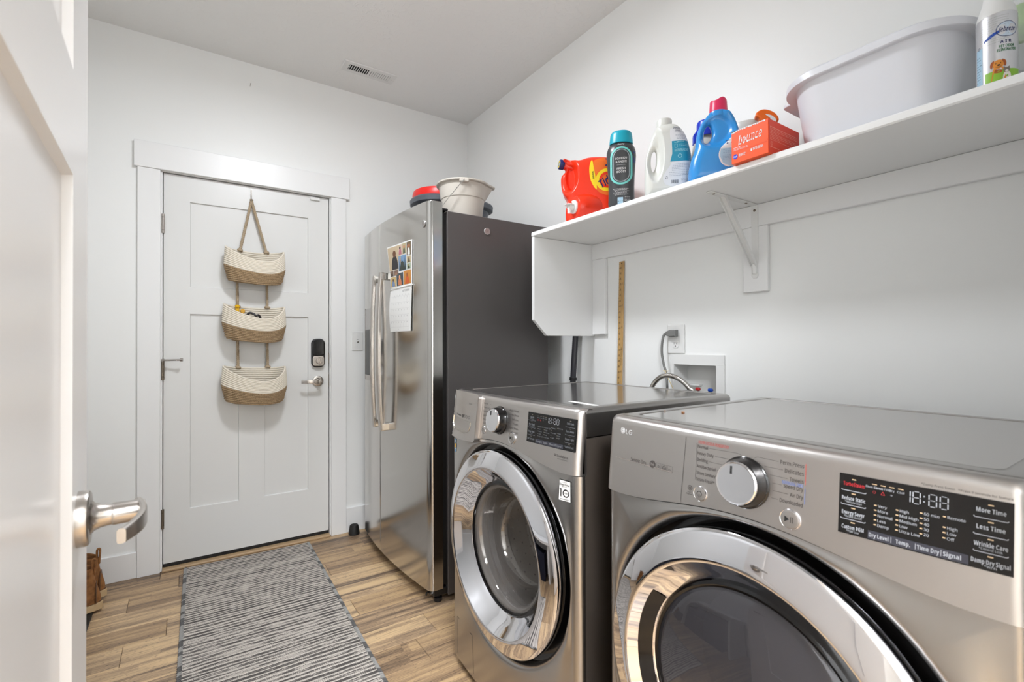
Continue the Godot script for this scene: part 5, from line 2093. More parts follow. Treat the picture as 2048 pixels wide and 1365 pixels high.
func behind_washer() -> void:
	# braided hose looping up behind the washer
	var base := Vector3(-0.12, 0.0, 1.83)
	var o := thing("braided_hose", "braided steel water hose arching up behind the washer top", "hose", base)
	var path := smooth_path([Vector3(-0.16, 0.55, 1.74), Vector3(-0.135, 0.90, 1.742), Vector3(-0.122, 0.985, 1.762), Vector3(-0.115, 1.024, 1.795), Vector3(-0.11, 1.033, 1.832), Vector3(-0.10, 1.022, 1.872), Vector3(-0.085, 0.990, 1.905), Vector3(-0.07, 0.93, 1.93), Vector3(-0.065, 0.6, 1.95)], 14)
	var g := at(base)
	g.tube(path, 0.0088, 12)
	part("hose_body", g, M.nickel, o)
	g = at(base)
	for s: float in [1.0, -1.0]:
		var coil := PackedVector3Array()
		for i in 700:
			var f := i / 699.0 * (path.size() - 1.001)
			var k := int(f)
			var p := path[k].lerp(path[k + 1], f - k)
			var d := (path[k + 1] - path[k]).normalized()
			var x := d.cross(Vector3.RIGHT).normalized()
			var y := d.cross(x)
			var a := s * i * 0.55
			coil.append(p + (x * cos(a) + y * sin(a)) * 0.0091)
		g.tube(coil, 0.0011, 4)
	part("hose_braid", g, M.bright_metal, o)
	# dark pole leaning in the gap behind the end panel
	base = Vector3(-0.05, 0.0, 1.14)
	o = thing("black_pole", "dark pole leaning on the wall between refrigerator and washer", "pole", base)
	g = at(base)
	var p0 := Vector3(-0.07, 0.0, 1.128)
	var p1 := Vector3(-0.022, 1.60, 1.226)
	var axis := (p1 - p0).normalized()
	g.lathe([Vector2(0, 0), Vector2(0.013, 0.0), Vector2(0.015, 0.004), Vector2(0.015, 1.60), Vector2(0.012, 1.605), Vector2(0, 1.605)], frame(p0 + Vector3(0, 0.003, 0), axis.cross(Vector3.BACK), axis, axis.cross(Vector3.BACK).cross(axis)), 20)
	part("pole_tube", g, mat("pole_grey", Color(0.17, 0.17, 0.19), 0.35), o)
	g = at(base)
	g.lathe([Vector2(0.0, 0.975), Vector2(0.0185, 0.975), Vector2(0.0185, 0.990), Vector2(0, 0.99)], frame(p0, axis.cross(Vector3.BACK), axis, axis.cross(Vector3.BACK).cross(axis)), 20)
	part("pole_collar", g, M.black_rubber, o)
	# yardstick standing against the wall
	base = Vector3(-0.02, 0.0, 1.485)
	o = thing("yardstick", "wooden yardstick with black inch marks leaning on the shelf wall", "ruler", base)
	g = at(base)
	var low := Vector3(-0.045, 0.0, 1.481)
	var up := (Vector3(-0.004, 1.541, 1.4915) - low).normalized()
	var fr := frame(low, Vector3.BACK, up, Vector3.BACK.cross(up))
	g.xf = g.xf * fr
	g.box(Vector3(0, 0.771, 0.0), Vector3(0.0305, 1.541, 0.0052), 0.001)
	part("stick", g, M.ruler_wood, o)
	g = at(base)
	var to := func(q: Vector2) -> Vector3: return fr * Vector3(q.x, q.y, 0.0031)
	var back := Vector3.BACK.cross(up)
	if back.x > 0.0:
		to = func(q: Vector2) -> Vector3: return fr * Vector3(q.x, q.y, -0.0031)
	for k in 110:
		var y := 1.535 - k * 0.00635
		if k % 4 != 0:
			bar(g, to, -0.0150, y - 0.0004, -0.0150 + (0.0055 if k % 2 == 0 else 0.0035), y + 0.0004)
	for k in 26:
		var y := 1.535 - (k + 1) * 0.0254
		bar(g, to, -0.0150, y - 0.0005, -0.0065, y + 0.0005)
		write(g, str(36 - k), to, -0.0030, y + 0.001, 0.0065, 0, 0.0, sans_bold, 0.0, PI / 2)
		if k % 4 == 3:
			write(g, "½", to, 0.0080, y + 0.004, 0.010, 0, 0.0, sans, 0.0, PI / 2)
	ring2(g, to, Vector2(0.001, 1.531), 0.0, 0.0030, 14)
	write(g, "WOODEN YARDSTICK", to, 0.0085, 1.10, 0.0045, 0, 0.085, sans, 0.0, PI / 2)
	part("inch_marks", g, tint(Color(0.20, 0.15, 0.09)), o, 0)


# ---------------------------------------------------------------- the rope baskets on the door
func rope_basket(o: Node3D, base: Vector3, c: Vector3, half: float, deep: float, low: float, tall: float, droop: float, tilt: float) -> Node3D:
	var root := Node3D.new()
	root.name = "rope_basket"
	o.add_child(root, true)
	var coils := 17
	var white := at(base)
	var jute := at(base)
	for i in coils:
		var s := i / (coils - 1.0)
		var r := 0.0051
		var path := PackedVector3Array()
		var n := 72
		# the walls flare slightly and the foot is drawn in
		var grow := 0.90 + 0.10 * smoothstep(0.0, 0.5, s) - 0.045 * pow(s, 3.0)
		if i == 0:
			grow = 0.86
		for j in n:
			var a := TAU * j / n
			var x := cos(a) * half * grow
			var zz := sin(a)
			var front := pow(maxf(0.0, zz), 1.25)
			var z := (deep * 0.5 + deep * 0.5 * zz * grow) if zz > 0.0 else (deep * 0.5 + (deep * 0.5 - 0.007) * zz)
			front *= 0.94 + 0.42 * cos(a)
			var y := low + tall * s - droop * front * (0.30 + 0.70 * s) - tilt * (x / half) * 0.5 
			y += 0.012 * pow(absf(cos(a)), 3.0) * s
			path.append(c + Vector3(x, y, z + 0.004))
		(white if i >= 8 else jute).tube(path, r, 8, true)
	# a woven floor of shrinking coils
	for k in 7:
		var f := 0.80 - k * 0.115
		var path := PackedVector3Array()
		for j in 40:
			var a := TAU * j / 40
			path.append(c + Vector3(cos(a) * half * 0.88 * f, low - 0.002 - 0.010 * maxf(0.0, sin(a)), deep * 0.5 + sin(a) * (deep * 0.5 - 0.006) * f + 0.004))
		jute.tube(path, 0.0075, 6, true)
	part("white_coils", white, M.cotton_rope, root, 60)
	part("jute_coils", jute, M.jute_rope, root, 60)
	return root


func knot(g: Geo, p: Vector3, r: float) -> void:
	for k in 3:
		var ring := PackedVector3Array()
		for j in 14:
			var a := TAU * j / 14
			var v := Vector3(cos(a), sin(a), 0).rotated(Vector3.RIGHT, 1.2 + k * 0.5).rotated(Vector3.UP, k * 1.1)
			ring.append(p + v * r)
		g.tube(ring, r * 0.55, 7, true)


func twisted(g: Geo, a: Vector3, b: Vector3, r: float) -> void:
	var d := (b - a).normalized()
	var x := d.cross(Vector3.BACK).normalized()
	var y := d.cross(x)
	var n := int(a.distance_to(b) / 0.004) + 2
	for s in 3:
		var path := PackedVector3Array()
		for i in n:
			var t := float(i) / (n - 1)
			var ang := t * a.distance_to(b) * 190.0 + TAU * s / 3
			path.append(a.lerp(b, t) + (x * cos(ang) + y * sin(ang)) * r * 0.55)
		g.tube(path, r * 0.62, 6)


func baskets() -> void:
	var base := Vector3(-1.365, 0.83, -0.012)
	var o := thing("hanging_basket_organizer", "three cream and jute rope baskets hanging in a column on the white door", "organizer", base)
	var cs := [Vector3(-1.3625, 0, -0.011), Vector3(-1.3650, 0, -0.011), Vector3(-1.3640, 0, -0.011)]
	var lows := [1.512, 1.196, 0.856]
	var talls := [0.164, 0.168, 0.172]
	var droops := [0.062, 0.064, 0.070]
	var tops := []
	for k in 3:
		rope_basket(o, base, cs[k], [0.149, 0.155, 0.159][k], 0.118, lows[k], talls[k], droops[k], [0.004, 0.008, 0.012][k])
		tops.append(lows[k] + talls[k])
	var g := at(base)
	# clear hook at the top and the two arms of the hanger
	var hook := at(base)
	hook.tube(smooth_path([Vector3(-1.377, 2.035, -0.010), Vector3(-1.377, 1.992, -0.008), Vector3(-1.377, 1.972, -0.004), Vector3(-1.377, 1.966, 0.008), Vector3(-1.377, 1.978, 0.014)], 6), 0.0025, 8)
	hook.span(Vector3(-1.381, 1.99, -0.0118), Vector3(-1.373, 2.040, -0.0095), 0.001)
	part("hook", hook, M.nickel, o)
	var apex := Vector3(-1.377, 1.968, 0.004)
	for e: Array in [[-1.434, 0.010], [-1.302, 0.010]]:
		var foot := Vector3(e[0], tops[0] + 0.004, e[1])
		twisted(g, apex, foot, 0.0070)
		knot(g, foot + Vector3(0, 0.003, 0), 0.010)
	knot(g, apex + Vector3(0, 0.004, 0), 0.006)
	for k in 2:
		for x: float in [-1.4475 if k == 0 else -1.4455, -1.3005 if k == 0 else -1.2985]:
			var a := Vector3(x, lows[k] + 0.012, 0.006)
			var b := Vector3(x + 0.003, tops[k + 1] + 0.004, 0.008)
			twisted(g, a, b, 0.0066)
			knot(g, b + Vector3(0, 0.003, 0), 0.010)
	part("hanger_rope", g, M.strap_rope, o, 60)
	# what peeps out of the middle basket
	base = Vector3(-1.435, 1.205, 0.03)
	o = thing("yellow_clip", "small yellow clip poking out at left in the middle basket", "clip", base, "")
	g = at(base)
	g.box(Vector3(-1.448, 1.287, 0.030), Vector3(0.019, 0.16, 0.012), 0.003)
	g.lathe([Vector2(0, 0), Vector2(0.011, 0.003), Vector2(0.012, 0.012), Vector2(0.007, 0.018), Vector2(0, 0.019)], Transform3D(Basis.IDENTITY, Vector3(-1.448, 1.362, 0.032)), 12)
	part("clip_body", g, tint(Color(0.95, 0.74, 0.06)), o)
	base = Vector3(-1.410, 1.205, 0.05)
	o = thing("yellow_tag", "amber rounded tag just right of the yellow clip in the middle basket", "tag", base)
	g = at(base)
	g.prism(disc(0.012, 18), Transform3D(Basis.IDENTITY, Vector3(-1.424, 1.344, 0.046)), 0.008, 0.002)
	g.box(Vector3(-1.424, 1.275, 0.050), Vector3(0.010, 0.14, 0.004))
	part("tag_body", g, tint(Color(0.86, 0.64, 0.16)), o)
	base = Vector3(-1.36, 1.205, 0.05)
	o = thing("dark_strap", "dark grey strap lying over the edge inside the middle basket", "strap", base)
	g = at(base)
	g.tube(smooth_path([Vector3(-1.412, 1.25, 0.05), Vector3(-1.404, 1.315, 0.052), Vector3(-1.392, 1.336, 0.054), Vector3(-1.374, 1.332, 0.056), Vector3(-1.360, 1.322, 0.058), Vector3(-1.346, 1.324, 0.056), Vector3(-1.334, 1.295, 0.05), Vector3(-1.332, 1.25, 0.05)], 6), 0.006, 8)
	part("strap_band", g, tint(Color(0.20, 0.19, 0.20)), o)


# ---------------------------------------------------------------- on the floor
func rug_and_boots() -> void:
	var turn := -0.018
	var base := Vector3(-1.402, 0, 0.95)
	var o := thing("runner_rug", "cream and charcoal striped woven runner rug in front of the door", "rug", base)
	o.rotation.y = turn
	var tex := rug_images()
	var m := mat("rug_weave", Color(1, 1, 1), 0.95)
	m.albedo_texture = tex[0]
	m.heightmap_enabled = true
	m.heightmap_texture = tex[1]
	m.heightmap_scale = 0.30
	var g := Geo.new()
	var hw := 0.294
	var hl := 0.905
	g.mapped = true
	var nu := 8
	var nv := 40
	for i in nu:
		for j in nv:
			var q := []
			for e: Vector2 in [Vector2(i, j), Vector2(i, j + 1), Vector2(i + 1, j + 1), Vector2(i + 1, j)]:
				q.append(Vector2(e.x / nu, e.y / nv))
			var f := func(uv: Vector2) -> Vector3: return Vector3(lerpf(-hw, hw, uv.x), 0.0065 + 0.0006 * sin(uv.x * 9.0 + uv.y * 23.0), lerpf(-hl, hl, uv.y))
			g.tri(f.call(q[0]), f.call(q[1]), f.call(q[2]), q[0], q[1], q[2])
			g.tri(f.call(q[0]), f.call(q[2]), f.call(q[3]), q[0], q[2], q[3])
	g.span(Vector3(-hw, 0.0005, -hl), Vector3(hw, 0.0055, hl))
	part("rug_field", g, m, o, 60)
	# overcast edges: slanting stitches, light and dark
	var light := Geo.new()
	var dark := Geo.new()
	for s: float in [-1.0, 1.0]:
		for k in 150:
			var z := -hl + (k + 0.5) * hl * 2 / 150
			var q := light if sin(k * 0.9 + s) + sin(k * 0.37) > -0.2 else dark
			q.tube(PackedVector3Array([Vector3(s * (hw - 0.003), 0.0075, z - 0.004), Vector3(s * (hw + 0.004), 0.0085, z), Vector3(s * (hw + 0.0085), 0.0045, z + 0.004)]), 0.0042, 6)
	part("stitched_edge", light, M.rug_edge_light, o, 60)
	part("stitched_edge", dark, M.rug_edge_dark, o, 60)
	# boot tray and the two boots with their heels to the camera side
	base = Vector3(-2.18, 0, 0.50)
	o = thing("boot_tray", "black rubber boot tray on the floor under the brown boots", "tray", base)
	g = at(base)
	var lo := Vector3(-2.345, 0.0, 0.06)
	var hi := Vector3(-2.012, 0.012, 0.95)
	g.loft([loop(lo, hi, 0.004, 0.0005, 0.02), loop(lo, hi, 0.0, 0.004, 0.02), loop(lo, hi, 0.0, 0.009, 0.02), loop(lo, hi, 0.004, 0.012, 0.02), loop(lo, hi, 0.012, 0.012, 0.02)], true, true)
	part("tray_body", g, M.black_rubber, o)
	boot(Vector3(-2.128, 0.0125, 0.312), 0.10, "brown leather work boot nearer the camera, on the tray at far left")
	boot(Vector3(-2.128, 0.0125, 0.165), -0.05, "brown leather work boot farther back, its pull loop showing, at far left")
	base = Vector3(-0.826, 0, 0.058)
	o = thing("door_stop", "small black rubber door stop on the floor beside the refrigerator", "door stop", base)
	g = Geo.new()
	g.lathe([Vector2(0, 0), Vector2(0.032, 0.0), Vector2(0.033, 0.004), Vector2(0.026, 0.05), Vector2(0.022, 0.056), Vector2(0.018, 0.054), Vector2(0.0, 0.050)], Transform3D.IDENTITY, 24)
	part("stop_body", g, M.black_rubber, o)


func boot(p: Vector3, turn: float, label: String) -> void:
	var o := thing("leather_boot", label, "boot", p, "brown boots on the tray")
	o.rotation.y = turn
	# x = towards the heel; the foot is 0.30 long
	var sole := PackedVector2Array()
	for k in 40:
		var a := TAU * k / 40
		var x := cos(a) * 0.148
		var w := 0.046 + 0.006 * sin(-x * 14.0 + 0.6)
		sole.append(Vector2(x, sin(a) * w * (1.0 if absf(cos(a)) < 0.8 else 1.03)))
	var g := Geo.new()
	g.prism(sole, frame(Vector3.ZERO, Vector3.RIGHT, Vector3.BACK, Vector3.UP), 0.032, 0.004, 2)
	part("boot_sole", g, M.boot_sole, o)
	g = Geo.new()
	g.prism(disc_offset(sole, 0.0035), frame(Vector3(0, 0.0315, 0), Vector3.RIGHT, Vector3.BACK, Vector3.UP), 0.005, 0.001)
	part("welt", g, tint(Color(0.34, 0.22, 0.13)), o)
	# upper: sections from the welt to the collar; each is an ellipse from toe to heel
	g = Geo.new()
	var rings := []
	for s: Array in [[0.034, -0.140, 0.142, 0.046], [0.060, -0.138, 0.140, 0.047], [0.085, -0.110, 0.134, 0.044], [0.105, -0.050, 0.128, 0.040], [0.130, -0.010, 0.122, 0.038], [0.160, 0.005, 0.118, 0.040], [0.190, 0.006, 0.116, 0.042], [0.196, 0.008, 0.114, 0.041], [0.192, 0.012, 0.110, 0.037], [0.14, 0.016, 0.106, 0.032]]:
		var ring := PackedVector3Array()
		for k in 36:
			var a := TAU * k / 36
			var x: float = (s[1] + s[2]) / 2 + cos(a) * (s[2] - s[1]) / 2
			var dip := 0.012 * maxf(0.0, cos(a)) * smoothstep(0.12, 0.19, s[0])
			ring.append(Vector3(x, s[0] - dip, sin(a) * s[3]))
		rings.append(ring)
	g.loft(rings, true, false)
	part("boot_upper", g, M.boot_leather, o, 70)
	g = Geo.new()
	g.loft([rings[9], rings[9]], true, true)
	var ring9: PackedVector3Array = rings[9]
	for k in 36:
		g.tri(Vector3(0.06, 0.14, 0), ring9[k], ring9[(k + 1) % 36])
	part("boot_lining", g, M.dark_gap, o)
	g = Geo.new()
	for z: float in [-0.004, 0.004]:
		g.tube(smooth_path([Vector3(0.119, 0.150, z), Vector3(0.121, 0.185, z), Vector3(0.122, 0.213, z), Vector3(0.117, 0.218, z), Vector3(0.112, 0.212, z), Vector3(0.111, 0.178, z)], 6), 0.0038, 6)
	part("pull_loop", g, M.boot_leather, o, 60)
	g = Geo.new()
	g.prism(PackedVector2Array([Vector2(-0.034, 0.036), Vector2(0.034, 0.036), Vector2(0.030, 0.085), Vector2(0.012, 0.118), Vector2(-0.012, 0.118), Vector2(-0.030, 0.085)]), frame(Vector3(0.1225, 0, 0), Vector3.BACK, Vector3.UP, Vector3.LEFT) * Transform3D(Basis(Vector3.RIGHT, 0.0), Vector3(0, 0, -0.0045)), 0.004, 0.001)
	for i in 3:
		g.tube(PackedVector3Array([Vector3(-0.02 - i * 0.025, 0.118 - i * 0.018, -0.030), Vector3(-0.03 - i * 0.025, 0.128 - i * 0.020, 0.0), Vector3(-0.02 - i * 0.025, 0.118 - i * 0.018, 0.030)]), 0.003, 6)
	part("boot_laces", g, tint(Color(0.36, 0.23, 0.12)), o)


func disc_offset(p: PackedVector2Array, d: float) -> PackedVector2Array:
	var out := PackedVector2Array()
	for q in p:
		out.append(q - q.normalized() * d)
	return out


# ---------------------------------------------------------------- on the refrigerator
func on_fridge() -> void:
	var base := Vector3(-0.533, 1.7645, 0.925)
	var o := thing("beige_bucket", "beige plastic bucket with a wire handle, on top of the refrigerator", "bucket", base)
	var g := Geo.new()
	var n := 64
	var rings := []
	for s: Vector2 in [Vector2(0.0, 0.002), Vector2(0.106, 0.0), Vector2(0.109, 0.004), Vector2(0.124, 0.125), Vector2(0.1275, 0.128), Vector2(0.138, 0.205), Vector2(0.150, 0.207), Vector2(0.153, 0.210), Vector2(0.153, 0.217), Vector2(0.149, 0.219), Vector2(0.135, 0.217), Vector2(0.122, 0.128), Vector2(0.104, 0.006), Vector2(0, 0.005)]:
		var ring := PackedVector3Array()
		for k in n:
			var a := TAU * k / n
			# pouring lip on the side away from the door wall
			var d := absf(angle_difference(a, -0.45))
			var lip := 0.036 * exp(-pow(d / 0.22, 2.0)) * smoothstep(0.15, 0.21, s.y) * (1.0 if s.x > 0.13 else 0.0)
			ring.append(Vector3(cos(a) * (s.x + lip), s.y - lip * 0.12, -sin(a) * (s.x + lip)) * Vector3(0.86, 0.86, 0.86))
		rings.append(ring)
	g.loft(rings, true, false)
	part("bucket_body", g, M.bucket_beige, o, 35)
	for s: float in [1.0, -1.0]:
		g = Geo.new()
		var dir := Vector3(-0.42, 0, 0.9075) * s
		g.xf = frame(dir * 0.129 + Vector3(0, 0.176, 0), dir.cross(Vector3.UP), Vector3.UP, -dir)
		g.box(Vector3(0.0, 0, 0.004), Vector3(0.046, 0.022, 0.014), 0.005)
		part("handle_lug", g, M.bucket_beige, o)
	g = Geo.new()
	# the wire bail lies down towards the room side
	var e := Vector3(-0.42, 0, 0.9075) * 0.136
	var fall := Vector3(-0.9075, 0, -0.42)
	var bail := PackedVector3Array()
	for k in 25:
		var a := PI * k / 24
		bail.append(e * cos(a) + fall * sin(a) * 0.146 + Vector3(0, 0.176 - 0.170 * sin(a), 0))
	g.tube(bail, 0.0018, 6)
	part("wire_handle", g, M.bright_metal, o)
	g = Geo.new()
	g.tube(bail.slice(9, 16), 0.0048, 8)
	part("handle_grip", g, M.white_plastic, o)
	# mop bucket with a red wringer behind it
	base = Vector3(-0.385, 1.7645, 0.52)
	o = thing("mop_bucket", "dark grey mop bucket with a red wringer top, behind the beige bucket", "mop bucket", base)
	g = Geo.new()
	rings = []
	for s: Array in [[0.0, 0.0, 0.0], [0.175, 0.115, 0.0], [0.180, 0.120, 0.006], [0.208, 0.142, 0.135], [0.212, 0.146, 0.150], [0.228, 0.160, 0.153], [0.236, 0.166, 0.158], [0.238, 0.168, 0.178], [0.233, 0.163, 0.185], [0.215, 0.146, 0.183], [0.205, 0.138, 0.145], [0.175, 0.115, 0.012], [0.0, 0.0, 0.010]]:
		var ring := PackedVector3Array()
		for k in 64:
			var a := TAU * k / 64
			var c := cos(a)
			var si := sin(a)
			ring.append(Vector3(signf(c) * pow(absf(c), 0.8) * s[0] * 1.04, s[2] * 1.18, -signf(si) * pow(absf(si), 0.8) * s[1]))
		rings.append(ring)
	g.loft(rings, true, false)
	part("bucket_body", g, M.bucket_slate, o, 35)
	g = Geo.new()
	# the red wringer covers the left part: a domed rim that dips in the middle
	rings = []
	for s: Array in [[1.00, 0.184], [1.015, 0.186], [1.02, 0.206], [0.98, 0.222], [0.90, 0.226], [0.62, 0.224], [0.55, 0.21], [0.50, 0.12], [0.0, 0.10]]:
		var ring := PackedVector3Array()
		for k in 48:
			var a := TAU * k / 48
			var c := Vector3(-0.090, 0, 0)
			var dip := 0.016 * pow(maxf(0.0, cos(a * 1.0 - 0.6)), 2.0) * smoothstep(0.19, 0.22, s[1])
			ring.append(c + Vector3(cos(a) * 0.143 * s[0], (s[1] - dip) * 1.18, -sin(a) * 0.150 * s[0]))
		rings.append(ring)
	g.loft(rings, true, false)
	part("wringer", g, M.mop_red, o, 50)


# ---------------------------------------------------------------- out of view along the left wall, placed for reflections in the chrome
func unseen_bench() -> void:
	var base := Vector3(-2.19, 0, 1.45)
	var o := thing("unseen_bench", "low white bench out of view along the left wall, placed for its reflection in the chrome door rings", "bench", base)
	var g := at(base)
	g.span(Vector3(LEFT + 0.016, 0.44, 1.02), Vector3(-2.03, 0.475, 1.90), 0.004)
	part("bench_seat", g, M.trim_paint, o)
	for z: float in [1.05, 1.87]:
		g = at(base)
		g.span(Vector3(LEFT + 0.03, 0.001, z - 0.012), Vector3(-2.05, 0.44, z + 0.012), 0.002)
		part("bench_end", g, M.trim_paint, o)
	base = Vector3(-2.19, 0, 1.46)
	o = thing("unseen_bin", "dark navy fabric bin out of view under the white bench, placed to darken the chrome reflections", "bin", base)
	g = at(base)
	var lo := Vector3(-2.31, 0.0, 1.12)
	var hi := Vector3(-2.05, 0.33, 1.80)
	g.loft([loop(lo, hi, 0.014, 0.001, 0.03), loop(lo, hi, 0.004, 0.15, 0.03), loop(lo, hi, 0.0, 0.322, 0.03), loop(lo, hi, 0.003, 0.330, 0.03), loop(lo, hi, 0.010, 0.326, 0.03), loop(lo, hi, 0.016, 0.05, 0.03)], true, true)
	part("bin_body", g, M.navy_cloth, o)
	g = at(base)
	g.tube(smooth_path([Vector3(-2.052, 0.22, 1.36), Vector3(-2.035, 0.235, 1.40), Vector3(-2.035, 0.235, 1.52), Vector3(-2.052, 0.22, 1.56)], 4), 0.008, 8)
	part("bin_handle", g, M.cord_grey, o)


# ---------------------------------------------------------------- bottles
func inside(poly: PackedVector2Array, p: Vector2) -> float:
	# signed distance to an outline, negative inside
	var d := 1e9
	var n := poly.size()
	for i in n:
		var a := poly[i]
		var b := poly[(i + 1) % n]
		var e := b - a
		var t := clampf((p - a).dot(e) / e.length_squared(), 0.0, 1.0)
		d = minf(d, p.distance_squared_to(a + e * t))
	d = sqrt(d)
	return -d if Geometry2D.is_point_in_polygon(p, poly) else d


func rounded(pts: Array, per := 6) -> PackedVector2Array:
	# a closed smooth curve through the given points
	var out := PackedVector2Array()
	var n := pts.size()
	for i in n:
		var p0: Vector2 = pts[(i - 1 + n) % n]
		var p1: Vector2 = pts[i]
		var p2: Vector2 = pts[(i + 1) % n]
		var p3: Vector2 = pts[(i + 2) % n]
		for k in per:
			out.append(p1.cubic_interpolate(p2, p0, p3, float(k) / per))
	return out


# a blow-moulded jug: an outline with a handle hole, as deep as «thick» says at each place, with edges of radius r; meshed as surface nets
class Jug:
	var outline: PackedVector2Array
	var hole: PackedVector2Array
	var half := 0.045        # half depth of the body
	var grip := 0.017        # half depth round the handle
	var grip_at := Vector2.ZERO
	var grip_size := Vector2(0.03, 0.05)
	var r := 0.03
	var lo := Vector2.ZERO
	var nx := 0
	var ny := 0
	var cell := 0.003
	var flat := PackedFloat32Array()   # distance to the outline
	var deep := PackedFloat32Array()

	var web := 0.0           # above zero: the hole is only a deep recess, with a web this thick left in it
	var owner: Node

	func half_at(p: Vector2) -> float:
		var e := ((p - grip_at) / grip_size).length()
		var h := lerpf(grip, half, smoothstep(0.75, 1.45, e))
		if web > 0.0:
			h = lerpf(web, h, smoothstep(-0.006, 0.008, owner.inside(hole, p)))
		return h

	func depth_at(p: Vector2, dist: float) -> float:
		var h := half_at(p)
		var rr := minf(r, h)
		var q := dist + rr
		if q <= 0.0:
			return h
		if q >= rr:
			return 0.0
		return h - rr + sqrt(rr * rr - q * q)

	func value(i: int, j: int, k: int) -> float:
		var d := flat[j * nx + i]
		var h := deep[j * nx + i]
		var rr := minf(r, h)
		var z := absf(k * cell) - h + rr
		var q := d + rr
		return Vector2(maxf(q, 0.0), maxf(z, 0.0)).length() + minf(maxf(q, z), 0.0) - rr


func jug_mesh(j: Jug, g: Geo, fr: Transform3D) -> void:
	var lo := Vector2(1e9, 1e9)
	var hi := -lo
	for p in j.outline:
		lo = lo.min(p)
		hi = hi.max(p)
	lo -= Vector2.ONE * j.cell * 2.0
	hi += Vector2.ONE * j.cell * 2.0
	j.lo = lo
	j.nx = int((hi.x - lo.x) / j.cell) + 2
	j.ny = int((hi.y - lo.y) / j.cell) + 2
	var nz := int(j.half / j.cell) + 3
	j.flat.resize(j.nx * j.ny)
	j.deep.resize(j.nx * j.ny)
	for y in j.ny:
		for x in j.nx:
			var p := lo + Vector2(x, y) * j.cell
			var d := inside(j.outline, p)
			if j.hole.size() and j.web <= 0.0:
				d = maxf(d, -inside(j.hole, p))
			j.flat[y * j.nx + x] = d
			j.deep[y * j.nx + x] = j.half_at(p)
	var nk := nz * 2 + 1
	var field := PackedFloat32Array()
	field.resize(j.nx * j.ny * nk)
	for k in nk:
		for y in j.ny:
			for x in j.nx:
				field[(k * j.ny + y) * j.nx + x] = j.value(x, y, k - nz)
	var at_cell := {}
	var pts := PackedVector3Array()
	var step := [1, j.nx, j.nx * j.ny]
	for k in nk - 1:
		for y in j.ny - 1:
			for x in j.nx - 1:
				var b: int = (k * j.ny + y) * j.nx + x
				var neg := 0
				for c in 8:
					if field[b + (c & 1) + ((c >> 1) & 1) * step[1] + (c >> 2) * step[2]] < 0.0:
						neg += 1
				if neg == 0 or neg == 8:
					continue
				var sum := Vector3.ZERO
				var m := 0
				for c in 8:
					for ax in 3:
						if c & (1 << ax):
							continue
						var e := c | (1 << ax)
						var f0 := field[b + (c & 1) + ((c >> 1) & 1) * step[1] + (c >> 2) * step[2]]
						var f1 := field[b + (e & 1) + ((e >> 1) & 1) * step[1] + (e >> 2) * step[2]]
						if (f0 < 0.0) == (f1 < 0.0):
							continue
						var t := f0 / (f0 - f1)
						var q0 := Vector3(c & 1, (c >> 1) & 1, c >> 2)
						var q1 := Vector3(e & 1, (e >> 1) & 1, e >> 2)
						sum += q0.lerp(q1, t)
						m += 1
				at_cell[b] = pts.size()
				var v := (Vector3(x, y, k - nz) + sum / m) * j.cell
				pts.append(fr * Vector3(lo.x + v.x, lo.y + v.y, v.z))
	for k in range(1, nk - 1):
		for y in range(1, j.ny - 1):
			for x in range(1, j.nx - 1):
				var b: int = (k * j.ny + y) * j.nx + x
				for ax in 3:
					var f0 := field[b] < 0.0
					if f0 == (field[b + step[ax]] < 0.0):
						continue
					var u: int = step[(ax + 1) % 3]
					var w: int = step[(ax + 2) % 3]
					var a: Vector3 = pts[at_cell[b - u - w]]
					var c: Vector3 = pts[at_cell[b - w]]
					var d: Vector3 = pts[at_cell[b]]
					var e: Vector3 = pts[at_cell[b - u]]
					if f0:
						g.quad(a, c, d, e)
					else:
						g.quad(e, d, c, a)


# a mapping from the jug's outline plane to its front surface, lifted by d
func on_jug(j: Jug, fr: Transform3D, d: float) -> Callable:
	return func(q: Vector2) -> Vector3: return fr * Vector3(q.x, q.y, j.depth_at(q, inside(j.outline, q)) + d)


# fill an outline with strips so that it can follow a curved surface
func cover(g: Geo, to: Callable, poly: PackedVector2Array, rows := 14, cols := 8) -> void:
	var lo := 1e9
	var hi := -1e9
	for p in poly:
		lo = minf(lo, p.y)
		hi = maxf(hi, p.y)
	var edges := []
	for i in rows + 1:
		var y := lerpf(lo, hi, clampf(i / float(rows), 0.002, 0.998))
		var a := 1e9
		var b := -1e9
		for k in poly.size():
			var p := poly[k]
			var q := poly[(k + 1) % poly.size()]
			if (p.y <= y) != (q.y <= y):
				var x := lerpf(p.x, q.x, (y - p.y) / (q.y - p.y))
				a = minf(a, x)
				b = maxf(b, x)
		edges.append(Vector3(a, b, y))
	for i in rows:
		var e: Vector3 = edges[i]
		var f: Vector3 = edges[i + 1]
		for k in cols:
			var s := k / float(cols)
			var t := (k + 1) / float(cols)
			g.quad(to.call(Vector2(lerpf(e.x, e.y, s), e.z)), to.call(Vector2(lerpf(e.x, e.y, t), e.z)), to.call(Vector2(lerpf(f.x, f.y, t), f.z)), to.call(Vector2(lerpf(f.x, f.y, s), f.z)))


# a frame standing on the shelf whose z looks towards the camera side at the given angle
func stand(x: float, z: float, deg: float) -> Transform3D:
	var a := deg_to_rad(deg)
	return frame(Vector3(x, SHELF_TOP, z), Vector3(cos(a), 0, sin(a)), Vector3.UP, Vector3(-sin(a), 0, cos(a)))


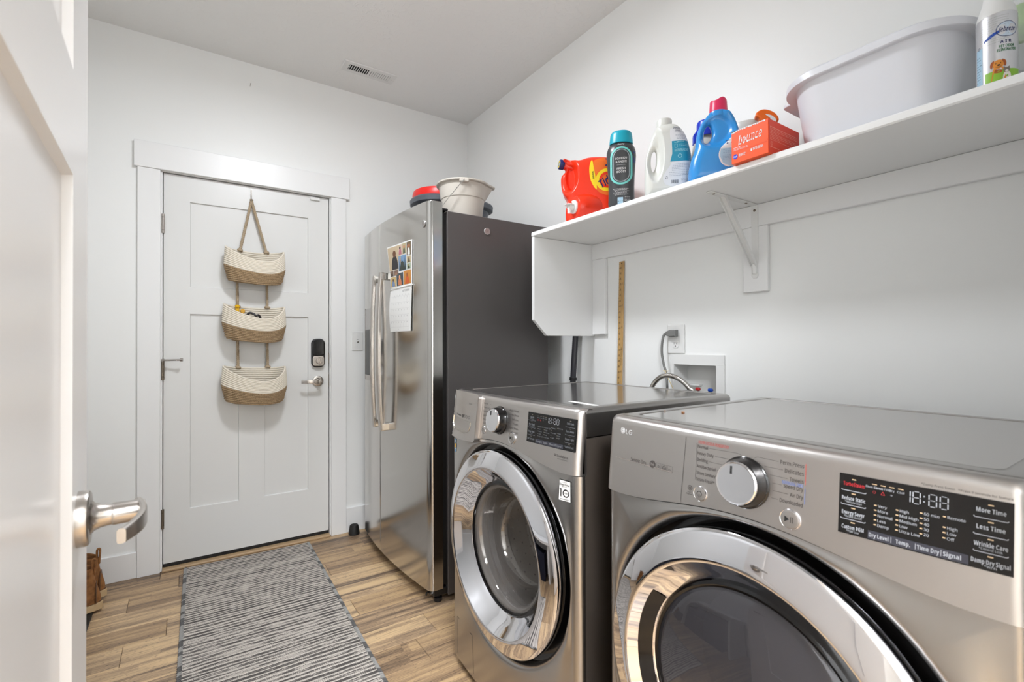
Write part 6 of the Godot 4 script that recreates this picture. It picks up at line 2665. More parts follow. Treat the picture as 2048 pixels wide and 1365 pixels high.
func grey_lines(g: Geo, to: Callable, x0: float, x1: float, y0: float, y1: float, rows: int, h: float) -> void:
	for i in rows:
		var y := lerpf(y1, y0, i / maxf(1.0, rows - 1.0))
		var x := x0
		while x < x1 - 0.004:
			var w := rng.randf_range(0.003, 0.009)
			bar(g, to, x, y, minf(x + w, x1 - rng.randf() * 0.004), y + h)
			x += w + 0.0014


func on_shelf() -> void:
	detergent_jug()
	bead_bottle()
	pearl_jug()
	blue_cap_bottle()
	blue_jug()
	dryer_sheets()
	wash_tub()
	spray_can()


func detergent_jug() -> void:
	var fr := stand(-0.238, 1.500, 43.0)
	var base := fr.origin
	var o := thing("detergent_jug", "orange-red laundry detergent jug with a navy cap and white push tap, leftmost on the shelf", "jug", base)
	var lf := Transform3D(fr.basis, Vector3.ZERO)
	var j := Jug.new()
	var px := func(x: float, y: float) -> Vector2: return Vector2((x - 1182.0) / 460.0, (454.0 - y) / 460.0)
	var outline := []
	for q: Vector2 in [Vector2(1139, 320), Vector2(1150, 321), Vector2(1170, 325), Vector2(1188, 321), Vector2(1210, 321), Vector2(1226, 324), Vector2(1236, 338), Vector2(1240, 370), Vector2(1240, 430), Vector2(1234, 450), Vector2(1215, 454), Vector2(1165, 454), Vector2(1146, 449), Vector2(1143, 425), Vector2(1147, 405), Vector2(1139, 390), Vector2(1134, 372), Vector2(1134, 352), Vector2(1142, 342), Vector2(1139, 334)]:
		outline.append(px.call(q.x, q.y))
	j.outline = rounded(outline, 4)
	var hole := []
	for q: Vector2 in [Vector2(1149, 337), Vector2(1158, 337), Vector2(1163, 350), Vector2(1164, 366), Vector2(1161, 380), Vector2(1154, 382), Vector2(1148, 372), Vector2(1146, 352)]:
		hole.append(px.call(q.x, q.y))
	j.hole = rounded(hole, 4)
	j.half = 0.070
	j.web = 0.006
	j.owner = self
	j.grip = 0.020
	j.grip_at = px.call(1148, 356)
	j.grip_size = Vector2(0.034, 0.062)
	j.r = 0.042
	j.cell = 0.0036
	var g := Geo.new()
	jug_mesh(j, g, lf)
	# the round base of the tap bulges out of the front
	var dir := Vector3(-0.82, -0.02, 0.57).normalized()
	var x := dir.cross(Vector3.UP).normalized()
	var root: Vector2 = px.call(1192, 412)
	var tf := lf * frame(Vector3(root.x, root.y - 0.022, 0.030), x, dir, x.cross(dir))
	g.lathe([Vector2(0.060, -0.04), Vector2(0.062, 0.0), Vector2(0.060, 0.03), Vector2(0.055, 0.055), Vector2(0.050, 0.070), Vector2(0.044, 0.078), Vector2(0.0435, 0.081), Vector2(0.040, 0.083), Vector2(0.0, 0.083)], tf, 48)
	part("jug_body", g, M.detergent_red, o, 70)
	# neck with its navy cap
	var p0: Vector2 = px.call(1150, 330)
	var nd := Vector3(-0.93, 0.12, 0.36).normalized()
	var nx := nd.cross(Vector3.UP).normalized()
	var nf := lf * frame(Vector3(p0.x, p0.y, 0.0), nx, nd, nx.cross(nd))
	g = Geo.new()
	g.lathe([Vector2(0.026, -0.03), Vector2(0.021, 0.0), Vector2(0.018, 0.028)], nf, 28)
	part("jug_neck", g, M.detergent_red, o, 50)
	g = Geo.new()
	g.lathe([Vector2(0.0, 0.026), Vector2(0.0205, 0.026), Vector2(0.0215, 0.028), Vector2(0.0215, 0.043), Vector2(0.0195, 0.046), Vector2(0.0, 0.046)], nf, 32)
	var cap := part("spout_cap", g, M.label_navy, o, 40)
	g = Geo.new()
	var ct := func(q: Vector2) -> Vector3: return nf * Vector3(q.x, 0.0465, q.y)
	ring2(g, ct, Vector2.ZERO, 0.010, 0.0145, 28)
	part("cap_print", g, M.label_yellow, cap)
	g = Geo.new()
	ring2(g, ct, Vector2.ZERO, 0.0, 0.006, 20)
	part("cap_dot", g, M.label_pale_blue, cap)
	# tap
	g = Geo.new()
	g.lathe([Vector2(0, 0.082), Vector2(0.028, 0.082), Vector2(0.028, 0.089), Vector2(0.024, 0.092), Vector2(0.016, 0.093), Vector2(0.013, 0.098), Vector2(0.013, 0.112), Vector2(0.0, 0.113)], tf, 32)
	var down := tf * Vector3(0, 0.107, 0)
	g.tube(PackedVector3Array([down + Vector3(0, 0.010, 0), down + Vector3(0, -0.006, 0), down + Vector3(0, -0.028, 0)]), 0.0085, 14)
	var tap := part("push_tap", g, M.white_plastic, o, 50)
	g = Geo.new()
	g.lathe([Vector2(0, 0.008), Vector2(0.012, 0.008), Vector2(0.012, 0.014), Vector2(0.008, 0.018), Vector2(0, 0.018)], Transform3D(Basis.IDENTITY, down), 20)
	part("tap_button", g, M.detergent_red, tap, 50)
	g = Geo.new()
	g.lathe([Vector2(0, 0.005), Vector2(0.020, 0.005), Vector2(0.020, 0.0085), Vector2(0, 0.0085)], Transform3D(Basis.IDENTITY, down), 24)
	part("tap_flange", g, M.white_plastic, tap, 50)
	# label: an arch at the right of the jug with a yellow band and the ringed mark
	var on1 := on_jug(j, lf, 0.0008)
	var on2 := on_jug(j, lf, 0.0014)
	var on3 := on_jug(j, lf, 0.0020)
	var arch := []
	for q: Vector2 in [Vector2(1194, 345), Vector2(1200, 332), Vector2(1214, 327), Vector2(1233, 332), Vector2(1238, 360), Vector2(1238, 395), Vector2(1222, 402), Vector2(1205, 392), Vector2(1195, 370)]:
		arch.append(px.call(q.x, q.y))
	g = Geo.new()
	cover(g, on1, rounded(arch, 5), 16, 8)
	var lab := part("label", g, M.label_orange, o, 60)
	g = Geo.new()
	var band := []
	for q: Vector2 in [Vector2(1190, 345), Vector2(1195, 331), Vector2(1198, 345), Vector2(1202, 368), Vector2(1204, 390), Vector2(1196, 380), Vector2(1191, 365)]:
		band.append(px.call(q.x, q.y))
	cover(g, on2, rounded(band, 4), 14, 3)
	part("yellow_band", g, M.label_yellow, lab, 60)
	var c: Vector2 = px.call(1224, 372)
	g = Geo.new()
	ring2(g, on2, c, 0.034, 0.048, 40)
	part("mark_ring", g, M.label_yellow, lab, 60)
	g = Geo.new()
	ring2(g, on2, c, 0.024, 0.033, 40)
	part("mark_inner_ring", g, M.detergent_red, lab, 60)
	g = Geo.new()
	write(g, "Tide", on3, c.x - 0.004, c.y - 0.004, 0.034, 0, 0.064, sans_bold, 0.15, 0.55)
	var band2: Vector2 = px.call(1222, 337)
	bar(g, on3, band2.x - 0.004, band2.y - 0.018, band2.x + 0.012, band2.y + 0.016, 3)
	part("mark_lettering", g, M.label_navy, lab, 60)
	g = Geo.new()
	var tc: Vector2 = px.call(1197, 362)
	write(g, "ORIGINAL", on3, tc.x, tc.y, 0.006, 0, 0.034, sans_bold, 0.0, PI / 2 + 0.12)
	part("band_lettering", g, M.dark_ink, lab, 60)


func bead_bottle() -> void:
	var fr := stand(-0.318, 1.785, 47.0)
	var o := thing("scent_bead_bottle", "black bottle of scent beads with a teal cap and mint oval print, on the shelf", "bottle", fr.origin)
	var lf := Transform3D(fr.basis, Vector3.ZERO)
	var prof := [Vector2(0.0, 0.001), Vector2(0.040, 0.0), Vector2(0.047, 0.004), Vector2(0.049, 0.02), Vector2(0.0480, 0.05), Vector2(0.0475, 0.08), Vector2(0.0490, 0.12), Vector2(0.0525, 0.165), Vector2(0.0545, 0.195), Vector2(0.0535, 0.213), Vector2(0.0490, 0.228), Vector2(0.0425, 0.237), Vector2(0.0395, 0.241), Vector2(0.0385, 0.250)]
	var g := Geo.new()
	g.lathe(prof, lf, 56, 0.0, TAU, 1.0, 0.72)
	part("bottle_body", g, M.charcoal_plastic, o, 50)
	g = Geo.new()
	g.lathe([Vector2(0.0395, 0.241), Vector2(0.0435, 0.242), Vector2(0.0432, 0.252), Vector2(0.0405, 0.275), Vector2(0.0385, 0.283), Vector2(0.034, 0.288), Vector2(0.0, 0.289)], lf, 48, 0.0, TAU, 1.0, 0.80)
	part("bottle_cap", g, M.cap_teal, o, 40)
	var radius := func(y: float) -> float:
		for i in range(1, prof.size() - 1):
			if y <= prof[i + 1].y:
				return lerpf(prof[i].x, prof[i + 1].x, clampf((y - prof[i].y) / maxf(1e-6, prof[i + 1].y - prof[i].y), 0.0, 1.0))
		return 0.04
	var on := func(lift: float) -> Callable: return func(q: Vector2) -> Vector3:
		var r: float = radius.call(q.y)
		var u := clampf(q.x / r, -0.995, 0.995)
		return lf * Vector3(r * u, q.y, 0.72 * r * sqrt(1.0 - u * u) + lift)
	var c := Vector2(0.0, 0.152)
	var oval := func(gg: Geo, to: Callable, w0: float, w1: float, straight: float) -> void:
		var n := 20
		for i in n * 2 + 2:
			var p := []
			for e in 2:
				var k := i + e
				var half := 1.0 if (k % (n * 2 + 2)) <= n else -1.0
				var a := PI * ((k % (n * 2 + 2)) - (0 if half > 0 else 1)) / n
				p.append([Vector2(cos(a), sin(a)), Vector2(0, half * straight)])
			gg.quad(to.call(c + p[0][0] * w0 + p[0][1]), to.call(c + p[0][0] * w1 + p[0][1]), to.call(c + p[1][0] * w1 + p[1][1]), to.call(c + p[1][0] * w0 + p[1][1]))
	g = Geo.new()
	oval.call(g, on.call(0.0006), 0.0335, 0.0405, 0.030)
	var lab := part("oval_print", g, M.mint_print, o, 60)
	g = Geo.new()
	oval.call(g, on.call(0.0006), 0.0275, 0.0305, 0.030)
	part("oval_line", g, M.silver_print, lab, 60)
	g = Geo.new()
	var to: Callable = on.call(0.0008)
	write(g, "SQUEEZE", to, 0.0, 0.178, 0.0075, 0, 0.043, sans_bold)
	write(g, "& SNIFF!", to, 0.0, 0.166, 0.0075, 0, 0.040, sans_bold)
	bar(g, to, -0.016, 0.154, 0.016, 0.1548, 4)
	write(g, "FRESH", to, 0.0, 0.141, 0.0075, 0, 0.032, sans_bold)
	write(g, "BOOST", to, 0.0, 0.129, 0.0075, 0, 0.033, sans_bold)
	write(g, "Downy", to, 0.0, 0.233, 0.0065, 0, 0.024, sans_bold, 0.12)
	for i in 6:
		grey_lines(g, to, -0.030 + (i % 3) * 0.003, 0.030 - (i % 2) * 0.008, 0.066 - i * 0.0045, 0.066 - i * 0.0045, 1, 0.0014)
	grey_lines(g, to, 0.012, 0.034, 0.020, 0.034, 4, 0.0012)
	part("white_lettering", g, M.white_ink, lab, 60)
	g = Geo.new()
	bar(g, to, -0.014, 0.006, 0.006, 0.034, 3)
	part("pale_box", g, M.label_pale_blue, lab, 60)
	g = Geo.new()
	bar(g, to, 0.0445, 0.165, 0.0520, 0.205, 3)
	part("side_print", g, M.label_navy, lab, 60)


func pearl_jug() -> void:
	var fr := stand(-0.287, 1.972, 47.0)
	var o := thing("softener_jug", "pearl white handled jug with a teal and white back label, on the shelf", "jug", fr.origin)
	var lf := Transform3D(fr.basis, Vector3.ZERO)
	var j := Jug.new()
	var px := func(x: float, y: float) -> Vector2: return Vector2((x - 1325.0) / 572.0, (397.0 - y) / 572.0)
	var outline := []
	for q: Vector2 in [Vector2(1308, 257), Vector2(1332, 254), Vector2(1346, 261), Vector2(1357, 276), Vector2(1365, 300), Vector2(1370, 330), Vector2(1371, 360), Vector2(1369, 385), Vector2(1364, 396), Vector2(1340, 397), Vector2(1300, 397), Vector2(1285, 396), Vector2(1281, 380), Vector2(1281, 345), Vector2(1284, 312), Vector2(1291, 285), Vector2(1299, 266)]:
		outline.append(px.call(q.x, q.y))
	j.outline = rounded(outline, 4)
	var hole := []
	for q: Vector2 in [Vector2(1299, 302), Vector2(1303, 310), Vector2(1303, 326), Vector2(1300, 340), Vector2(1296, 344), Vector2(1293, 330), Vector2(1294, 312)]:
		hole.append(px.call(q.x, q.y))
	j.hole = rounded(hole, 4)
	j.half = 0.042
	j.grip = 0.0175
	j.grip_at = px.call(1300, 316)
	j.grip_size = Vector2(0.022, 0.072)
	j.r = 0.030
	j.cell = 0.0032
	var g := Geo.new()
	jug_mesh(j, g, lf)
	part("jug_body", g, M.jug_pearl, o, 70)
	g = Geo.new()
	var p: Vector2 = px.call(1319, 260)
	g.lathe([Vector2(0, -0.003), Vector2(0.0285, -0.003), Vector2(0.0285, 0.004), Vector2(0.0265, 0.005), Vector2(0.0265, 0.026), Vector2(0.0245, 0.031), Vector2(0.0, 0.032)], lf * Transform3D(Basis.IDENTITY, Vector3(p.x, p.y, 0)), 36)
	part("jug_cap", g, M.jug_pearl, o, 40)
	var on1 := on_jug(j, lf, 0.0005)
	var on2 := on_jug(j, lf, 0.0010)
	var poly := []
	for q: Vector2 in [Vector2(1330, 267), Vector2(1346, 266), Vector2(1356, 282), Vector2(1364, 305), Vector2(1368, 335), Vector2(1368, 365), Vector2(1365, 380), Vector2(1340, 384), Vector2(1321, 380), Vector2(1314, 366), Vector2(1320, 352), Vector2(1331, 335), Vector2(1333, 310), Vector2(1328, 285)]:
		poly.append(px.call(q.x, q.y))
	g = Geo.new()
	cover(g, on1, rounded(poly, 4), 22, 8)
	var lab := part("label", g, M.label_white, o, 60)
	g = Geo.new()
	var teal := PackedVector2Array()
	for q: Vector2 in [Vector2(1331, 294), Vector2(1361, 294), Vector2(1366, 315), Vector2(1367, 334), Vector2(1328, 334), Vector2(1332, 318)]:
		teal.append(px.call(q.x, q.y))
	cover(g, on2, teal, 8, 8)
	part("teal_panel", g, M.label_teal, lab, 60)
	g = Geo.new()
	var on3 := on_jug(j, lf, 0.0014)
	var c: Vector2 = px.call(1341, 268)
	write(g, "Downy", on3, c.x, c.y, 0.0065, 0, 0.025, sans_bold, 0.12)
	c = px.call(1343, 273.5)
	write(g, "RINSE", on3, c.x, c.y, 0.0036, 0, 0.017, sans_bold)
	c = px.call(1343, 276.5)
	write(g, "OUT ODORS", on3, c.x, c.y, 0.0030, 0, 0.022)
	c = px.call(1325, 367)
	for k in 12:
		var x0: Vector2 = px.call(1330 + k * 1.15, 377)
		bar(g, on3, x0.x, x0.y, x0.x + [0.0012, 0.0006, 0.0016][k % 3], x0.y + 0.012)
	for k in 3:
		var a := TAU * k / 3 + 0.5
		stroke(g, on3, [px.call(1321, 365) + Vector2(cos(a), sin(a)) * 0.0045, px.call(1321, 365) + Vector2(cos(a + 1.5), sin(a + 1.5)) * 0.0045], 0.0014)
	part("label_lettering", g, tint(Color(0.30, 0.34, 0.40)), lab, 0)
	g = Geo.new()
	for e: Array in [[1333, 1364, 340, 343, 2], [1331, 1366, 346, 352, 3], [1326, 1366, 356, 362, 3], [1348, 1362, 369, 374, 3], [1338, 1360, 283, 285, 2], [1340, 1358, 288, 291, 2]]:
		var a: Vector2 = px.call(e[0], e[3])
		var b: Vector2 = px.call(e[1], e[2])
		grey_lines(g, on3, a.x, b.x, a.y, b.y, e[4], 0.0011)
	part("fine_print", g, tint(Color(0.62, 0.64, 0.68)), lab, 0)
	g = Geo.new()
	for e: Array in [[1344, 1362, 302, 305, 2], [1336, 1362, 311, 315, 3], [1336, 1345, 298, 298, 1]]:
		var a: Vector2 = px.call(e[0], e[3])
		var b: Vector2 = px.call(e[1], e[2])
		grey_lines(g, on3, a.x, b.x, a.y, b.y, e[4], 0.0012)
	var hx: Vector2 = px.call(1347, 296)
	write(g, "HOW TO USE", on3, hx.x, hx.y, 0.0032, 0, 0.024, sans_bold)
	var d1: Vector2 = px.call(1339, 304)
	stroke(g, on3, [d1 + Vector2(-0.004, -0.006), d1 + Vector2(0.004, -0.006), d1 + Vector2(0.004, 0.006), d1 + Vector2(-0.004, 0.006)], 0.0009, true)
	d1 = px.call(1346, 324)
	ring2(g, on3, d1, 0.0055, 0.0068, 18)
	part("panel_print", g, tint(Color(0.72, 0.90, 0.90)), lab, 0)


func blue_cap_bottle() -> void:
	var fr := stand(-0.135, 2.025, 48.0)
	var o := thing("blue_cap_bottle", "white bottle with a bright blue flip cap, behind the blue jug on the shelf", "bottle", fr.origin)
	var lf := Transform3D(fr.basis, Vector3.ZERO)
	var g := Geo.new()
	g.lathe([Vector2(0, 0.001), Vector2(0.052, 0.0), Vector2(0.058, 0.006), Vector2(0.060, 0.05), Vector2(0.058, 0.11), Vector2(0.055, 0.16), Vector2(0.050, 0.195), Vector2(0.043, 0.212), Vector2(0.036, 0.222), Vector2(0.034, 0.232)], lf, 48, 0.0, TAU, 1.0, 0.70)
	part("bottle_body", g, M.jug_pearl, o, 50)
	g = Geo.new()
	g.lathe([Vector2(0.034, 0.226), Vector2(0.0385, 0.227), Vector2(0.0385, 0.247), Vector2(0.036, 0.250), Vector2(0.0355, 0.276), Vector2(0.033, 0.282), Vector2(0, 0.283)], lf, 40)
	var cap := part("bottle_cap", g, M.cap_blue, o, 40)
	g = Geo.new()
	var tab := PackedVector2Array([Vector2(-0.038, 0.25), Vector2(-0.030, 0.262), Vector2(-0.028, 0.226), Vector2(-0.040, 0.205), Vector2(-0.049, 0.207), Vector2(-0.049, 0.235)])
	g.prism(tab, lf * Transform3D(Basis.IDENTITY, Vector3(0, 0, -0.016)), 0.032, 0.005, 2)
	part("cap_tab", g, M.cap_blue, cap, 40)
	g = Geo.new()
	var on := func(q: Vector2) -> Vector3:
		var u := clampf(q.x / 0.060, -0.99, 0.99)
		return lf * Vector3(0.0605 * u, q.y, 0.72 * 0.0605 * sqrt(1.0 - u * u))
	bar(g, on, -0.052, 0.010, 0.045, 0.060, 10)
	var lab := part("label", g, M.label_white, o, 60)
	g = Geo.new()
	var on2 := func(q: Vector2) -> Vector3:
		var u := clampf(q.x / 0.060, -0.99, 0.99)
		return lf * Vector3(0.061 * u, q.y, 0.725 * 0.061 * sqrt(1.0 - u * u))
	cover(g, on2, PackedVector2Array([Vector2(-0.050, 0.012), Vector2(-0.034, 0.012), Vector2(-0.040, 0.040), Vector2(-0.050, 0.050)]), 6, 3)
	part("orange_print", g, M.label_orange, lab, 60)


func blue_jug() -> void:
	var fr := stand(-0.268, 2.132, 49.0)
	var o := thing("blue_jug", "glossy sky-blue handled laundry jug with a pink cap, on the shelf", "jug", fr.origin)
	var lf := Transform3D(fr.basis, Vector3.ZERO)
	var j := Jug.new()
	var px := func(x: float, y: float) -> Vector2: return Vector2((x - 1425.0) / 620.0, (373.0 - y) / 620.0)
	var outline := []
	for q: Vector2 in [Vector2(1420, 230), Vector2(1437, 226), Vector2(1454, 229), Vector2(1461, 237), Vector2(1468, 252), Vector2(1473, 270), Vector2(1476, 300), Vector2(1477, 335), Vector2(1474, 362), Vector2(1466, 372), Vector2(1430, 373), Vector2(1390, 372), Vector2(1382, 366), Vector2(1380, 345), Vector2(1384, 322), Vector2(1391, 303), Vector2(1394, 285), Vector2(1396, 268), Vector2(1403, 249), Vector2(1412, 237)]:
		outline.append(px.call(q.x, q.y))
	j.outline = rounded(outline, 4)
	var hole := []
	for q: Vector2 in [Vector2(1418, 251), Vector2(1423, 262), Vector2(1424, 274), Vector2(1418, 285), Vector2(1411, 287), Vector2(1409, 275), Vector2(1411, 260)]:
		hole.append(px.call(q.x, q.y))
	j.hole = rounded(hole, 4)
	j.half = 0.047
	j.grip = 0.0185
	j.grip_at = px.call(1430, 266)
	j.grip_size = Vector2(0.047, 0.048)
	j.r = 0.034
	j.cell = 0.0032
	var g := Geo.new()
	jug_mesh(j, g, lf)
	part("jug_body", g, M.jug_blue, o, 70)
	g = Geo.new()
	var p: Vector2 = px.call(1437, 231)
	var cf := lf * Transform3D(Basis.IDENTITY, Vector3(p.x, p.y, 0))
	g.lathe([Vector2(0.029, -0.012), Vector2(0.0305, -0.004), Vector2(0.0300, 0.004), Vector2(0.025, 0.008)], cf, 36)
	part("jug_collar", g, M.jug_blue, o, 40)
	g = Geo.new()
	# a pouring cap with a wavy upper edge
	var rings := []
	for s: Array in [[0.0272, 0.004, 0.0], [0.0275, 0.010, 0.0], [0.0262, 0.030, 0.5], [0.0256, 0.041, 1.0], [0.0240, 0.044, 1.0], [0.012, 0.044, 0.8], [0.0, 0.044, 0.6]]:
		var ring := PackedVector3Array()
		for k in 40:
			var a := TAU * k / 40
			ring.append(cf * Vector3(cos(a) * s[0], s[1] + 0.004 * s[2] * sin(cos(a) * 3.2), -sin(a) * s[0]))
		rings.append(ring)
	g.loft(rings, true, false)
	part("jug_cap", g, M.cap_pink, o, 40)
	var on1 := on_jug(j, lf, 0.0005)
	var on2 := on_jug(j, lf, 0.0010)
	var poly := []
	for q: Vector2 in [Vector2(1474, 285), Vector2(1475, 330), Vector2(1470, 348), Vector2(1455, 348), Vector2(1440, 341), Vector2(1433, 325), Vector2(1436, 310), Vector2(1448, 296), Vector2(1462, 283)]:
		poly.append(px.call(q.x, q.y))
	g = Geo.new()
	cover(g, on1, rounded(poly, 4), 16, 8)
	var lab := part("label", g, M.label_white, o, 60)
	g = Geo.new()
	var low := PackedVector2Array()
	for q: Vector2 in [Vector2(1473, 306), Vector2(1474, 330), Vector2(1469, 346), Vector2(1455, 346), Vector2(1441, 339), Vector2(1435, 324), Vector2(1437, 310)]:
		low.append(px.call(q.x, q.y))
	cover(g, on2, low, 10, 6)
	part("pale_panel", g, M.label_pale_blue, lab, 60)
	g = Geo.new()
	var on3 := on_jug(j, lf, 0.0014)
	stroke(g, on3, [px.call(1447, 292), px.call(1454, 294), px.call(1463, 295), px.call(1472, 293)], 0.0028)
	for x: float in [1449, 1457]:
		ring2(g, on3, px.call(x, 300), 0.0, 0.0025, 10)
	part("label_marks", g, M.label_navy, lab, 0)
	g = Geo.new()
	for e: Array in [[1441, 1470, 313, 319, 3], [1440, 1468, 324, 332, 4]]:
		var a: Vector2 = px.call(e[0], e[3])
		var b: Vector2 = px.call(e[1], e[2])
		grey_lines(g, on3, a.x, b.x, a.y, b.y, e[4], 0.0011)
	part("fine_print", g, tint(Color(0.50, 0.62, 0.74)), lab, 0)


func dryer_sheets() -> void:
	# carton, with its front flap over the shelf edge
	var base := Vector3(-0.315, SHELF_TOP, 2.327)
	var o := thing("dryer_sheet_box", "orange-red carton of dryer sheets lying at the front edge of the shelf", "box", base)
	var lo := Vector3(-0.390, SHELF_TOP + 0.0005, 2.2735)
	var hi := Vector3(-0.225, SHELF_TOP + 0.0935, 2.3790)
	var g := at(base)
	g.span(lo, hi, 0.0008)
	part("carton", g, M.carton_orange, o)
	g = at(base)
	g.span(Vector3(lo.x + 0.0012, lo.y + 0.001, hi.z - 0.0004), Vector3(hi.x, hi.y - 0.0006, hi.z + 0.0004))
	part("carton_end", g, M.carton_red, o)
	var to := func(q: Vector2) -> Vector3: return Vector3(-0.3906, lo.y + q.y, (lo.z + hi.z) * 0.5 + q.x)
	var to2 := func(q: Vector2) -> Vector3: return Vector3(-0.3909, lo.y + q.y, (lo.z + hi.z) * 0.5 + q.x)
	var white := at(base)
	write(white, "bounce", to, 0.003, 0.062, 0.024, 0, 0.066, sans_bold, 0.18, 0.04)
	stroke(white, to, [Vector2(-0.046, 0.0435), Vector2(-0.026, 0.0435)], 0.0012)
	grey_lines(white, to, -0.046, -0.002, 0.036, 0.039, 2, 0.0009)
	grey_lines(white, to, -0.030, -0.010, 0.016, 0.022, 4, 0.0010)
	grey_lines(white, to, 0.010, 0.040, 0.021, 0.027, 4, 0.0010)
	bar(white, to, 0.004, 0.020, 0.008, 0.027)
	for i in 16:
		bar(white, to, -0.0515 + i * 0.0061, 0.089 + 0.001 * sin(i * 2.0), -0.0515 + (i + 0.8) * 0.0061, 0.0925)
	patch(white, to, PackedVector2Array([Vector2(-0.0520, 0.0925), Vector2(-0.0520, 0.086), Vector2(-0.040, 0.087), Vector2(-0.038, 0.0925)]))
	part("white_print", white, M.label_white, o, 0)
	g = at(base)
	write(g, "bounce", to2, 0.0035, 0.0622, 0.017, 0, 0.0615, sans, 0.18, 0.04)
	part("letter_cores", g, M.carton_orange, o, 0)
	g = at(base)
	ring2(g, to, Vector2(-0.0405, 0.0185), 0.0, 0.0068, 24)
	var mark := part("blue_roundel", g, M.cap_blue, o, 0)
	g = at(base)
	write(g, "P&G", to2, -0.0405, 0.0185, 0.0045, 0, 0.0095, sans_bold)
	part("roundel_lettering", g, M.label_white, mark, 0)
	g = at(base)
	stroke(g, to, [Vector2(-0.052, 0.032), Vector2(0.048, 0.032), Vector2(0.0522, 0.038)], 0.0006)
	part("flap_line", g, M.carton_red, o, 0)
	# small print on the end
	var en := func(q: Vector2) -> Vector3: return Vector3(lo.x + q.x, lo.y + q.y, hi.z + 0.0008)
	g = at(base)
	for i in 9:
		grey_lines(g, en, 0.008, 0.150 if i % 4 != 3 else 0.06, 0.072 - i * 0.0042, 0.072 - i * 0.0042, 1, 0.0010 if i else 0.0016)
	ring2(g, en, Vector2(0.015, 0.028), 0.0045, 0.0053, 20)
	bar(g, en, 0.0145, 0.025, 0.0155, 0.031)
	stroke(g, en, [Vector2(0.008, 0.019), Vector2(0.055, 0.019)], 0.0014)
	part("end_print", g, tint(Color(0.95, 0.66, 0.58)), o, 0)
	# trigger sprayer standing behind the carton
	base = Vector3(-0.120, SHELF_TOP, 2.230)
	o = thing("spray_bottle", "orange trigger spray bottle standing behind the dryer sheet carton", "spray bottle", base)
	var fr := Transform3D(stand(-0.12, 2.23, 52).basis, Vector3.ZERO)
	g = Geo.new()
	g.lathe([Vector2(0, 0.001), Vector2(0.036, 0.0), Vector2(0.040, 0.005), Vector2(0.041, 0.09), Vector2(0.036, 0.125), Vector2(0.020, 0.150), Vector2(0.014, 0.160), Vector2(0.014, 0.170)], fr, 36, 0.0, TAU, 1.0, 0.8)
	part("bottle_body", g, M.trigger_orange, o, 50)
	g = Geo.new()
	g.lathe([Vector2(0.0, 0.163), Vector2(0.018, 0.163), Vector2(0.018, 0.182), Vector2(0.012, 0.186), Vector2(0, 0.186)], fr, 24)
	var outline := rounded([Vector2(-0.030, 0.240), Vector2(-0.034, 0.226), Vector2(-0.024, 0.219), Vector2(-0.022, 0.205), Vector2(-0.018, 0.182), Vector2(0.012, 0.180), Vector2(0.018, 0.200), Vector2(0.034, 0.206), Vector2(0.028, 0.224), Vector2(0.010, 0.240), Vector2(-0.012, 0.247)], 4)
	g.prism(outline, fr * Transform3D(Basis.IDENTITY, Vector3(0, 0, -0.015)), 0.030, 0.006, 3)
	var head := part("trigger_head", g, M.trigger_orange, o, 50)
	g = Geo.new()
	var head_face := func(q: Vector2) -> Vector3: return fr * Vector3(q.x, q.y, 0.0156)  # plane of the white insert on the trigger head
	patch(g, head_face, rounded([Vector2(-0.006, 0.228), Vector2(0.012, 0.222), Vector2(0.026, 0.206), Vector2(0.020, 0.196), Vector2(0.012, 0.198), Vector2(0.008, 0.214)], 4))
	part("head_insert", g, M.label_white, head, 0)
	# low white tub behind the blue jug
	base = Vector3(-0.066, SHELF_TOP, 2.135)
	o = thing("lidded_tub", "off-white round lidded tub, its lid just showing behind the blue jug", "tub", base)
	g = Geo.new()
	g.lathe([Vector2(0, 0.001), Vector2(0.050, 0.0), Vector2(0.053, 0.004), Vector2(0.057, 0.225), Vector2(0.0, 0.226)], Transform3D.IDENTITY, 40)
	part("tub_body", g, M.jug_pearl, o, 50)
	g = Geo.new()
	g.lathe([Vector2(0.057, 0.216), Vector2(0.062, 0.216), Vector2(0.063, 0.219), Vector2(0.063, 0.238), Vector2(0.060, 0.242), Vector2(0.0, 0.243)], Transform3D.IDENTITY, 40)
	part("tub_lid", g, M.jug_pearl, o, 40)


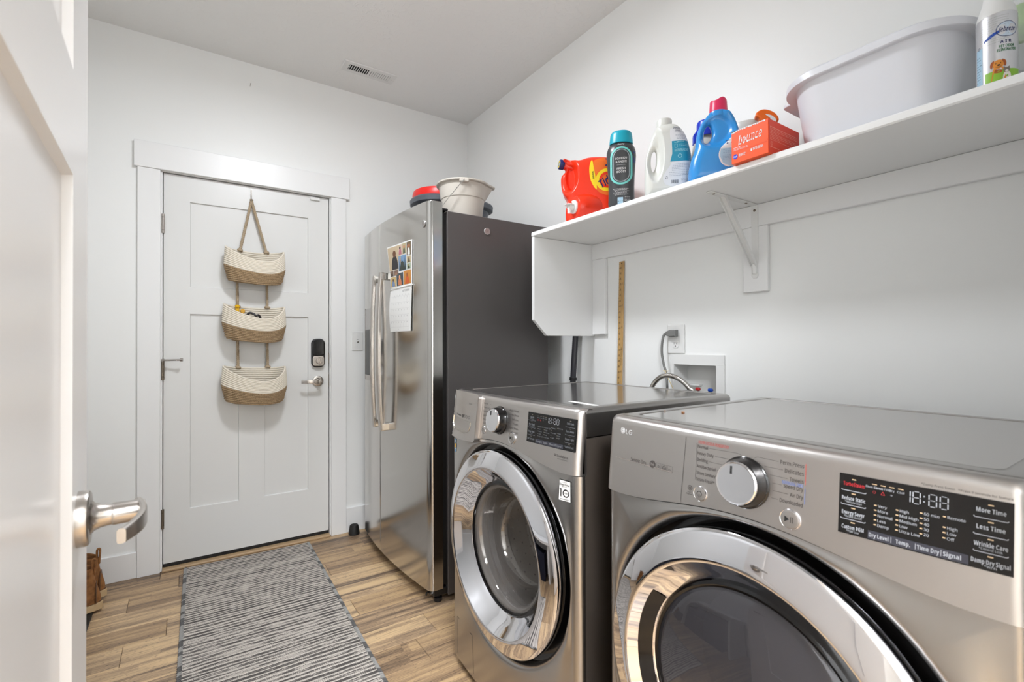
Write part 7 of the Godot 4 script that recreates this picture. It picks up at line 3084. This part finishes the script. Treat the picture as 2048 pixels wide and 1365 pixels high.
func wash_tub() -> void:
	var base := Vector3(-0.195, SHELF_TOP, 2.575)
	var o := thing("wash_tub", "large white plastic wash tub with a wide rim at the right end of the shelf", "tub", base)
	var g := Geo.new()
	var rings := []
	# half length (z), half depth (x), height, corner radius
	for s: Array in [[0.140, 0.120, 0.002, 0.07], [0.150, 0.130, 0.0006, 0.07], [0.155, 0.135, 0.006, 0.075], [0.168, 0.152, 0.100, 0.09], [0.177, 0.160, 0.158, 0.10], [0.179, 0.162, 0.163, 0.10], [0.198, 0.176, 0.162, 0.115], [0.2005, 0.1785, 0.164, 0.115], [0.2005, 0.1785, 0.180, 0.115], [0.197, 0.175, 0.184, 0.115], [0.180, 0.160, 0.183, 0.10], [0.170, 0.152, 0.175, 0.10], [0.150, 0.130, 0.008, 0.075], [0.10, 0.09, 0.006, 0.05], [0.0, 0.0, 0.006, 0.0]]:
		var ring := PackedVector3Array()
		if s[0] == 0.0:
			for k in 44:
				ring.append(Vector3(0, s[2], 0))
		else:
			for q in rrect(s[1] * 2, s[0] * 2, s[3], 10):
				# the rim rises a little in the middle of the long sides
				ring.append(Vector3(q.x, s[2], q.y))
		rings.append(ring)
	g.loft(rings, true, false)
	part("tub_body", g, M.tub_plastic, o, 40)
	for s: float in [-1.0, 1.0]:
		g = Geo.new()
		var lug := PackedVector2Array()
		for q in rrect(0.16, 0.040, 0.018, 5):
			lug.append(q)
		g.prism(lug, frame(Vector3(0.01, 0.172, s * 0.205), Vector3.RIGHT, Vector3.BACK, Vector3.DOWN), 0.010, 0.003, 2)
		part("tub_handle", g, M.tub_plastic, o, 40)
	# a smaller pale basin standing inside the tub, its rim showing above
	g = Geo.new()
	rings = []
	for s: Array in [[0.100, 0.092, 0.0008, 0.05], [0.108, 0.098, 0.004, 0.05], [0.150, 0.125, 0.185, 0.08], [0.160, 0.135, 0.198, 0.09], [0.162, 0.137, 0.203, 0.09], [0.158, 0.133, 0.205, 0.09], [0.146, 0.121, 0.186, 0.08], [0.104, 0.094, 0.008, 0.05], [0.0, 0.0, 0.006, 0.0]]:
		var ring := PackedVector3Array()
		if s[0] == 0.0:
			for k in 44:
				ring.append(Vector3(0.01, s[2] + 0.0075, -0.027))
		else:
			for q in rrect(s[1] * 2, s[0] * 2, s[3], 10):
				ring.append(Vector3(q.x + 0.010, s[2] + 0.0075 - (0.02 * smoothstep(0.02, 0.16, q.y) if s[2] > 0.1 else 0.0), q.y - 0.027))
		rings.append(ring)
	g.loft(rings, true, false)
	part("inner_basin", g, M.label_white, o, 40)
	# a soft clear refill bag standing behind, green at its foot
	base = Vector3(-0.075, SHELF_TOP, 2.835)
	o = thing("clear_bag", "crumpled clear plastic bag with a green strip, behind the spray can", "bag", base)
	g = Geo.new()
	var n := FastNoiseLite.new()
	n.seed = 6
	n.frequency = 1.0
	rings = []
	for i in 17:
		var s := i / 16.0
		var ring := PackedVector3Array()
		for k in 36:
			var a := TAU * k / 36
			var w := lerpf(0.085, 0.045, s * s) * (1.0 + 0.16 * n.get_noise_2d(cos(a) * 1.8 + 5.0, sin(a) * 1.8 + s * 3.0))
			ring.append(Vector3(cos(a) * w * 0.75, s * 0.40 + 0.002, sin(a) * w * 1.4))
		rings.append(ring)
	g.loft(rings, true, true)
	part("bag_film", g, M.clear_film, o, 40)
	g = Geo.new()
	var strip := []
	for i in [8, 9, 10]:
		var ring := PackedVector3Array()
		for q: Vector3 in rings[i]:
			ring.append(q * Vector3(0.97, 1, 0.97) + Vector3(0, 0.002, 0))
		strip.append(ring)
	g.loft(strip, true, false)
	part("green_strip", g, M.leaf_green, o, 50)


func spray_can() -> void:
	var fr := stand(-0.327, 2.8065, 90.0)
	var o := thing("air_freshener_can", "silver air freshener spray can with a dog and cat picture, rightmost on the shelf", "spray can", fr.origin)
	var lf := Transform3D(fr.basis, Vector3.ZERO)
	var r := 0.0305
	var g := Geo.new()
	g.lathe([Vector2(0, 0.002), Vector2(0.024, 0.002), Vector2(0.0285, 0.0), Vector2(0.0305, 0.0025), Vector2(r, 0.135), Vector2(0.0295, 0.141)], lf, 56)
	part("can_body", g, M.can_silver, o, 40)
	g = Geo.new()
	g.lathe([Vector2(0.0295, 0.1405), Vector2(0.0302, 0.142), Vector2(0.0285, 0.150), Vector2(0.0245, 0.162), Vector2(0.0205, 0.176), Vector2(0.0185, 0.192), Vector2(0.0182, 0.205), Vector2(0.015, 0.212), Vector2(0.0, 0.213)], lf, 48)
	g.box(lf * Vector3(0, 0.205, 0), Vector3(0.022, 0.018, 0.022), 0.004)
	part("spray_cap", g, M.white_plastic, o, 50)
	var on := func(lift: float) -> Callable: return func(q: Vector2) -> Vector3:
		var a := q.x / r
		return lf * Vector3(sin(a) * (r + lift), q.y, cos(a) * (r + lift))
	var t1: Callable = on.call(0.0002)
	var t2: Callable = on.call(0.0004)
	var t3: Callable = on.call(0.0006)
	var t4: Callable = on.call(0.0008)
	# dotted mist, two swarms
	g = Geo.new()
	for i in 26:
		for k in 12:
			var p := Vector2(-0.022 + i * 0.0020 + (k % 2) * 0.0010, 0.082 + k * 0.0046)
			var d := (p - Vector2(0.012, 0.103)).length()
			if d < 0.036 and d > 0.012 and absf(p.x - 0.002) < 0.022:
				ring2(g, t1, p, 0.0, 0.00055, 6)
	part("dotted_print", g, tint(Color(0.62, 0.66, 0.62)), o, 0)
	# grass and sky behind the animals, then the blue swoosh with the round name plate
	g = Geo.new()
	bar(g, t1, -0.012, 0.003, 0.046, 0.026, 14)
	var grass := part("grass_print", g, M.leaf_green, o, 60)
	g = Geo.new()
	cover(g, t1, PackedVector2Array([Vector2(-0.0135, 0.088), Vector2(0.004, 0.097), Vector2(0.010, 0.099), Vector2(0.010, 0.105), Vector2(0.002, 0.103), Vector2(-0.0135, 0.094)]), 6, 10)
	part("blue_swoosh", g, tint(Color(0.08, 0.28, 0.66)), o, 60)
	g = Geo.new()
	ring2(g, t1, Vector2(0.0215, 0.1045), 0.0, 0.0148, 32, 1.12)
	var plate := part("name_plate", g, tint(Color(0.78, 0.84, 0.90)), o, 60)
	g = Geo.new()
	ring2(g, t2, Vector2(0.0215, 0.1045), 0.0143, 0.0152, 32, 1.12)
	write(g, "febreze", t2, 0.0215, 0.1045, 0.0088, 0, 0.026, serif_bold, 0.22)
	for i in 3:
		write(g, "AIR"[i], t2, 0.0130 + i * 0.0062, 0.0805, 0.0056, 0, 0.0, sans_bold)
	part("navy_lettering", g, M.label_navy, plate, 0)
	g = Geo.new()
	write(g, "PET ODOR", t2, 0.0205, 0.0715, 0.0052, 0, 0.024, sans_bold)
	write(g, "ELIMINATOR", t2, 0.0210, 0.0645, 0.0052, 0, 0.030, sans_bold)
	part("green_lettering", g, M.text_green, o, 0)
	# back panel seen at the left edge
	g = Geo.new()
	bar(g, t1, -0.031, 0.004, -0.0165, 0.082, 6)
	var side := part("side_panel", g, M.label_pale_blue, o, 60)
	g = Geo.new()
	for i in 11:
		grey_lines(g, t2, -0.0295, -0.0175, 0.010 + i * 0.0055, 0.010 + i * 0.0055, 1, 0.0009)
	ring2(g, t2, Vector2(-0.0235, 0.083), 0.0018, 0.0027, 12)
	part("side_print", g, tint(Color(0.30, 0.36, 0.45)), side, 0)
	# a retriever's head and chest, a tabby beside it
	var gold := Geo.new()
	var rust := Geo.new()
	var ink := Geo.new()
	var d := Vector2(0.0075, 0.0375)
	patch(gold, t2, rounded([d + Vector2(-0.0085, -0.033), d + Vector2(0.010, -0.033), d + Vector2(0.0095, -0.018), d + Vector2(0.006, -0.006), d + Vector2(-0.006, -0.006), d + Vector2(-0.0085, -0.020)], 4))
	ring2(gold, t3, d, 0.0, 0.0088, 24, 0.95)
	for s: float in [-1.0, 1.0]:
		patch(rust, t4, rounded([d + Vector2(s * 0.0055, 0.0085), d + Vector2(s * 0.0100, 0.006), d + Vector2(s * 0.0115, -0.001), d + Vector2(s * 0.0095, -0.006), d + Vector2(s * 0.0075, 0.001)], 4))
		ring2(ink, t4, d + Vector2(s * 0.0033, 0.0020), 0.0, 0.0009, 8)
	patch(rust, t3, rounded([d + Vector2(-0.005, -0.016), d + Vector2(0.004, -0.017), d + Vector2(0.005, -0.012), d + Vector2(-0.004, -0.010)], 4))
	ring2(ink, t4, d + Vector2(0.0006, -0.0018), 0.0, 0.0017, 10, 1.3)
	stroke(ink, t4, [d + Vector2(-0.0035, -0.0045), d + Vector2(0.0005, -0.0062), d + Vector2(0.0042, -0.0045)], 0.0007)
	var dog := part("dog_print", gold, M.fur_gold, grass, 0)
	dog.name = "dog_print"
	part("dog_ears_print", rust, M.fur_rust, grass, 0)
	var cat := Geo.new()
	var c := Vector2(0.0195, 0.0240)
	ring2(cat, t3, c, 0.0, 0.0050, 16, 1.05)
	patch(cat, t3, PackedVector2Array([c + Vector2(-0.0048, 0.0015), c + Vector2(-0.0042, 0.0072), c + Vector2(-0.001, 0.0045)]))
	patch(cat, t3, PackedVector2Array([c + Vector2(0.0048, 0.0015), c + Vector2(0.001, 0.0045), c + Vector2(0.0042, 0.0072)]))
	part("cat_print", cat, M.fur_grey, grass, 0)
	cat = Geo.new()
	patch(cat, t3, rounded([c + Vector2(-0.005, -0.018), c + Vector2(0.006, -0.018), c + Vector2(0.0045, -0.005), c + Vector2(-0.0035, -0.005)], 4))
	ring2(cat, t4, c + Vector2(0, -0.0022), 0.0, 0.0024, 12, 1.1)
	part("cat_chest_print", cat, M.fur_white, grass, 0)
	for s: float in [-1.0, 1.0]:
		ring2(ink, t4, c + Vector2(s * 0.0019, 0.0010), 0.0, 0.0006, 8)
	part("face_print", ink, M.dark_ink, grass, 0)
